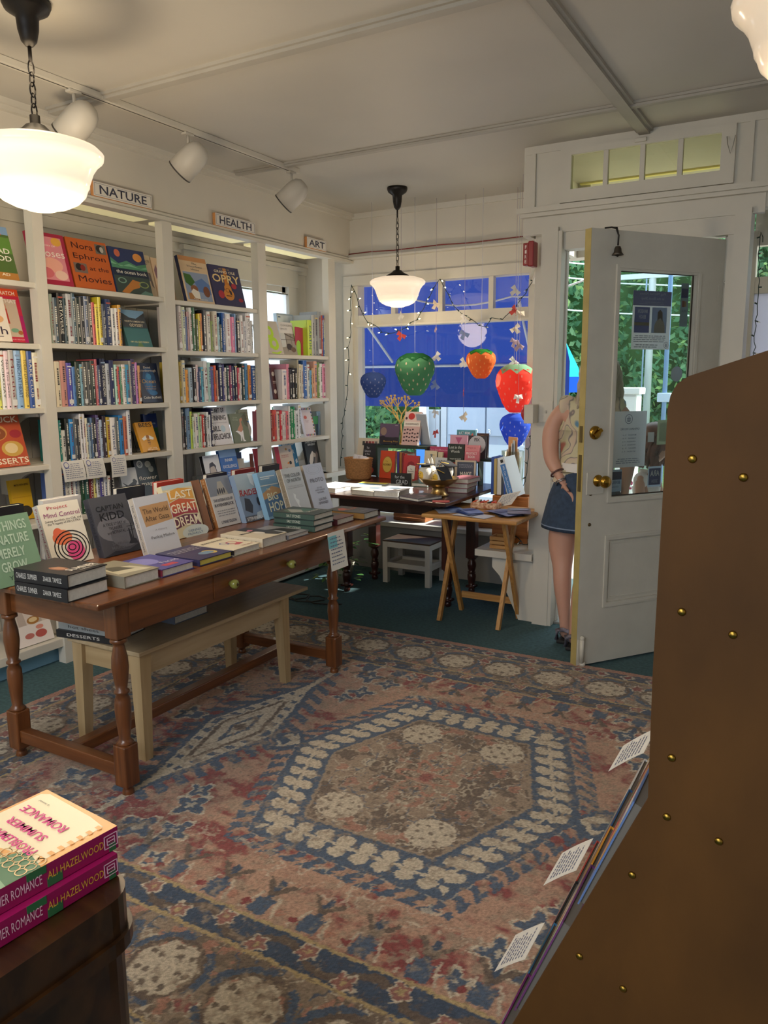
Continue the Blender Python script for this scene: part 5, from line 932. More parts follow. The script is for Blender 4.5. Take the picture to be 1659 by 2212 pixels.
loft([(0,0,.955,.146,.112),(0,0,.90,.165,.130),(0,0,.82,.195,.155),(0,0,.74,.215,.172),(0,0,.665,.232,.185),(0,0,.640,.234,.187),(0,0,.642,.228,.181),(0,0,.75,.205,.16)],name='denim_skirt',m=DEN,parent=Pn)
loft([(0,0,.662,.2335,.1865),(0,0,.656,.2345,.1875)],name='hem_stitching',m=mat('7c8ca4',.8),parent=Pn)
HR=mat('bcae9a',.45,noise=.35,nscale=30,stretch=(1,1,.15),name='hair_greyblond'); hb_=MB(); hb_.sphere((.05,.012,1.495),.092,0,14,sc=(1,1.12,1.0)); r=random.Random(3)
for i in range(64):
    a=R(180+r.uniform(-20,200)); rr=r.uniform(.07,.09); x=.055+rr*math.cos(a); y=.012+rr*math.sin(a)*1.1; L=r.uniform(.20,.30); ph=r.uniform(0,6); out=r.uniform(0,.05)
    hb_.tube([(x*.9,y*.9,1.53),(x+.01*math.sin(ph),y,1.47)]+[(x+out*math.cos(a)*k/5+.012*math.sin(ph+k*1.3),y+out*.6*math.sin(a)*k/5+.01*math.cos(ph+k*1.1),1.47-L*k/5) for k in range(1,6)],[.016,.018,.016,.014,.012,.010,.004],6)
hb_.build('hair',HR,Pn)
fm=MB(); fm.sphere((.03,.118,1.465),.012,0,8,sc=(.8,1,1.3)); fm.sphere((.03,.108,1.43),.012,0,8,sc=(1.6,.6,.5)); fm.sphere((-.047,.03,1.47),.014,0,8,sc=(.5,1,1.5)); fm.sphere((.107,.03,1.47),.014,0,8,sc=(.5,1,1.5)); fm.build('facial_features',SK,Pn)
for sx in (-1,1): MB().sphere((.03+sx*.028,.106,1.485),.009,0,8).build('eye',mat('e8e4e0',.2),Pn)
for (lp,x,y) in (('l',-.066,-.065),('r',.012,-.155)):
    sh=MB(); sh.box(-.036,.036,-.045,.185,.0,.022,0,Matrix.Translation((x,y,.0)),bv=.008).build('shoe_sole',mat('1a1a1c',.7),Pn)
    sh=MB(); sh.tube([(x-.036,y-.03,.02),(x-.034,y-.035,.075),(x,y-.045,.085),(x+.034,y-.035,.075),(x+.036,y-.03,.02)],.013,8).tube([(x-.036,y+.06,.02),(x,y+.05,.075),(x+.036,y+.06,.02)],.016,8).tube([(x-.036,y+.11,.02),(x,y+.11,.06),(x+.036,y+.11,.02)],.014,8).build('shoe_strap',mat('8f8a98',.7,noise=.4,nscale=40,c2='4a4450'),Pn)
def ring(c,ax,r,rr,name,m,par):
    c=Vector(c);ax=Vector(ax).normalized();u=ax.orthogonal().normalized();v=ax.cross(u); return MB().tube([c+(u*math.cos(2*PI*i/16)+v*math.sin(2*PI*i/16))*r for i in range(17)],rr,6).build(name,m,par)
ring((-.130,-.082,.945),(.55,-.3,-.75),.037,.005,'bracelet',mat('5a3a38',.4),Pn); ring((-.103,-.098,.905),(.5,-.3,-.8),.034,.003,'bangle',mat('c0c0c4',.2,metal=1),Pn); ring((-.098,-.101,.898),(.5,-.3,-.8),.034,.003,'bangle',mat('c0c0c4',.2,metal=1),Pn)
# second person beyond the glass
C2=empty('person',(-.985,5.0,0),R(80)); tag(C2,'auburn-haired girl in a white shirt with pink print, seen through the door glass','person')
V=[];Eg=[];Rd=[];N={}
nd('pel',(0,0,.55),(.10,.08)); nd('bel',(0,0,.65),(.09,.075),'pel'); nd('che',(0,0,.80),(.105,.08),'bel'); nd('nb',(-.01,-.02,.90),(.045,.045),'che'); nd('nk',(-.015,-.03,.945),(.038,.04),'nb'); nd('h1',(-.025,-.075,.99),(.055,.062),'nk'); nd('h2',(-.02,-.07,1.06),(.068,.078),'h1'); nd('h3',(-.015,-.06,1.12),(.048,.055),'h2')
for s,k in ((-1,'l'),(1,'r')):
    pk='che'
    for i,(x,y,z,rr) in enumerate(((s*.115,0,.85,.038),(s*.15,-.02,.74,.032),(s*.15,-.05,.65,.028),(s*.12,-.13,.60,.02),(s*.11,-.17,.585,.02))): nd(k+'a%d'%i,(x,y,z),(rr,rr),pk); pk=k+'a%d'%i
    for f in range(4): nd(k+'f%d'%f,(s*.11+(f-1.5)*.013,-.20,.575),(.007,.007),pk); nd(k+'g%d'%f,(s*.11+(f-1.5)*.014,-.232,.56),(.006,.006),k+'f%d'%f)
    nd(k+'t',(s*.11-s*.03,-.19,.59),(.007,.007),pk); pk='pel'
    for i,(x,y,z,rr) in enumerate(((s*.06,0,.48,.065),(s*.065,-.01,.30,.045),(s*.07,.01,.20,.042),(s*.07,.01,.07,.026),(s*.07,-.01,.035,.026),(s*.075,-.10,.025,.022))): nd(k+'l%d'%i,(x,y,z),(rr,rr),pk); pk=k+'l%d'%i
skin_body('body',V,Eg,Rd,0,SK,C2); skin_body('shirt',[(0,0,.58),(0,0,.68),(0,0,.79),(-.005,-.01,.885),(-.10,0,.855),(.10,0,.855),(-.14,-.01,.79),(.14,-.01,.79)],[(0,1),(1,2),(2,3),(2,4),(2,5),(4,6),(5,7)],[(.115,.095),(.105,.09),(.115,.092),(.055,.052),(.055,.055),(.055,.055),(.045,.045),(.045,.045)],1,mat('e8e2e2',.8,noise=.6,nscale=14,c2='e8e2e2',name='white_cotton'),C2)
pm=MB(); 
for (x,z,w,h) in ((-.05,.80,.03,.018),(.0,.79,.025,.02),(.04,.81,.02,.014),(-.02,.76,.04,.012),(.03,.755,.02,.012)): pm.prism([(x-w/2,z),(x,z+h*.7),(x+w/2,z+h*.2),(x+w*.3,z-h*.6),(x-w*.2,z-h*.5)],.092,.100)
pm.build('pink_print',mat('d8588c',.8),C2)
loft([(0,0,.62,.108,.088),(0,0,.52,.135,.11),(0,0,.42,.155,.13)],name='skirt',m=mat('5a6a8c',.8),parent=C2)
ha=MB(); ha.sphere((-.012,-.045,1.075),.108,0,14,sc=(1,1.0,1.0)); r=random.Random(8)
for i in range(50):
    a=R(r.uniform(-30,210)); rr=r.uniform(.08,.10); x=-.012+rr*math.cos(a); y=-.045+rr*math.sin(a); ph=r.uniform(0,6)
    ha.tube([(x,y,1.10)]+[(x*1.08+.014*math.sin(ph+k),y*1.05+.012*math.cos(ph+k),1.08-.035*k) for k in range(1,6)],[.018,.018,.016,.014,.011,.005],6)
ha.build('hair',mat('6a3a26',.45,noise=.4,nscale=30,stretch=(1,1,.2),name='auburn_hair'),C2)
fm=MB(); fm.sphere((-.025,-.158,1.045),.011,0,8,sc=(.8,1,1.2)); fm.sphere((-.025,-.148,1.012),.010,0,8,sc=(1.6,.6,.5)); fm.build('facial_features',SK,C2)
for sx in (-1,1): MB().sphere((-.022+sx*.024,-.144,1.062),.008,0,8).build('eye',mat('ddd8d4',.2),C2)
for sx in (-1,1): MB().box(sx*.072-.03,sx*.072+.03,-.14,.04,0,.02,bv=.006).build('shoe_sole',mat('d8d4d0',.7),C2)
# ================================================================ BOOKS FACING OUT ON THE SHELVES
def fo(y0,y1,z,h,col,label,arts=(),texts=(),spine=(),t=.022,tilt=14,x=-3.425,group=None,spc=None,**k):
    return book(label,y1-y0,h,t,col,(x,(y0+y1)/2,z+.002+0*t),PI/2,R(tilt),arts,texts,spine,spc,group or 'books facing out on the wall bookcase',**k)
z1,z1b,z1c=1.918,1.921,1.913
fo(2.27,2.486,1.918,.262,'4f6a34','green field-covered book lettered ROAD FOOD on the top shelf, leftmost bay',[('r','7fa0c8',0,.85,1,1),('c','d8502c',.72,.86,.10,.06),('r','b07a3a',0,.0,1,.14),('r','5f8a3a',0,.5,1,.8)],[('ROAD\nFOOD',.62,.47,.62,.24,'eeece0'),('AD',.7,.10,.2,.05,'e8e0c8')]+[],tilt=16)
fo(2.59,2.80,1.914,.272,'a82848','crimson book with pink roses lettered Roses, beside the first post',[('p','e0909c',[(.08,.12),(.9,.12),(.9,.93),(.08,.93)]),('c','e8b04c',.75,.85,.14,.08),('c','e88ca0',.35,.75,.2,.14),('c','f0b0a0',.5,.4,.3,.14),('c','d8707c',.3,.25,.2,.1),('c','f0c8b8',.7,.22,.18,.09),('p','5a2440',[(.08,.3),(.22,.4),(.2,.15),(.08,.12)])],[('Roses',.55,.62,.72,.14,'f6eee6'),('STORY OF',.5,.76,.4,.03,'f6e6e0')],[('ROSES',.6,.35,.4,'e8a0a8')],t=.03)
fo(2.812,3.070,1.914,.272,'c4622a','orange book lettered Nora Ephron at the Movies on the top shelf',[('r','6c6a64',.70,.76,.97,.95),('c','2e2a28',.82,.86,.10,.08),('c','b8b4ac',.86,.85,.05,.06),('r','7a6a60',.06,.33,.38,.52),('c','26201e',.18,.44,.08,.07),('c','8a2a24',.27,.43,.06,.06),('r','a04e22',.1,.035,.92,.042)],[('Nora',.37,.86,.52,.12,'3a1a1e'),('Ephron',.50,.64,.80,.14,'3a1a1e'),('at the',.68,.44,.48,.085,'3a1a1e'),('Movies',.52,.22,.82,.12,'3a1a1e')],t=.032,spc='8c3f1c')
fo(3.082,3.335,1.914,.262,'2c3a66','navy and green book with a setting sun lettered the ocean book',[('p','4f8a6c',[(0,.78),(.2,.66),(.45,.74),(.7,.66),(1,.72),(1,.55),(0,.55)]),('p','7ab894',[(0,.70),(.25,.60),(.5,.68),(.8,.60),(1,.66),(1,.60),(.5,.62),(0,.64)]),('c','e0964c',.78,.84,.13,.09),('c','c86a50',.22,.88,.08,.08),('r','1e2c44',0,.40,1,.56),('p','3a4a48',[(0,0),(1,0),(1,.40),(0,.40)]),('p','b8783a',[(.12,.05),(.35,.22),(.5,.34),(.72,.30),(.66,.18),(.45,.12),(.3,.02)]),('p','5c8078',[(.6,.02),(.8,.12),(1,.08),(1,0)]),('o','7aa090',.2,.3,.12,.06,.7),('o','8a9a60',.8,.25,.14,.07,.75)],[('the ocean book',.52,.49,.86,.075,'f2f0e6')],t=.02)
fo(3.349,3.45,1.914,.262,'dcc8ac','cream book lettered INSECTS with grey wings, just left of the second post',[('p','7c86a0',[(.3,.78),(.6,.62),(.72,.40),(.5,.45),(.38,.6)]),('p','8a7c74',[(.62,.6),(.75,.3),(.9,.25),(.8,.6)])],[('INSECTS',.62,.86,.6,.05,'6a6058'),('AND',.6,.79,.2,.03,'6a6058')],x=-3.50,t=.016)
fo(3.46,3.60,1.914,.255,'dcc0a4','cream and peach book edge lettered HARPER just right of the second post',[('p','8a6a78',[(.05,.7),(.2,.85),(.3,.6),(.1,.5)])],[('HARPER',.6,.09,.5,.04,'6a5a50')],x=-3.50,t=.016)
fo(3.612,3.852,1.914,.285,'d8c0a0','book lettered The Waterfront House with a sunny veranda photo',[('r','c08a5c',0,.90,1,1),('r','d2b898',.0,.68,1,.90),('r','8c9cb8',.05,.05,.95,.66),('p','5a7ab0',[(.4,.45),(.7,.55),(.95,.42),(.95,.2),(.5,.25)]),('p','3f6a30',[(.06,.62),(.3,.60),(.42,.45),(.25,.34),(.08,.42)]),('r','a87848',.1,.06,.5,.2),('c','8a5a3c',.35,.30,.13,.08),('p','e4e0d4',[(.2,.22),(.3,.30),(.5,.24),(.5,.08),(.3,.1)]),('c','7a4a34',.78,.26,.12,.12)],[('The\nWaterfront\nHouse',.52,.79,.56,.17,'6a6a70'),('Pieter Estersohn',.5,.08,.5,.035,'e8e0d0')],spc='243056',t=.03)
fo(3.868,4.155,1.914,.262,'34345a','navy book lettered GRAND OLE OPRY with a yellow guitar and red roses',[('p','c07830',[(.42,.50),(.58,.50),(.56,.95),(.46,.95)]),('c','c88438',.50,.30,.17,.15),('c','c88438',.50,.45,.12,.10),('o','8a5020',.48,.40,.075,.055,.7),('p','2c2430',[(.52,.42),(.60,.38),(.60,.28),(.54,.30)]),('r','5a3420',.40,.25,.58,.275),('c','a82c3c',.24,.28,.10,.10),('c','a82c3c',.72,.52,.09,.07),('c','8c2434',.86,.18,.08,.05)],[('100 YEARS OF',.5,.92,.35,.03,'c0a878'),('GRAND OLE',.50,.85,.70,.065,'e8dcc0'),('OPRY',.50,.68,.90,.20,'e2c68c')],t=.02)
s2=1.636
fo(2.40,2.535,1.634,.265,'c8304c','red and magenta book lettered SCRATCH THAT, second shelf of the leftmost bay',[('p','d8522c',[(0,.86),(1,.86),(1,1),(0,1)]),('p','b02a6c',[(.86,0),(1,0),(1,.5),(.86,.5)]),('r','c8b8a8',0,.10,.84,.80),('p','b83a30',[(.18,.35),(.42,.34),(.4,.62),(.25,.66)]),('c','c89078',.32,.66,.08,.06),('p','6a4430',[(.1,.8),(.26,.78),(.34,.6),(.2,.5),(.1,.6)]),('c','7aa890',.55,.22,.16,.04),('c','b06a40',.75,.18,.10,.04)],[('SCRATCH',.45,.91,.8,.07,'f0e8d8'),('THAT',.55,.76,.6,.07,'e8e0dc'),('ALIN YERAGER',.6,.05,.5,.025,'e8b0b8')],x=-3.46,t=.03)
fo(2.21,2.415,1.634,.215,'e0d8cc','white cookbook ending in the letters sh, in front of the red one',[('c','c8c088',.55,.86,.2,.09),('c','c87868',.45,.62,.22,.10),('c','d8a878',.72,.50,.18,.09),('c','b86a60',.3,.44,.15,.08),('r','40384a',.1,.10,.8,.115)],[('Dish',.55,.24,.75,.17,'342a40')],x=-3.415)
fo(3.135,3.315,1.628,.222,'3c6670','teal book lettered NORTH AMERICAN ODYSSEY leaning on a clear stand',[('r','8ab4d8',0,.78,1,1),('p','4a5058',[(0,.95),(.35,.80),(.6,.78),(1,.95),(1,.55),(0,.55)]),('r','4a7c80',0,0,1,.52),('p','6a8a5c',[(.35,0),(.5,.22),(.65,0)])],[('NORTH AMERICAN',.52,.70,.80,.05,'e0d8c0'),('ODYSSEY',.55,.60,.55,.08,'e8dcc0'),('AMY AND DAVE FREEMAN',.5,.16,.75,.045,'d8d8b0')]+[],t=.02,tilt=18)
zz=[('r','5c4430',.0,.0,1,1)]
g=empty('book_end',(-3.60,3.345,1.63),PI/2); tag(g,'brown rounded cardboard book end at the right end of the second NATURE shelf','book end')
fixn(MB().prism([(-.06,0),(.025,0),(.025,.16)]+[(.025-.0425+.0425*math.cos(R(a)),.16+.045*math.sin(R(a))) for a in range(20,181,20)]+[(-.06,.15)],0,.012).build('plate',mat('7a5c40',.8),g)); MB().box(-.06,.025,.001,.06,0,.003).build('foot',mat('7a5c40',.8),g); MB().box(.0,.012,-.0015,0,.03,.16).build('slot_label',mat('c0b8a8',.7),g)
fo(3.215,3.368,1.322,.228,'16223e','dark blue book lettered David Attenborough Ocean on the third shelf',[('c','1c4a78',.5,.55,.32,.36),('c','2c6aa0',.45,.50,.16,.26),('c','3a86b8',.5,.66,.12,.07),('c','2c6aa0',.6,.24,.2,.06)],[('David\nAttenborough',.46,.84,.86,.15,'e0d8c8'),('Ocean',.45,.54,.68,.10,'d0a868'),("Earth's Last\nWilderness",.5,.38,.52,.10,'c09860'),('Colin Butfield',.5,.13,.86,.065,'e8e6e0')],t=.03,tilt=10)
fo(3.195,3.325,1.042,.178,'d89c34','yellow book lettered BEES with a white-winged bee on a wire stand',[('p','e8e8e0',[(.15,.45),(.40,.55),(.42,.42),(.22,.38)]),('p','e8e8e0',[(.85,.45),(.6,.55),(.58,.42),(.78,.38)]),('c','a86a30',.5,.50,.09,.06),('c','c08838',.5,.33,.09,.13),('r','6a4420',.42,.36,.58,.375),('r','6a4420',.42,.30,.58,.315)],[('BEES',.55,.90,.75,.14,'4a3420'),('OF THE\nMOJAVES',.6,.08,.6,.10,'f0e0c0')],t=.02,tilt=20)
g=empty('wire_easel',(-3.47,3.26,1.042),PI/2); tag(g,'black wire easel holding the yellow bee book','easel'); MB().tube([(-.07,.10,.0),(-.055,.02,.0),(-.03,-.055,.006),(.03,-.055,.006),(.055,.02,.0),(.07,.10,0)],.002,6).tube([(-.055,.02,0),(-.05,.06,.12)],.002,6).tube([(.055,.02,0),(.05,.06,.12)],.002,6).build('wire_frame',BLACK,g)
fo(3.352,3.458,1.040,.212,'203a80','blue and dark green book with a white emblem behind the bee book',[('r','1e5038',0,0,1,.6),('c','2c5070',.5,.36,.3,.22),('r','dcdcd8',.62,.05,.8,.18)],[('ATLAS OF THE SEA',.5,.72,.7,.04,'a0b4d0')],x=-3.56,tilt=6)
fo(3.045,3.165,.757,.205,'c6cacc','pale grey book with a dark bird drawing, lettered Birds, low in the NATURE bay',[('p','3a4048',[(.05,.62),(.35,.52),(.6,.58),(.85,.66),(.95,.60),(.8,.48),(.5,.40),(.3,.46)]),('c','3a4048',.78,.62,.10,.06),('p','8a2c38',[(.6,.42),(.72,.36),(.9,.12),(.8,.14),(.7,.28)]),('p','3a4048',[(.5,.42),(.54,.42),(.56,.28),(.52,.28)])],[('Birds',.3,.12,.5,.08,'7a7e84')],tilt=12)
fo(3.180,3.345,.757,.245,'26343a','dark slate book lettered flower magic with pale petals',[('o','c8ccc4',.25,.88,.14,.09,.6),('o','a8aca8',.25,.88,.06,.04,.5),('c','b8bcb4',.62,.86,.14,.08),('c','98a09c',.72,.74,.12,.08),('p','d0a084',[(.6,.08),(.75,.18),(.95,.08),(.8,.02)])],[('flower\nmagic',.50,.46,.85,.26,'e6e2d6')],x=-3.44,tilt=14)
fo(2.20,2.462,1.042,.258,'b85030','orange-red book lettered POTLUCK DESSERTS with cakes on its cover',[('c','c8904a',.45,.66,.24,.16),('c','8a4a28',.47,.64,.19,.12),('c','d8b078',.44,.67,.12,.09),('c','d0b468',.16,.36,.22,.16),('c','e8d8b8',.14,.36,.14,.10),('c','c8a04c',.72,.34,.22,.15),('c','e0c898',.70,.35,.13,.10),('c','a02c38',.85,.62,.12,.08)],[('POTLUCK',.50,.90,.92,.12,'e6dcc8'),('DESSERTS',.54,.11,.9,.11,'e8dcc4'),('JUSTIN BURKE',.75,.03,.35,.022,'e0c8a8')],t=.025,tilt=16)
g=empty('book_end',(-3.55,2.49,1.043),PI/2); tag(g,'dark grey metal book end at the end of the fourth shelf, leftmost bay','book end'); MB().box(-.055,.04,.04,.044,0,.19).box(-.055,.04,.0,.04,0,.003).build('plate',mat('3a3835',.5,metal=.4),g)
fo(2.42,2.534,.757,.205,'caa020','yellow book standing low at the end of the leftmost bay',[('r','b88c18',.05,.55,.95,.57),('c','3a342c',.6,.2,.3,.14)],[('MATH WITH BITES',.55,.86,.7,.05,'5a4210')],x=-3.52,tilt=8)
s3=1.634
fo(4.322,4.352,1.626,.20,'c8c4bc','pale leaning book half hidden behind the third post',x=-3.47,t=.012,tilt=10)
fo(4.362,4.555,1.624,.238,'c2bbb0','grey-beige book with big lime green letters DG, second shelf under ART',[('o','b4dc30',.40,.66,.26,.20,.45),('o','b4dc30',.55,.32,.26,.20,.45),('r','b4dc30',.27,.18,.38,.46),('p','b4dc30',[(.3,.02),(.7,.0),(.9,.08),(.85,.10),(.6,.05),(.3,.06)])],[],t=.02,tilt=16)
fo(4.570,4.738,1.624,.236,'d6d4d0','white book lettered CHANGING with a photo of a glass-roofed room',[('r','9a9488',0,0,1,.66),('p','c4c8c4',[(0,.66),(.35,.66),(.3,.25),(0,.22)]),('r','4a4238',.34,.1,.37,.66),('r','4a4238',.70,.1,.72,.66),('r','4a4238',0,.45,1,.465),('c','3a3028',.5,.24,.2,.10),('c','6a5440',.75,.16,.18,.08),('p','5a5044',[(.3,.62),(.9,.5),(.9,.53),(.3,.66)])],[('CHANGING',.55,.90,.8,.07,'a8a6a4'),('SPACES',.32,.79,.45,.06,'a8a6a4')],t=.02,tilt=12,x=-3.44)
fo(4.752,4.955,1.624,.31,'aebfca','large pale blue-grey art book standing at the back of the ART shelf',[('r','dce4e8',.04,.04,.96,.96),('r','5a7a9c',.08,.90,.22,.93)],x=-3.62,t=.03,tilt=3)
g=empty('book_end',(-3.455,4.785,1.6235),PI/2); tag(g,'pinkish red arched book end showing lime green through its arch','book end'); pts=[(-.055,0),(-.042,0),(-.042,.08)]+[(-.012+.03*math.cos(R(a)),.08+.03*math.sin(R(a))) for a in range(180,-1,-20)]+[(.018,0),(.052,0),(.052,.20),(-.055,.205)]
fixn(MB().prism(pts,0,.004).build('plate',mat('a83a4c',.5),g)); MB().box(-.05,.03,.0045,.008,.0,.17).build('green_panel',mat('9cd050',.6),g)
fo(4.462,4.515,1.312,.222,'5c2c34','maroon book with large white quotation marks, third shelf of the ART bay',[('c','e4dcd8',.35,.80,.30,.07),('c','e4dcd8',.35,.24,.30,.07),('r','e4dcd8',.1,.55,.9,.57),('r','e4dcd8',.1,.50,.8,.52)],x=-3.45,tilt=8,t=.016)
fo(4.47,4.60,1.312,.252,'3c5a9c','tall blue and white patterned book behind the maroon one',[('c','d0d8e8',.15+.14*i,.92,.05,.03) for i in range(6)]+[('r','1c1e24',0,0,1,.82)],x=-3.58,tilt=3)
g=empty('book_end',(-3.47,4.515,1.312),PI/2); tag(g,'sky blue arched metal book end on the third shelf of the ART bay','book end'); fixn(MB().prism([(.006,0),(.045,0),(.045,.11)]+[(.02+.025*math.cos(R(a)),.12+.03*math.sin(R(a))) for a in range(20,161,20)]+[(.004,.12)],0,.004).build('plate',mat('4a8cc0',.5),g))
fo(3.795,3.975,1.034,.250,'dcdce2','white book lettered THE ART OF WINNING by BILL BELICHICK',[('c','b8d0e0',.62,.42,.13,.09)],[('THE ART OF',.45,.90,.82,.12,'20243c'),('WINNING',.46,.71,.84,.13,'20243c'),('Lessons from My Life in Football',.5,.58,.8,.03,'40445a'),('BILL',.28,.43,.40,.14,'20182a'),('BELICHICK',.5,.22,.9,.15,'20182a')],[('THE ART OF WINNING',.55,.6,.5,'2a2a48')],t=.032,tilt=14)
fo(3.995,4.158,1.034,.198,'6f7a68','olive book with a drawing of a seated greyhound',[('p','c08a74',[(.30,.45),(.52,.62),(.55,.80),(.72,.86),(.74,.78),(.62,.70),(.66,.5),(.58,.36),(.4,.36)]),('p','e6e6ea',[(.30,.42),(.5,.36),(.64,.42),(.60,.10),(.7,.04),(.52,.04),(.5,.22),(.44,.06),(.38,.06),(.42,.24),(.3,.34),(.16,.40)]),('p','5c5c50',[(.7,.88),(.9,.98),(1,.9),(1,.5),(.8,.6)])],[('The\nDog',.3,.82,.3,.14,'a8b4a0')],t=.014,tilt=14)
fo(4.178,4.275,1.034,.215,'d8d8bc','pale yellow sheet-like book with a blue lower half at the end of the HEALTH shelf',[('r','4a8cc0',0,0,1,.62),('c','d8dcd8',.75,.35,.4,.25)]+lines('9a7a5a',.15,.9,.68,.92,5,3),x=-3.52,tilt=8)
fo(4.825,4.950,1.020,.225,'d8ccd0','pale pink book bordered with small coloured squares',[('r',('8a5a6c','3a3a5c','c8a04c','5c8a6c','a0483c','7c6a9c')[(i*5)%6],.02+.158*i,zz_,.13+.158*i,zz_+.06) for i in range(6) for zz_ in (.03,.91)]+[('r',('a0483c','6a7a4c','3a4a7c','c89a6c')[i%4],.87,.13+.11*i,.98,.19+.11*i) for i in range(7)]+[('c','c86a5c',.25,.66,.16,.06)],[('One Hundred\nDrawings',.35,.52,.4,.07,'7a4a54')],x=-3.44,tilt=13)
g=empty('pencil_box',(-3.47,5.0,1.020),PI/2); tag(g,'clear case of pastel coloured pens with a green label, under the ART sign','pen set')
MB().box(-.055,.055,0,.035,.0,.185).build('case',glassmat('cfdde6',.12),g); MB().box(-.05,.02,-.001,.0,.09,.15).build('label',mat('3f8a5c',.6),g)
for i,c in enumerate(('8a6aa0','5c7ab8','c87a9c','d8a07c','9cb87c','5c9ca8','7c7c8c','3c3c4c','6ca0c8','b8b8c0')): MB().box(-.047+.0095*i,-.040+.0095*i,.008,.016,.004,.15).build('pen',mat(c,.5),g)
fo(3.700,3.845,.757,.222,'c2cad6','book with a black-and-white portrait of a man in a suit, fifth shelf under HEALTH',[('r','dfe4ec',0,0,1,1),('c','6c7280',.5,.48,.24,.26),('c','c0b8b4',.5,.50,.19,.21),('p','3c4250',[(.28,.62),(.34,.76),(.55,.80),(.72,.68),(.7,.58),(.6,.68),(.4,.66)]),('p','464c5c',[(.1,0),(.3,.22),(.5,.12),(.7,.22),(.95,.0)])],[('OUTLIVE THE DAY',.4,.95,.6,.03,'6a7280')],x=-3.40,tilt=13,spc='24242a',t=.03)
fo(3.855,4.02,.757,.245,'3c74c4','bright blue book lettered INNER EXCELLENCE',[('r','8ab4e4',0,.8,1,1),('p','2c5aa8',[(0,0),(.2,.10),(.4,.04),(.6,.14),(.8,.05),(1,.12),(1,0)])],[('INNER',.5,.72,.46,.08,'e4ecf4'),('EXCELLENCE',.50,.55,.80,.08,'e4ecf4'),('TRAIN YOUR MIND\nFOR EXTRAORDINARY\nPERFORMANCE',.55,.32,.6,.16,'d8e4f0')],x=-3.40,tilt=13)
for i,(y0,y1,h,c,n) in enumerate(((4.035,4.16,.235,'3c5c70','slate blue book with white page edges, tallest of three low in the HEALTH bay'),(4.045,4.14,.205,'2c4a7c','navy and cream book, middle of the three standing sideways low in the HEALTH bay'),(4.055,4.12,.165,'c8c8c4','small pale book with a blue arch, front of the three low in the HEALTH bay'))):
    fo(y0,y1,.757,h,c,n,[('r','d8d8d0',.3,.05,.9,.8)] if i==1 else ([('c','4a7c9c',.4,.2,.4,.3)] if i==2 else []),x=-3.53+.035*i,tilt=2,t=.028)
fo(4.19,4.215,.757,.19,'7a4438','dark reddish book standing against the third post, low in the HEALTH bay',x=-3.45,tilt=4,t=.012)
fo(4.325,4.42,.757,.215,'c23848','bright red book leaning at the left end of the lowest visible ART shelf',x=-3.50,tilt=10)
fo(4.44,4.645,.757,.222,'d8ccc0','cream book with toucans and a red spine lettered The Field Guide of Foolish Birds',[('r','c8485c',0,0,.24,1),('c','2c2c30',.78,.42,.07,.06),('p','e08a3c',[(.68,.46),(.58,.42),(.66,.38),(.72,.42)]),('c','a86a4c',.52,.18,.08,.10),('c','7c8a9c',.85,.82,.07,.05),('c','c89a5c',.65,.88,.06,.04),('c','8a5a6c',.8,.12,.09,.05)],[('The Field Guide\nof Foolish Birds',.52,.66,.42,.10,'b85a60')],x=-3.41,tilt=12)
fo(4.64,4.815,.757,.262,'3f8cbc','sky blue book lettered IMAGINE A DOOR with white pages flying round it',[('p','dfe8f0',[(.08,.85),(.2,.92),(.24,.82),(.12,.78)]),('p','dfe8f0',[(.78,.9),(.92,.94),(.94,.82),(.82,.80)]),('p','dfe8f0',[(.8,.35),(.94,.40),(.95,.28),(.82,.25)]),('c','b87c4c',.5,.42,.14,.09),('p','e8ecf0',[(.28,.32),(.5,.37),(.72,.32),(.5,.27)])],[('IMAGINE\nA',.5,.78,.62,.16,'eef2f4'),('DOOR',.52,.60,.6,.12,'eef2f4')],x=-3.50,tilt=12)
fo(4.85,5.02,.757,.245,'24201f','black book lettered JOHN SINGER SARGENT with a pale painted figure',[('p','c8bcb0',[(.2,.1),(.45,.3),(.6,.55),(.5,.62),(.3,.5),(.15,.3)]),('p','6a5c54',[(.4,.05),(.7,.2),(.9,.5),(.8,.6),(.6,.4)]),('c','a89888',.62,.48,.1,.07)],[('JOHN SINGER\nSARGENT',.52,.87,.85,.16,'e6e2da')],x=-3.44,tilt=12)
fo(2.295,2.515,.137,.285,'cfc6bc','large pale cookbook showing a woman with a pie, on the lowest shelf',[('r','b8aaa0',.2,.3,.8,.85),('r','5c7a4c',.72,.5,1,.92),('r','6c8a5c',0,.5,.16,.85),('r','e4dcd8',.0,.0,1,.36),('p','d8ccc4',[(.40,.36),(.60,.36),(.66,.62),(.36,.62)]),('c','c89880',.50,.74,.08,.07),('p','8a5c3c',[(.42,.72),(.46,.83),(.56,.83),(.6,.66),(.55,.76),(.45,.76)]),('c','a8763c',.58,.42,.16,.07),('c','e0c898',.58,.43,.11,.04),('c','b85a54',.7,.16,.15,.07),('c','b87068',.4,.16,.12,.05),('c','d89080',.7,.28,.10,.04)],[('kitchen company',.5,.93,.8,.06,'f0ece6')],x=-3.42,tilt=17,t=.03)
gc='handwritten shelf-talker cards in the NATURE bay'
notecard('shelf_card','left of the three handwritten cards hanging from the fourth NATURE shelf',(-3.378,2.665,1.047),(0,1,.0),(.22,.12,-.9),.135,.105,gc,.02,5,True)
notecard('shelf_card','middle of the three handwritten cards hanging from the fourth NATURE shelf',(-3.378,2.800,1.045),(0,1,0),(.22,.12,-.9),.125,.103,gc,.02,6,True)
notecard('shelf_card','right one of the three handwritten cards hanging from the fourth NATURE shelf',(-3.378,2.965,1.050),(0,1,.0),(.12,.04,-.95),.105,.118,gc,.015,7,True)
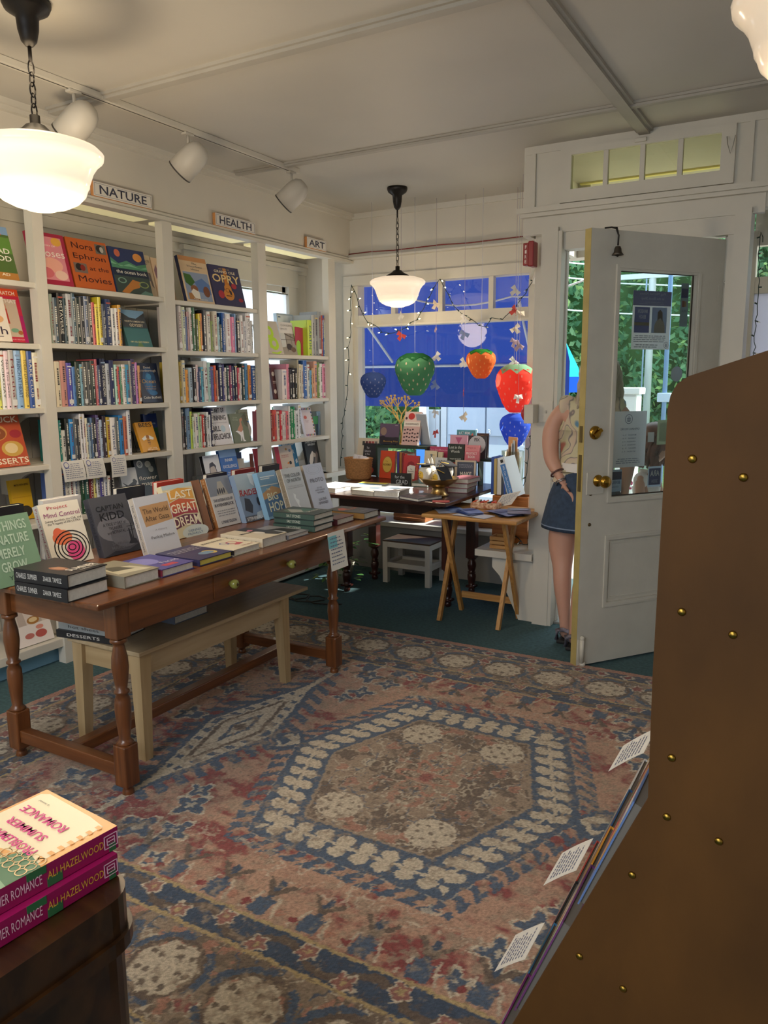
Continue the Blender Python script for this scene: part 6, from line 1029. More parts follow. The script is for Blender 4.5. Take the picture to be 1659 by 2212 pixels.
# ================================================================ BOOKS ON THE DISPLAY TABLE
TZ=.7385
def lean(y1,w,xt,col,label,arts,texts,spine=(),spc=None,t=.032,h=.25,yaw=0,tilt=18):
    xb=xt-.0+h*math.sin(R(tilt))
    return book(label,w,h,t,col,(xb,y1-w/2,TZ+.002),PI/2+R(yaw),R(tilt),arts,texts,spine,spc,'new hardcovers leaning upright on the display table')
lean(1.795,.185,-2.54,'789a80','pale green hardcover with ornate white lettering, leftmost leaning on the display table',[],[('ALL THINGS\nIN NATURE\nMERELY\nGROW',.42,.56,.95,.72,'b4ccba'),('Yiyun Li',.5,.10,.5,.08,'2c4a3c')])
lean(2.092,.186,-2.635,'dcdad0','white hardcover lettered Project Mind Control with black concentric rings',[('c','e07a50',.38,.44,.24,.12),('c','d8508c',.62,.20,.22,.16),('c','d86a4c',.30,.50,.12,.10)]+[('o','201e22',.55,.26,.10+.085*i,.055+.055*i,1-.028/(.10+.085*i)) for i in range(5)],[('Project',.45,.92,.5,.07,'b83a50'),('Mind Control',.52,.81,.88,.075,'8c3c7a'),('Sidney Gottlieb, the CIA, and\nthe Tragedy of MKULTRA',.52,.69,.9,.09,'2a2a30')],[('Project Mind Control',.5,.9,.5,'a83c5c')])
lean(2.308,.190,-2.60,'4a4c56','dark stormy grey hardcover lettered CAPTAIN KIDD with a sailing ship',[('c','70727c',.45,.45,.45,.22),('c','62646e',.7,.3,.4,.2),('p','2c2e38',[(0,0),(.3,.07),(.7,.05),(1,.12),(1,0)]),('p','2a2c36',[(.72,.14),(.98,.12),(.96,.20),(.9,.22),(.93,.48),(.90,.48),(.87,.22),(.84,.40),(.81,.40),(.79,.2)]),('r','2a2c36',.76,.36,.98,.37),('r','2a2c36',.78,.43,.96,.44)],[('CAPTAIN',.47,.80,.74,.09,'23252e'),('KIDD',.48,.66,.66,.13,'23252e'),('A TRUE STORY of\nTREASURE\nand BETRAYAL',.48,.45,.62,.19,'2c2e38'),('SAMUEL\nMARQUIS',.50,.15,.52,.13,'5c5e68')],[('CAPTAIN KIDD',.5,.7,.5,'2a2c34')],spc='3c3e48',t=.036)
lean(2.398,.185,-2.45,'c6cad6','pale hardcover lettered The World After Gaza on a brown torn label',[('p','bd9468',[(.10,.84),(.97,.86),(.98,.54),(.14,.49)])],[('The World\nAfter Gaza',.53,.68,.74,.21,'5c4a3c'),('A History',.55,.41,.36,.035,'8a8a94'),('Pankaj Mishra',.55,.29,.70,.06,'4c4c58')],[('The World After Gaza',.5,.8,.35,'6a6a70')],spc='b0aca4')
lean(2.715,.190,-2.61,'d8d2b4','cream hardcover with psychedelic orange and red lettering THE LAST GREAT DREAM',[('r','bcd0dc',0,.92,1,1),('p','e0a84c',[(.10,.68),(.45,.75),(.95,.68),(.95,.88),(.5,.93),(.12,.87)]),('p','c8603c',[(.08,.50),(.5,.55),(.95,.50),(.95,.66),(.45,.73),(.08,.66)]),('p','a83c4c',[(.08,.40),(.5,.44),(.95,.40),(.95,.50),(.5,.55),(.08,.50)]),('p','6a3450',[(.08,.17),(.5,.24),(.95,.17),(.95,.38),(.5,.42),(.08,.38)]),('c','cfdce0',.70,.07,.45,.13)],[('LAST',.54,.80,.76,.14,'f4ecd8'),('GREAT',.52,.55,.84,.17,'f4ecd8'),('DREAM',.52,.30,.86,.18,'f4ecd8'),('THE',.16,.88,.14,.04,'f4ecd8'),('DENNIS\nMcNALLY',.68,.07,.52,.10,'3c6a9c')])
lean(2.790,.05,-2.63,'8a5c3c','brown-spined hardcover squeezed between The Last Great Dream and the next book',[],[],t=.03)
lean(3.000,.165,-2.632,'c6c6c8','hardcover lettered THE SISTERHOOD OF RAVENSBRUCK with a misty photo of walking women',[('r','7c8494',.0,.62,1,1),('p','a8a49c',[(.3,.62),(.45,.9),(.62,.9),(.8,.62)]),('c','3a3c48',.38,.70,.035,.06),('c','3a3c48',.47,.71,.035,.06),('c','3a3c48',.56,.70,.035,.06),('c','3a3c48',.65,.71,.035,.06)]+lines('8a8c94',.12,.88,.20,.34,3,4),[('THE SISTERHOOD OF',.5,.53,.84,.055,'44485c'),('RAVENSBRÜCK',.5,.44,.84,.075,'34384c'),('LYNNE OLSON',.5,.09,.66,.06,'44485c')],[('THE SISTERHOOD OF RAVENSBRÜCK',.55,.85,.45,'e0c49c')],spc='9a6c44',t=.036)
lean(3.170,.165,-2.60,'7c94b4','plastic-wrapped hardcover lettered THE RAIDER with soldiers',[('r','a8bccc',.0,.55,1,1),('p','3c4250',[(.1,.25),(.2,.50),(.42,.46),(.5,.32),(.4,.16)]),('c','3c4250',.80,.38,.07,.09),('r','5c6474',.0,.0,1,.12),('p','d8e2ea',[(.62,.98),(.9,.96),(.8,.7),(.66,.78)]),('p','b8c8d4',[(.5,.02),(.9,.04),(.98,.2),(.6,.16)])],[('THE',.12,.66,.12,.04,'a8303c'),('RAIDER',.5,.60,.9,.12,'a8303c'),('STEPHEN PLATT',.52,.06,.9,.07,'e4e8ec')])
lean(3.283,.150,-2.555,'7ca8cc','sky blue hardcover lettered THE BIG HOP with an aeroplane',[('p','c8a47c',[(0,.55),(.6,.68),(1,.60),(1,.5),(0,.42)]),('p','5c84b0',[(0,.42),(1,.5),(1,.1),(0,.05)]),('r','e0ecf0',.1,.88,.9,.90),('r','e0ecf0',.1,.84,.6,.86),('r','d8e0e0',.0,.70,1,.72)],[('THE',.36,.62,.2,.04,'eef4e0'),('BIG',.50,.46,.56,.16,'eef4dc'),('HOP',.56,.24,.78,.20,'eef4dc'),('D. ROONEY',.7,.07,.4,.04,'eef4dc')])
lean(3.365,.168,-2.45,'c4c8cc','pale grey hardcover lettered THE COLOR OF NORTH with faint reindeer',[('p','e4e8ea',[(.3,.5),(.4,.46),(.36,.40),(.5,.34),(.44,.26),(.54,.16),(.6,.08),(.5,.06),(.42,.2),(.34,.32),(.28,.42)]),('c','b85a4c',.86,.10,.05,.03)],[('THE COLOR\nOF NORTH',.50,.80,.80,.17,'6c7478'),('The Molecular Language of\nProteins and the Future of Life',.5,.62,.8,.06,'8a8e94')],[('THE COLOR OF NORTH',.55,.7,.45,'6a6258')],spc='8c8474',t=.034,h=.268)
lean(3.570,.172,-2.455,'bcc0d0','pale lavender hardcover lettered PROTO, rightmost leaning on the display table',[('o','aab0c0',.5,.88,.42,.10,.93),('o','aab0c0',.5,.88,.30,.07,.9)],[('PROTO',.52,.66,.72,.085,'6c6c78'),('HOW ONE\nANCIENT LANGUAGE\nWENT GLOBAL',.54,.45,.52,.13,'8c8c98'),('LAURA\nSPINNEY',.56,.22,.52,.13,'7c7c88')],spc='a8a094',h=.268)
# second row leaning the other way, only the top edges show
for i,(y,w,c,n) in enumerate(((1.80,.17,'1c1c20','black'),(2.06,.18,'d0cfd4','white'),(2.42,.16,'1e2434','navy and red'),(2.66,.17,'b83c34','red'),(2.98,.15,'2c2c40','dark'),(3.20,.16,'8c2c30','maroon'),(3.42,.15,'22202a','black and red'))):
    book('%s hardcover behind the leaning row on the display table, %s from near end'%(n,ORD[i]),w,.245,.03,c,(-2.727,y,TZ+.003),-PI/2,R(3),group='hardcovers on the far side of the display table')
def flat(y0,y1,t,col,label,arts,texts,spine=(),z=TZ,h=.235,xr=-2.085,group='hardcovers lying flat along the edge of the display table',spc=None,yaw=0,pages=PAPER):
    # spine towards the near end, top of the cover towards the bookcase
    return book(label,y1-y0,h,t,col,(xr,(y0+y1)/2,z+.0003),PI/2+R(yaw),0,arts,texts,spine,spc,group,flat=True,pages=pages)
suma=[('c','8a5a44',.34,.42,.12,.16),('c','b08468',.36,.44,.08,.12),('p','2a2628',[(.3,.56),(.5,.6),(.5,.5),(.42,.5)])]
sp=[('CHARLES',.86,.22,.24,'d8d6d0'),('SUMNER',.84,.28,.36,'e2e0da'),('ZAAKIR\nTAMEEZ',.36,.30,.66,'dcdad4')]
flat(1.612,1.785,.044,'17191f','lower of two thick black Charles Sumner hardcovers stacked at the near corner of the table',[],[],[('SUMNER',.80,.28,.40,'e2e0da'),('TAMEEZ',.38,.28,.34,'dcdad4'),('CHARLES',.80,.22,.22,'d8d6d0')] and [('CHARLES  SUMNER',.76,.40,.42,'e2e0da'),('ZAAKIR  TAMEEZ',.28,.34,.36,'dcdad4')],h=.255,xr=-2.115,yaw=2,spc='17191f')
flat(1.622,1.795,.044,'17191f','upper of two thick black Charles Sumner hardcovers, its portrait cover facing up',suma,[('SUMNER',.62,.20,.70,.13,'e0dcd4'),('ZAAKIR TAMEEZ',.7,.09,.55,.05,'b8b4ac')],[('CHARLES  SUMNER',.76,.40,.42,'e2e0da'),('ZAAKIR  TAMEEZ',.28,.34,.36,'dcdad4')],z=TZ+.045,h=.25,xr=-2.125,yaw=4,spc='17191f')
flat(1.825,1.988,.042,'8a8676','thick grey-brown hardcover lying second from the near corner of the display table',[('p','c0bca8',[(.1,.2),(.9,.1),(.8,.5),(.2,.7)]),('p','5c5a50',[(.2,.4),(.7,.3),(.6,.6),(.3,.7)])],[])
flat(2.0,2.165,.030,'4c4a90','purple-blue hardcover with a red lower edge lying flat',[('c','7c7cc0',.35,.65,.3,.25),('r','a83c4c',.3,.12,.7,.25)],[('Faced',.7,.35,.5,.12,'c8c8e0')],spc='7c2c40')
flat(2.195,2.385,.026,'34345c','dark blue hardcover with yellow page edges lettered Glorious, lying flat',[('c','c8b060',.70,.30,.16,.14),('c','6c8aa8',.6,.3,.2,.1)]+lines('a8a8b8',.1,.9,.6,.85,3,5),[],pages=mat('d4c860',.7,name='yellow_pages'))
flat(2.395,2.565,.026,'d6cfbc','cream hardcover with red line drawing lettered JOHN & PAUL, lying flat',[('o','b85060',.65,.45,.16,.12,.7),('p','b85060',[(.5,.3),(.8,.4),(.85,.3),(.6,.24)]),('o','4c5ca0',.45,.5,.12,.1,.75)],[('JOHN & PAUL',.45,.78,.8,.10,'26262c'),('IAN LESLIE',.7,.12,.4,.05,'8a3c44')],spc='26262c')
flat(2.582,2.755,.038,'c8c0ae','thick cream hardcover lettered The Afterlife of Malcolm X, lying flat',[('p','2c2c30',[(.55,1),(1,1),(1,.05),(.7,.05),(.6,.3),(.7,.5),(.55,.7)]),('c','d8d4cc',.62,.45,.10,.14),('p','c87890',[(.55,.72),(.75,.80),(.8,.7),(.65,.66)])],[('MALCOLM X',.40,.6,.5,.08,'3c3c40')],[('The Afterlife of Malcolm X',.5,.75,.35,'4a463e')])
flat(2.765,2.925,.020,'8a8c94','thin black and white hardcover lying flat beside the green stack',[('p','26262c',[(.1,.2),(.9,.15),(.85,.6),(.3,.8)]),('p','c8ccd4',[(.3,.3),(.5,.3),(.45,.6)])],[])
for k,(w,yaw) in enumerate((('lowest',3),('middle',-1),('topmost',2))):
    flat(2.965,3.135,.0275,'26383a',w+' of three green and silver hardcovers stacked on the display table',[('c','4c6a60',.4,.6,.3,.3),('p','9aa09c',[(.1,.6),(.5,.9),(.6,.6),(.3,.4)]),('p','2c6a5c',[(.5,.5),(.8,.7),(.9,.3)])] if k==2 else [],[('SALT STONES',.6,.3,.6,.09,'c8ccc8')] if k==2 else [],[('SALT STONES',.5,.34,.45,'c8d0c8')],z=TZ+.028*k,h=.235,yaw=yaw,spc='3c5450')
flat(3.165,3.325,.030,'5c2830','dark hardcover with a maroon edge lying flat near the far end of the table',[('r','26242a',0,.3,1,1)],[('Victory',.5,.7,.7,.14,'8a8890')])
flat(3.362,3.512,.034,'2c2e30','charcoal hardcover with red lettering at the far end of the display table',[('p','b8503c',[(.1,.7),(.4,.85),(.6,.8),(.5,.6),(.2,.6)]),('r','6a6e70',.3,.2,.8,.23)],[('ROOM',.6,.55,.55,.12,'b86a54')],spc='8a6a3c',xr=-2.05)
notecard('shelf_card','handwritten card with a blue sticky note hanging over the table edge at its far leg',(-2.003,3.025,.742),(.0,1,.0),(.30,-.32,-.62),.14,.19,None,.0,15,False,'7cc0cc')
# books on the bench under the table
for k,(c,n,sptxt,h) in enumerate((('26262a','bottom of three books stacked on the bench, black spined','DESSERTS',.27),('b0b4b4','middle of three books stacked on the bench, grey with a dark label','hot sheet',.265),('c4c6c4','top of three books stacked on the bench, lettered MODERN VEGETARIANS','MODERN VEGETARIANS',.25))):
    book(n,.20,h,.030,c,(-2.33-.02,2.06,.453+.0303*k),PI/2+R(8-3*k),0,[('r','4a2c28',.4,.3,.9,.8)] if k==2 else [],[],[(sptxt,.5,.6,.4,'e8e6de' if k==0 else '3a3a3c')],None,'books stacked on the bench under the table',flat=True)
for k in range(2): book(('lower','upper')[k]+' of two grey-paged books lying behind on the bench under the table',.20,.26,.034,'6a7080',(-2.30,2.36,.453+.0345*k),PI/2,0,group='books stacked on the bench under the table',flat=True)
# ================================================================ WINDOW TABLE DISPLAY
WZ=.7405
def st(x0,x1,y,z0,z1,col,label,arts=(),texts=(),tilt=10,t=.025,yaw=0,spine=(),spc=None,group='gift books standing in the window display',name='book'):
    return book(label,x1-x0,(z1-z0)/math.cos(R(tilt)),t,col,((x0+x1)/2,y,z0+.001),R(yaw),R(tilt),arts,texts,spine,spc,group,name=name)
g=empty('riser_shelf',(-2.72,5.0,WZ)); tag(g,'dark green wooden riser at the back of the window table','riser')
GR=mat('1f3328',.6,name='dark_green_paint'); MB().box(-.18,.24,-.07,.09,.215,.235).build('top_board',GR,g); MB().box(-.18,-.165,-.07,.09,0,.215).build('side_board',GR,g); MB().box(.225,.24,-.07,.09,0,.215).build('side_board',GR,g)
def easel(x,y,z,label,w=.07):
    g=empty('wire_easel',(x,y,z)); tag(g,label,'easel'); MB().tube([(-w,-.03,.012),(-w,-.03,.0),(-w*.6,.02,.0),(-w*.5,.08,.12)],.002,6).tube([(w,-.03,.012),(w,-.03,0),(w*.6,.02,0),(w*.5,.08,.12)],.002,6).tube([(-w*.6,.0,.002),(w*.6,.0,.002)],.002,6).build('wire_frame',BLACK,g)
st(-2.885,-2.725,4.955,.98,1.128,'3a3440','book with a dusky mountain and starry sky on top of the green riser',[('r','5c4c64',0,.35,1,1),('c','8a7468',.2,.62,.16,.2),('p','26222c',[(0,.35),(.2,.42),(.35,.33),(.7,.30),(.85,.36),(1,.32),(1,.0),(0,0)])],[('Burning Man',.6,.13,.75,.10,'b88c3c'),('ATLAS',.85,.92,.15,.03,'c8c4cc')],tilt=8,t=.012)
easel(-2.80,4.95,.976,'black wire easel under the mountain book on the riser')
st(-2.700,-2.560,4.945,.98,1.215,'d8c0bc','tall pink and black illustrated book lettered SHAKESPEARES, tented open beside the gold tree',[('r','c8a8a6',0,0,1,.56),('c','b83c3c',.42,.86,.20,.10),('r','ded6d0',0,.56,1,.70)]+[('c','3a2c34',.12+.16*(i%6),.12+.11*(i//6)+.02*(i%2),.06,.022) for i in range(22)]+[('c','4a3c44',.80,.82,.08,.05),('c','4a3c44',.12,.8,.07,.04)],[("SHAKESPEARE'S",.5,.63,.8,.05,'6a6460')],tilt=14,t=.022,yaw=-6)
st(-2.585,-2.50,5.03,.98,1.20,'aeb4bc','grey back board of the tented book on the riser',tilt=-16,t=.01,yaw=-6)
st(-3.05,-2.92,4.965,WZ,.975,'26262c','black book lettered The Universe in You behind the basket',[('c','c04a3c',.55,.16,.25,.12)],[('The\nUniverse\nin You',.3,.76,.4,.26,'d0d0d8')],tilt=12,t=.012)
st(-3.12,-2.94,5.0,WZ,1.01,'c8bca8','cream chart with small dark red squares at the back left of the window table',[('r',('3a3c3c','5c2c34','8a3840','a04848','6c6a68')[i],.22+.15*i,.80,.34+.15*i,.92) for i in range(5)],tilt=10,t=.006)
g=empty('wicker_basket',(-2.945,4.76,WZ)); tag(g,'round wicker basket full of small paper packets at the left of the window table','basket')
WK=mat('a87848',.7,noise=.35,nscale=70,stretch=(1,1,2.5),bump=.8,bscale=120,name='wicker'); prof=[(.0001,.004),(.085,.0)]+[(.090+.013*t/14+(.0025 if t%2 else 0),.01+.0095*t) for t in range(15)]+[(.108,.148),(.108,.152),(.1,.154),(.098,.14),(.088,.02),(.0001,.015)]
MB().lathe(prof,40,0,Matrix.Diagonal((1.05,.8,1,1))).build('basket_body',WK,g)
for i in range(9):
    y=.05-.012*i; p=MB().box(-.035,.035,0,.002,0,.07).build('paper_packet',mat(('dcdce0','c8c4cc','d8d8e4')[i%3],.7),g); p.matrix_local=Matrix.Translation((-.05+.013*i,y*.8,.10))@Matrix.Rotation(R(12-5*(i%4)),4,'Y')@Matrix.Rotation(R(-15),4,'X')
st(-2.840,-2.715,4.87,WZ,.938,'c84a2c','orange-red book with a gold oval lettered The Alchemist',[('c','c8a850',.5,.5,.33,.30),('o','8a6a2c',.5,.5,.33,.30,.93)],[('The',.45,.62,.16,.035,'6a4a1c'),('ALCHEMIST',.5,.50,.56,.075,'6a4a1c')],tilt=8,t=.022,yaw=-3)
for i,(c,n) in enumerate((('4a3a8a','purple'),('a8703c','tan'),('8c2a30','dark red'),('c8423c','red'))): spn=st(-2.70+.022*i,-2.683+.022*i,4.885,WZ,.935-.004*i,c,n+' thin spine standing just right of the orange-red Alchemist book',tilt=2,t=.13,group='thin books beside the Alchemist book')
st(-2.612,-2.495,4.81,WZ,.918,'b8383c',"red book with a white label lettered The Bookseller's Almanac",[('p','8c2430',[(.2,.05),(.8,.05),(.85,.5),(.7,.72),(.5,.78),(.3,.72),(.18,.5)]),('p','dcd8d0',[(.28,.08),(.78,.08),(.8,.60),(.42,.63),(.26,.55)])],[("The\nBookseller's\nAlmanac",.54,.38,.40,.22,'4a3a3c')],tilt=9,t=.02)
st(-2.490,-2.400,4.885,WZ,.950,'d8cdb0','cream notebook with a grey heron drawing and a dark elastic band',[('p','7c8890',[(.15,.30),(.5,.42),(.62,.60),(.52,.78),(.60,.86),(.68,.82),(.72,.60),(.6,.38),(.35,.18)]),('c','6c7880',.60,.86,.12,.03),('p','c8a03c',[(.70,.875),(1,.86),(.72,.845)]),('p','3c4448',[(.42,.2),(.46,.2),(.44,.0),(.40,0)]),('p','c87c34',[(.8,.4),(.88,.55),(.92,.45),(.86,.38)])],tilt=9,t=.02)
st(-2.395,-2.345,4.875,WZ,.945,'d4c8a8','cream journal with a black band beside the heron notebook',[('r','26241f',.15,0,.3,1)],tilt=9,t=.02)
st(-2.52,-2.315,4.955,WZ+.0,.975,'b03a60','magenta book lettered The Dollhouse behind the heron notebook',[('r','c04a70',0,.85,1,1)],[('The Dollhouse',.52,.90,.7,.06,'e8b4c4')],tilt=6,t=.02)
st(-2.362,-2.262,4.80,WZ,.915,'c8ccce','pale grey book lettered PUBLIC SPEAKING',[],[('PUBLIC\nSPEAKING',.5,.78,.72,.24,'4a4e54')],tilt=9,t=.018)
st(-2.258,-2.205,4.81,WZ,.915,'d8d0c4','small cream book with a red block beside the grey one',[('r','b83c34',.1,.72,.9,.9)],tilt=9,t=.018)
g=empty('riser_shelf',(-2.14,4.99,WZ)); tag(g,'plain riser under the pink and teal books on the window table','riser'); MB().box(-.16,.17,-.06,.08,.150,.165).build('top_board',GR,g); MB().box(-.16,-.145,-.06,.08,0,.15).build('side_board',GR,g); MB().box(.155,.17,-.06,.08,0,.15).build('side_board',GR,g)
st(-2.315,-2.185,4.95,.906,1.062,'c88aa4','pink book with a dark eye drawing behind Lost in the Woods',[('r','d8a0b8',0,.45,1,1),('p','b85a84',[(.3,.9),(.7,.9),(.5,.6)]),('c','5c5a68',.3,.28,.28,.16),('c','c8b8c4',.3,.28,.14,.08)],tilt=6,t=.02)
st(-2.290,-2.150,5.01,.906,1.095,'4f94a0','teal book lettered LIT FIX at the top back of the window table',[('p','d8705c',[(.55,.6),(.95,.6),(.85,.9)])],[('LIT FIX',.42,.88,.6,.09,'e4ecec')],tilt=4,t=.02,yaw=2)
st(-2.140,-2.055,5.01,.906,1.075,'4a2c28','dark brown book top with a gold label beside the teal LIT FIX book',[('c','b8945c',.5,.86,.32,.05)],tilt=4,t=.02)
st(-2.172,-2.04,4.935,.906,1.063,'34343c','book with a pale oval lettered FIX HOME',[('c','c4c4cc',.5,.6,.48,.40)],[('FIX',.5,.82,.3,.14,'34343c'),('HOME',.5,.45,.55,.15,'34343c')],tilt=6,t=.02)
st(-2.268,-2.148,4.815,WZ+.16,1.012,'1f2a26','black-green book lettered Lost in the Woods',[],[('Lost in the\nWoods',.48,.68,.76,.42,'e0e4dc'),('TALES OF NOPE',.5,.1,.7,.08,'c8ccc4')],tilt=6,t=.018) and None
g=empty('riser_shelf',(-2.15,4.84,WZ)); tag(g,'small wooden step under the Lost in the Woods and pink protect books','riser'); MB().box(-.12,.12,-.03,.045,.150,.1595).box(-.12,-.11,-.03,.045,0,.15).box(.11,.12,-.03,.045,0,.15).build('step_board',GR,g)
st(-2.140,-2.035,4.815,WZ+.16,1.008,'d8707c','coral pink book lettered Ways to PROTECT BOOK',[('r','e08a90',0,.62,1,1)],[('Ways to',.45,.82,.6,.12,'a83c48'),('PROTECT\nBOOK',.48,.38,.75,.36,'f0dcd8')],tilt=6,t=.018)
st(-2.135,-1.995,4.655,WZ,.922,'20304c','navy book with a cream border lettered MAKE YOUR BED',[('r','b8ac94',0,0,1,1),('r','20304c',.10,.04,.92,.94)]+lines('8a94a8',.2,.85,.72,.86,3,8),[('MAKE\nYOUR',.52,.42,.62,.34,'d4d4cc')],tilt=4,t=.022,spc='b8ac94',yaw=6)
st(-2.255,-2.175,4.70,WZ,.875,'181818','black book lettered HOPE behind the plush eggs',[],[('HOPE\nFOR ALL',.45,.7,.6,.26,'d0d0d0')],tilt=8,t=.016)
g=empty('chalkboard_sign',(-2.492,4.57,WZ),R(6)); tag(g,'small black chalkboard sign chalked for the GRAD on the window table','sign')
o=MB().box(-.075,.075,0,.008,0,.086).build('board',mat('16181a',.7,name='chalkboard'),g); MB().box(.0751,.0765,0,.008,0,.086).build('edge',mat('c8b48c',.6),g); text(g,'for the',(-.01,-.001,.060),.070,.020,'b8bcc0',name='chalk_lettering'); text(g,'GRAD',(.005,-.001,.026),.085,.030,'b8bcc0',name='chalk_lettering')
g=empty('brass_bowl',(-2.075,4.285,WZ)); tag(g,'footed brass bowl filled with plush eggs in graduation caps on the window table','bowl')
MB().lathe([(.0001,.0),(.060,.0),(.062,.006),(.052,.014),(.042,.030),(.038,.048),(.044,.056),(.075,.066),(.105,.085),(.122,.108),(.124,.112),(.119,.112),(.10,.092),(.07,.075),(.0001,.066)],40).build('bowl_body',mat('c0a068',.28,metal=.9,name='pale_brass'),g)
PL=mat('dedbd0',.95,bump=.5,bscale=300,name='plush_white'); YK=mat('e2bc4c',.9,name='plush_yolk'); CP=mat('15151a',.8,name='cap_black')
for i,(x,y,z,rx,rz_,lb,tl_) in enumerate(((-2.150,4.255,.877,.046,.055,'plush egg with a smiling yolk face and black cap, front left in the brass bowl',0),(-2.040,4.235,.862,.048,.045,'plush egg lying on its side, front right in the brass bowl',55),(-2.145,4.335,.870,.040,.05,'plush egg with white ears at the back left of the brass bowl',-15),(-2.040,4.325,.885,.043,.052,'plush egg with a black graduation cap at the back right of the brass bowl',20))):
    g=empty('plush_egg',(x,y,z)); g.rotation_euler=(0,R(tl_),R(-25)); tag(g,lb,'plush toy','plush eggs in the brass bowl')
    MB().sphere((0,0,0),1,0,14,sc=(rx,rx*.9,rz_)).build('egg_body',PL,g); MB().sphere((0,-rx*.52,-.004),1,0,12,sc=(rx*.62,rx*.46,rx*.66)).build('yolk',YK,g)
    fc=MB(); fc.sphere((-.009,-rx*.97,.002),.0025,0,6).sphere((.009,-rx*.97,.002),.0025,0,6); fc.build('eye',CP,g); MB().tube([(-.005,-rx*.985,-.006),(0,-rx*.99,-.009),(.005,-rx*.985,-.006)],.001,5).build('smile',CP,g)
    if i!=2: MB().lathe([(rx*.62,rz_*.62),(rx*.60,rz_*.95),(.0001,rz_*1.0)],16).box(-rx*.95,rx*.95,-rx*.95,rx*.95,rz_*.98,rz_*1.05).build('graduation_cap',CP,g); MB().tube([(0,0,rz_*1.06),(-rx*.6,-rx*.9,rz_*1.07),(-rx*.7,-rx*1.05,rz_*.3)],.003,6).build('tassel',mat('d8b050',.7),g)
    else:
        for sx in (-1,1): MB().sphere((sx*.018,0,rz_+.020),1,0,10,sc=(.009,.006,.028)).build('ear',PL,g)
# flat books on the window table
fl=[(-2.80,4.16,.20,.26,.030,'e4e6ea','bright white book in the sun at the front left of the window table'),(-2.63,4.33,.2,.25,.02,'d8dcd8','white book with a yellow and blue cover lying behind the sunlit one'),(-2.50,4.13,.17,.22,.030,'cfcabc','cream book with a faint sketch at the front of the window table'),(-2.34,4.15,.17,.24,.034,'d2d6da','white book with a small blue bird, front middle of the window table'),(-2.15,4.075,.17,.20,.018,'5c5860','dark grey book at the front edge beside the brass bowl'),(-2.37,4.62,.13,.19,.024,'2c5a48','dark green book lying by the chalkboard sign'),(-2.52,4.40,.17,.22,.012,'b8c4cc','pale blue booklet lying in front of the chalkboard sign')]
for i,(x,y,w,h,t,c,lb) in enumerate(fl):
    a=[('c','8aa0b0',.5,.6,.25,.15)] if i in (2,3) else ([('r','d8d060',.0,.7,1,1),('r','6ca0c8',0,.5,1,.7)] if i==1 else ([('p','b08a98',[(.3,.5),(.8,.4),(.6,.7)])] if i==4 else []))
    book(lb,w,h,t,c,(x,y-h/2+.06 if i!=4 else y-.045,WZ+.0003),R((-4,6,-8,5,-20,8,12)[i]),0,a,group='books lying flat on the window table',flat=True)
for k in range(3): book(('lowest','middle','top')[k]+' of three pink-edged books stacked behind the brass bowl',.13,.19,.030,'a86a74',(-2.02+.004*k,4.44,WZ+.0003+.0303*k),R(8-5*k),0,group='pink-edged books stacked by the brass bowl',flat=True)
tag(MB().box(-.05,.05,-.02,.02,0,.006,0,Matrix.Translation((-1.955,4.07,WZ))@Matrix.Rotation(R(25),4,'Z')).build('bookmark_pack',mat('c8605c',.6)),'small coral red packet at the right front corner of the window table','packet')
# gold jewellery tree
g=empty('gold_tree',(-2.745,5.03,.976)); tag(g,'small gold branching tree ornament standing behind the tented book','ornament')
GD=mat('dcb86c',.5,metal=.0,name='gold_paint'); r=random.Random(2); mb=MB(); tips=[]
def br(p,d,L,rr,n):
    q=p+d*L; mb.tube([p,(p+q)/2+Vector((r.gauss(0,.003),0,0)),q],[rr,rr*.85,rr*.7],6)
    if n==0: tips.append(q); return
    tips.append(q)
    for s in ((-1,1) if n>1 else (-1,0,1)):
        e=(d+Vector((s*r.uniform(.35,.75),r.uniform(-.3,.3),r.uniform(-.1,.2)))).normalized(); br(q,e,L*r.uniform(.72,.88),rr*.7,n-1)
br(Vector((0,0,.0)),Vector((0,0,1)),.15,.010,0); tips.clear()
for s in (-.9,-.4,.1,.6): br(Vector((0,0,.13+.03*abs(s))),Vector((s,0,1)).normalized(),.085,.007,2)
mb.build('branches',GD,g); mt=MB()
for q in tips: mt.lathe([(.0001,-.004),(.007,0),(.010,.010),(.006,.012),(.0001,.004)],5,0,Matrix.Translation(q),smooth=False)
mt.build('blossoms',GD,g); MB().lathe([(.04,0),(.04,.006),(.01,.012),(.0001,.012)],20).build('base',GD,g)
# books upright on the crate and the tall blue-spined one
g2=[(-1.835,.018,.235,'2c50a0','blue-edged hardcover, left of the upright books on the pine crate'),(-1.812,.022,.225,'c0a868','tan hardcover among the upright books on the pine crate'),(-1.785,.030,.230,'dcdcd8','thick white-paged book among the upright books on the pine crate'),(-1.755,.012,.228,'3458a8','blue hardcover at the right of the upright books on the pine crate')]
for x,t,h,c,lb in g2:
    o=book(lb,.15,h,t,c,(x,4.66,.7255),PI/2,0,group='books standing upright on the pine crate')
b=book('white hardcover with a blue spine lettered We Can Do Hard Things',.16,.255,.042,'e8ecf0',(-1.655,4.66,.728),PI/2+R(12),R(-0),[],[],[],None,flat=False)
b.matrix_world=Matrix.Translation((-1.665,4.60,.728))@Matrix.Rotation(R(-17),4,'Y')@Matrix.Rotation(PI/2+R(-4),4,'Z')
MB().box(-.0815,-.0802,.004,.038,.0,.215).build('spine_panel',mat('4a84c8',.5),b); text(b,'We Can Do Hard Things',(-.082,.021,.11),.19,.018,'e8f0f6',SPINEL,name='spine_lettering'); MB().box(-.0815,-.0802,.012,.030,.225,.245).build('publisher_mark',mat('2c2c30',.6),b)
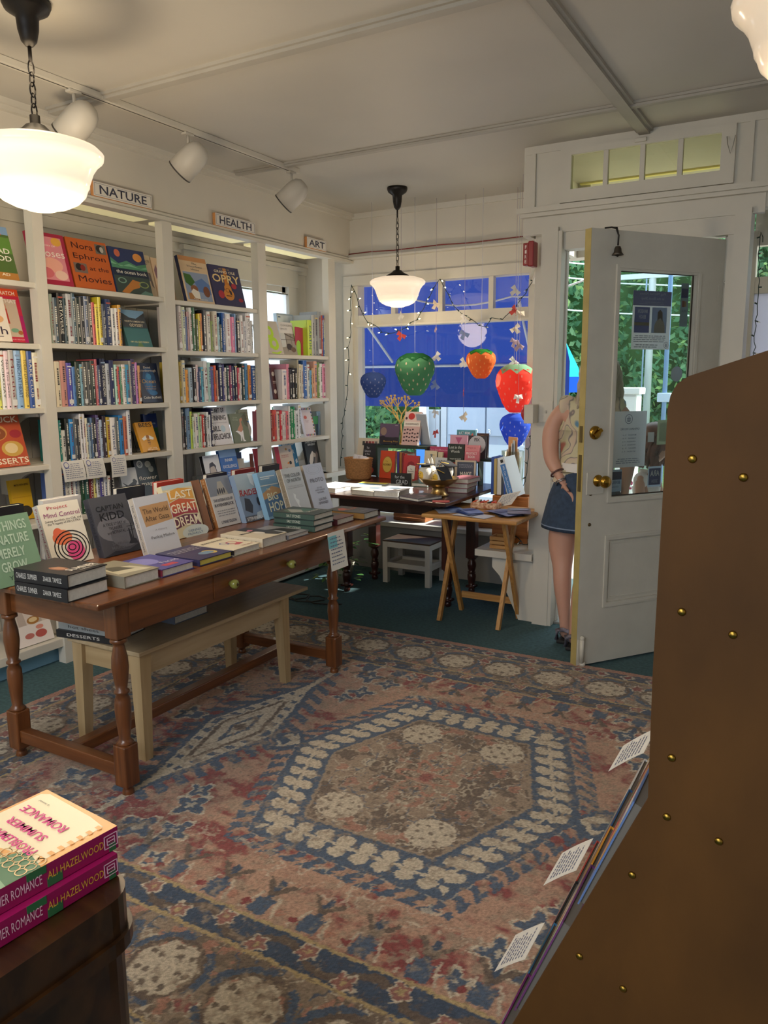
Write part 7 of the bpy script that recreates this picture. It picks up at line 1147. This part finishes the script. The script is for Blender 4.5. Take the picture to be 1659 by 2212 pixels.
g=empty('glass_vase',(-1.83,4.90,.426)); tag(g,'bright cluttered clear vase of tan and white paper shapes behind the crate','display'); MB().lathe([(.06,0),(.07,.3),(.075,.55),(.07,.55),(.06,.02)],20).build('vase',glassmat('e8e8e0',.12),g)
for i in range(7): MB().box(-.045,.045,-.002,.002,.15,.5+.02*i).build('paper_shape',mat(('e8dcc0','d8b888','f0f0ec','b88a5c','e8e8e8','c8d0d8','d8a070')[i],.7),g).matrix_local=Matrix.Translation((0,.0,.02))@Matrix.Rotation(R(25*i),4,'Z')
# leaflets and basket on the tray table
LZ=.6785; r=random.Random(5)
for i,(x,y,w,h,a,c,lb) in enumerate(((-1.96,4.13,.11,.20,38,'b4bcd4','pale blue leaflet, leftmost on the tray table'),(-1.93,4.17,.10,.19,52,'8ea4d0','blue leaflet overlapping the leftmost one on the tray table'),(-1.80,4.10,.10,.18,60,'4c64b0','blue booklet, bottom of the middle pile on the tray table'),(-1.795,4.105,.10,.18,52,'5c78c0','blue booklet, second in the middle pile on the tray table'),(-1.79,4.115,.10,.18,46,'7c94cc','blue booklet, top of the middle pile on the tray table'),(-1.74,4.05,.12,.22,80,'dfe4f0','white leaflet under the others at the front of the tray table'),(-1.60,4.19,.15,.22,40,'3c4258','dark magazine, bottom of the right pile on the tray table'),(-1.60,4.17,.15,.22,62,'6c7cb0','blue-grey magazine on top of the right pile on the tray table'),(-1.53,4.22,.13,.20,20,'6a6c84','magazine hanging over the right edge of the tray table'))):
    z=LZ+(.0012,.006,.0012,.007,.013,.0008,.0045,.011,.018)[i]
    g=MB(); n=5; vs=[]; 
    for k in (0,1):
        for j in range(n+1): t=j/n; zz=.006*math.sin(PI*t)*(.3 if i==5 else 1); vs+=[(-w/2,h*(t-.5),zz+.0015*k),(w/2,h*(t-.5),zz+.0015*k)]
    o_=(n+1)*2; fs=[]
    for j in range(n): fs+=[(2*j,2*j+2,2*j+3,2*j+1),(o_+2*j,o_+2*j+1,o_+2*j+3,o_+2*j+2)]
    q=g.add(vs,fs).build('leaflet',mat(c,.35,name='glossy_'+c)); MB().add([(-w*.38,-h*.1,.0092),(w*.38,-h*.1,.0092),(w*.38,h*.12,.0092),(-w*.38,h*.12,.0092)],[(0,1,2,3)]).build('printed_photo',mat(('e4e8f0','3c4c8c','8c9cc8')[i%3],.4),q)
    q.matrix_world=Matrix.Translation((x,y,z))@Matrix.Rotation(R(a),4,'Z'); tag(q,lb,'leaflet','leaflets fanned over the tray table')
g=empty('small_basket',(-1.78,4.33,LZ)); tag(g,'small woven basket of orange and black pins on the tray table','basket')
MB().box(-.085,.085,-.045,.045,0,.035,bv=.008).build('basket_body',mat('a8684c',.7,noise=.5,nscale=60,c2='e4c8a8',name='woven_reed'),g)
for i in range(9): MB().tube([(-.07+.016*i,-.03+.02*(i%3),.036),(-.06+.016*i,-.01+.02*((i+1)%3),.042)],.006,8).build('pin',mat(('d8603c','e8dcc8','22222a','c8483c')[i%4],.4),g)
notecard('paper_note','blank white card propped behind the small basket on the tray table',(-1.66,4.44,.765),(.9,.1,.25),(-.45,-.2,-.75),.12,.10,None,.0,3)
g=empty('picture_card',(-2.90,4.028,.60)); tag(g,'small grey picture card tucked at the left end of the window table','card'); MB().box(-.045,.045,-.002,0,0,.10).build('card_face',mat('a8aaa8',.6,noise=.5,nscale=30),g)
# curtain in the rear window
cu=empty('curtain',(XB+.012,4.59,2.1)); tag(cu,'white sheer curtain over the window behind the HEALTH and ART shelves','curtain'); vs=[];fs=[];n=70
for i in range(n+1):
    t=i/n; y=-.50+1.0*t; x=.007*math.sin(t*60)+.004*math.sin(t*23)
    vs+=[(x,y,0),(x*1.3,y,-1.26)]
for i in range(n): fs.append((2*i,2*i+2,2*i+3,2*i+1))
MB().add(vs,fs,0,None,True).build('fabric',thinmat('eef2f4',.75,'sheer',alpha=.12),cu); MB().tube([(0,-.52,.004),(0,.52,.004)],.005,8).build('rod',mat('8a8a86',.4,metal=.6),cu)
flush_text()
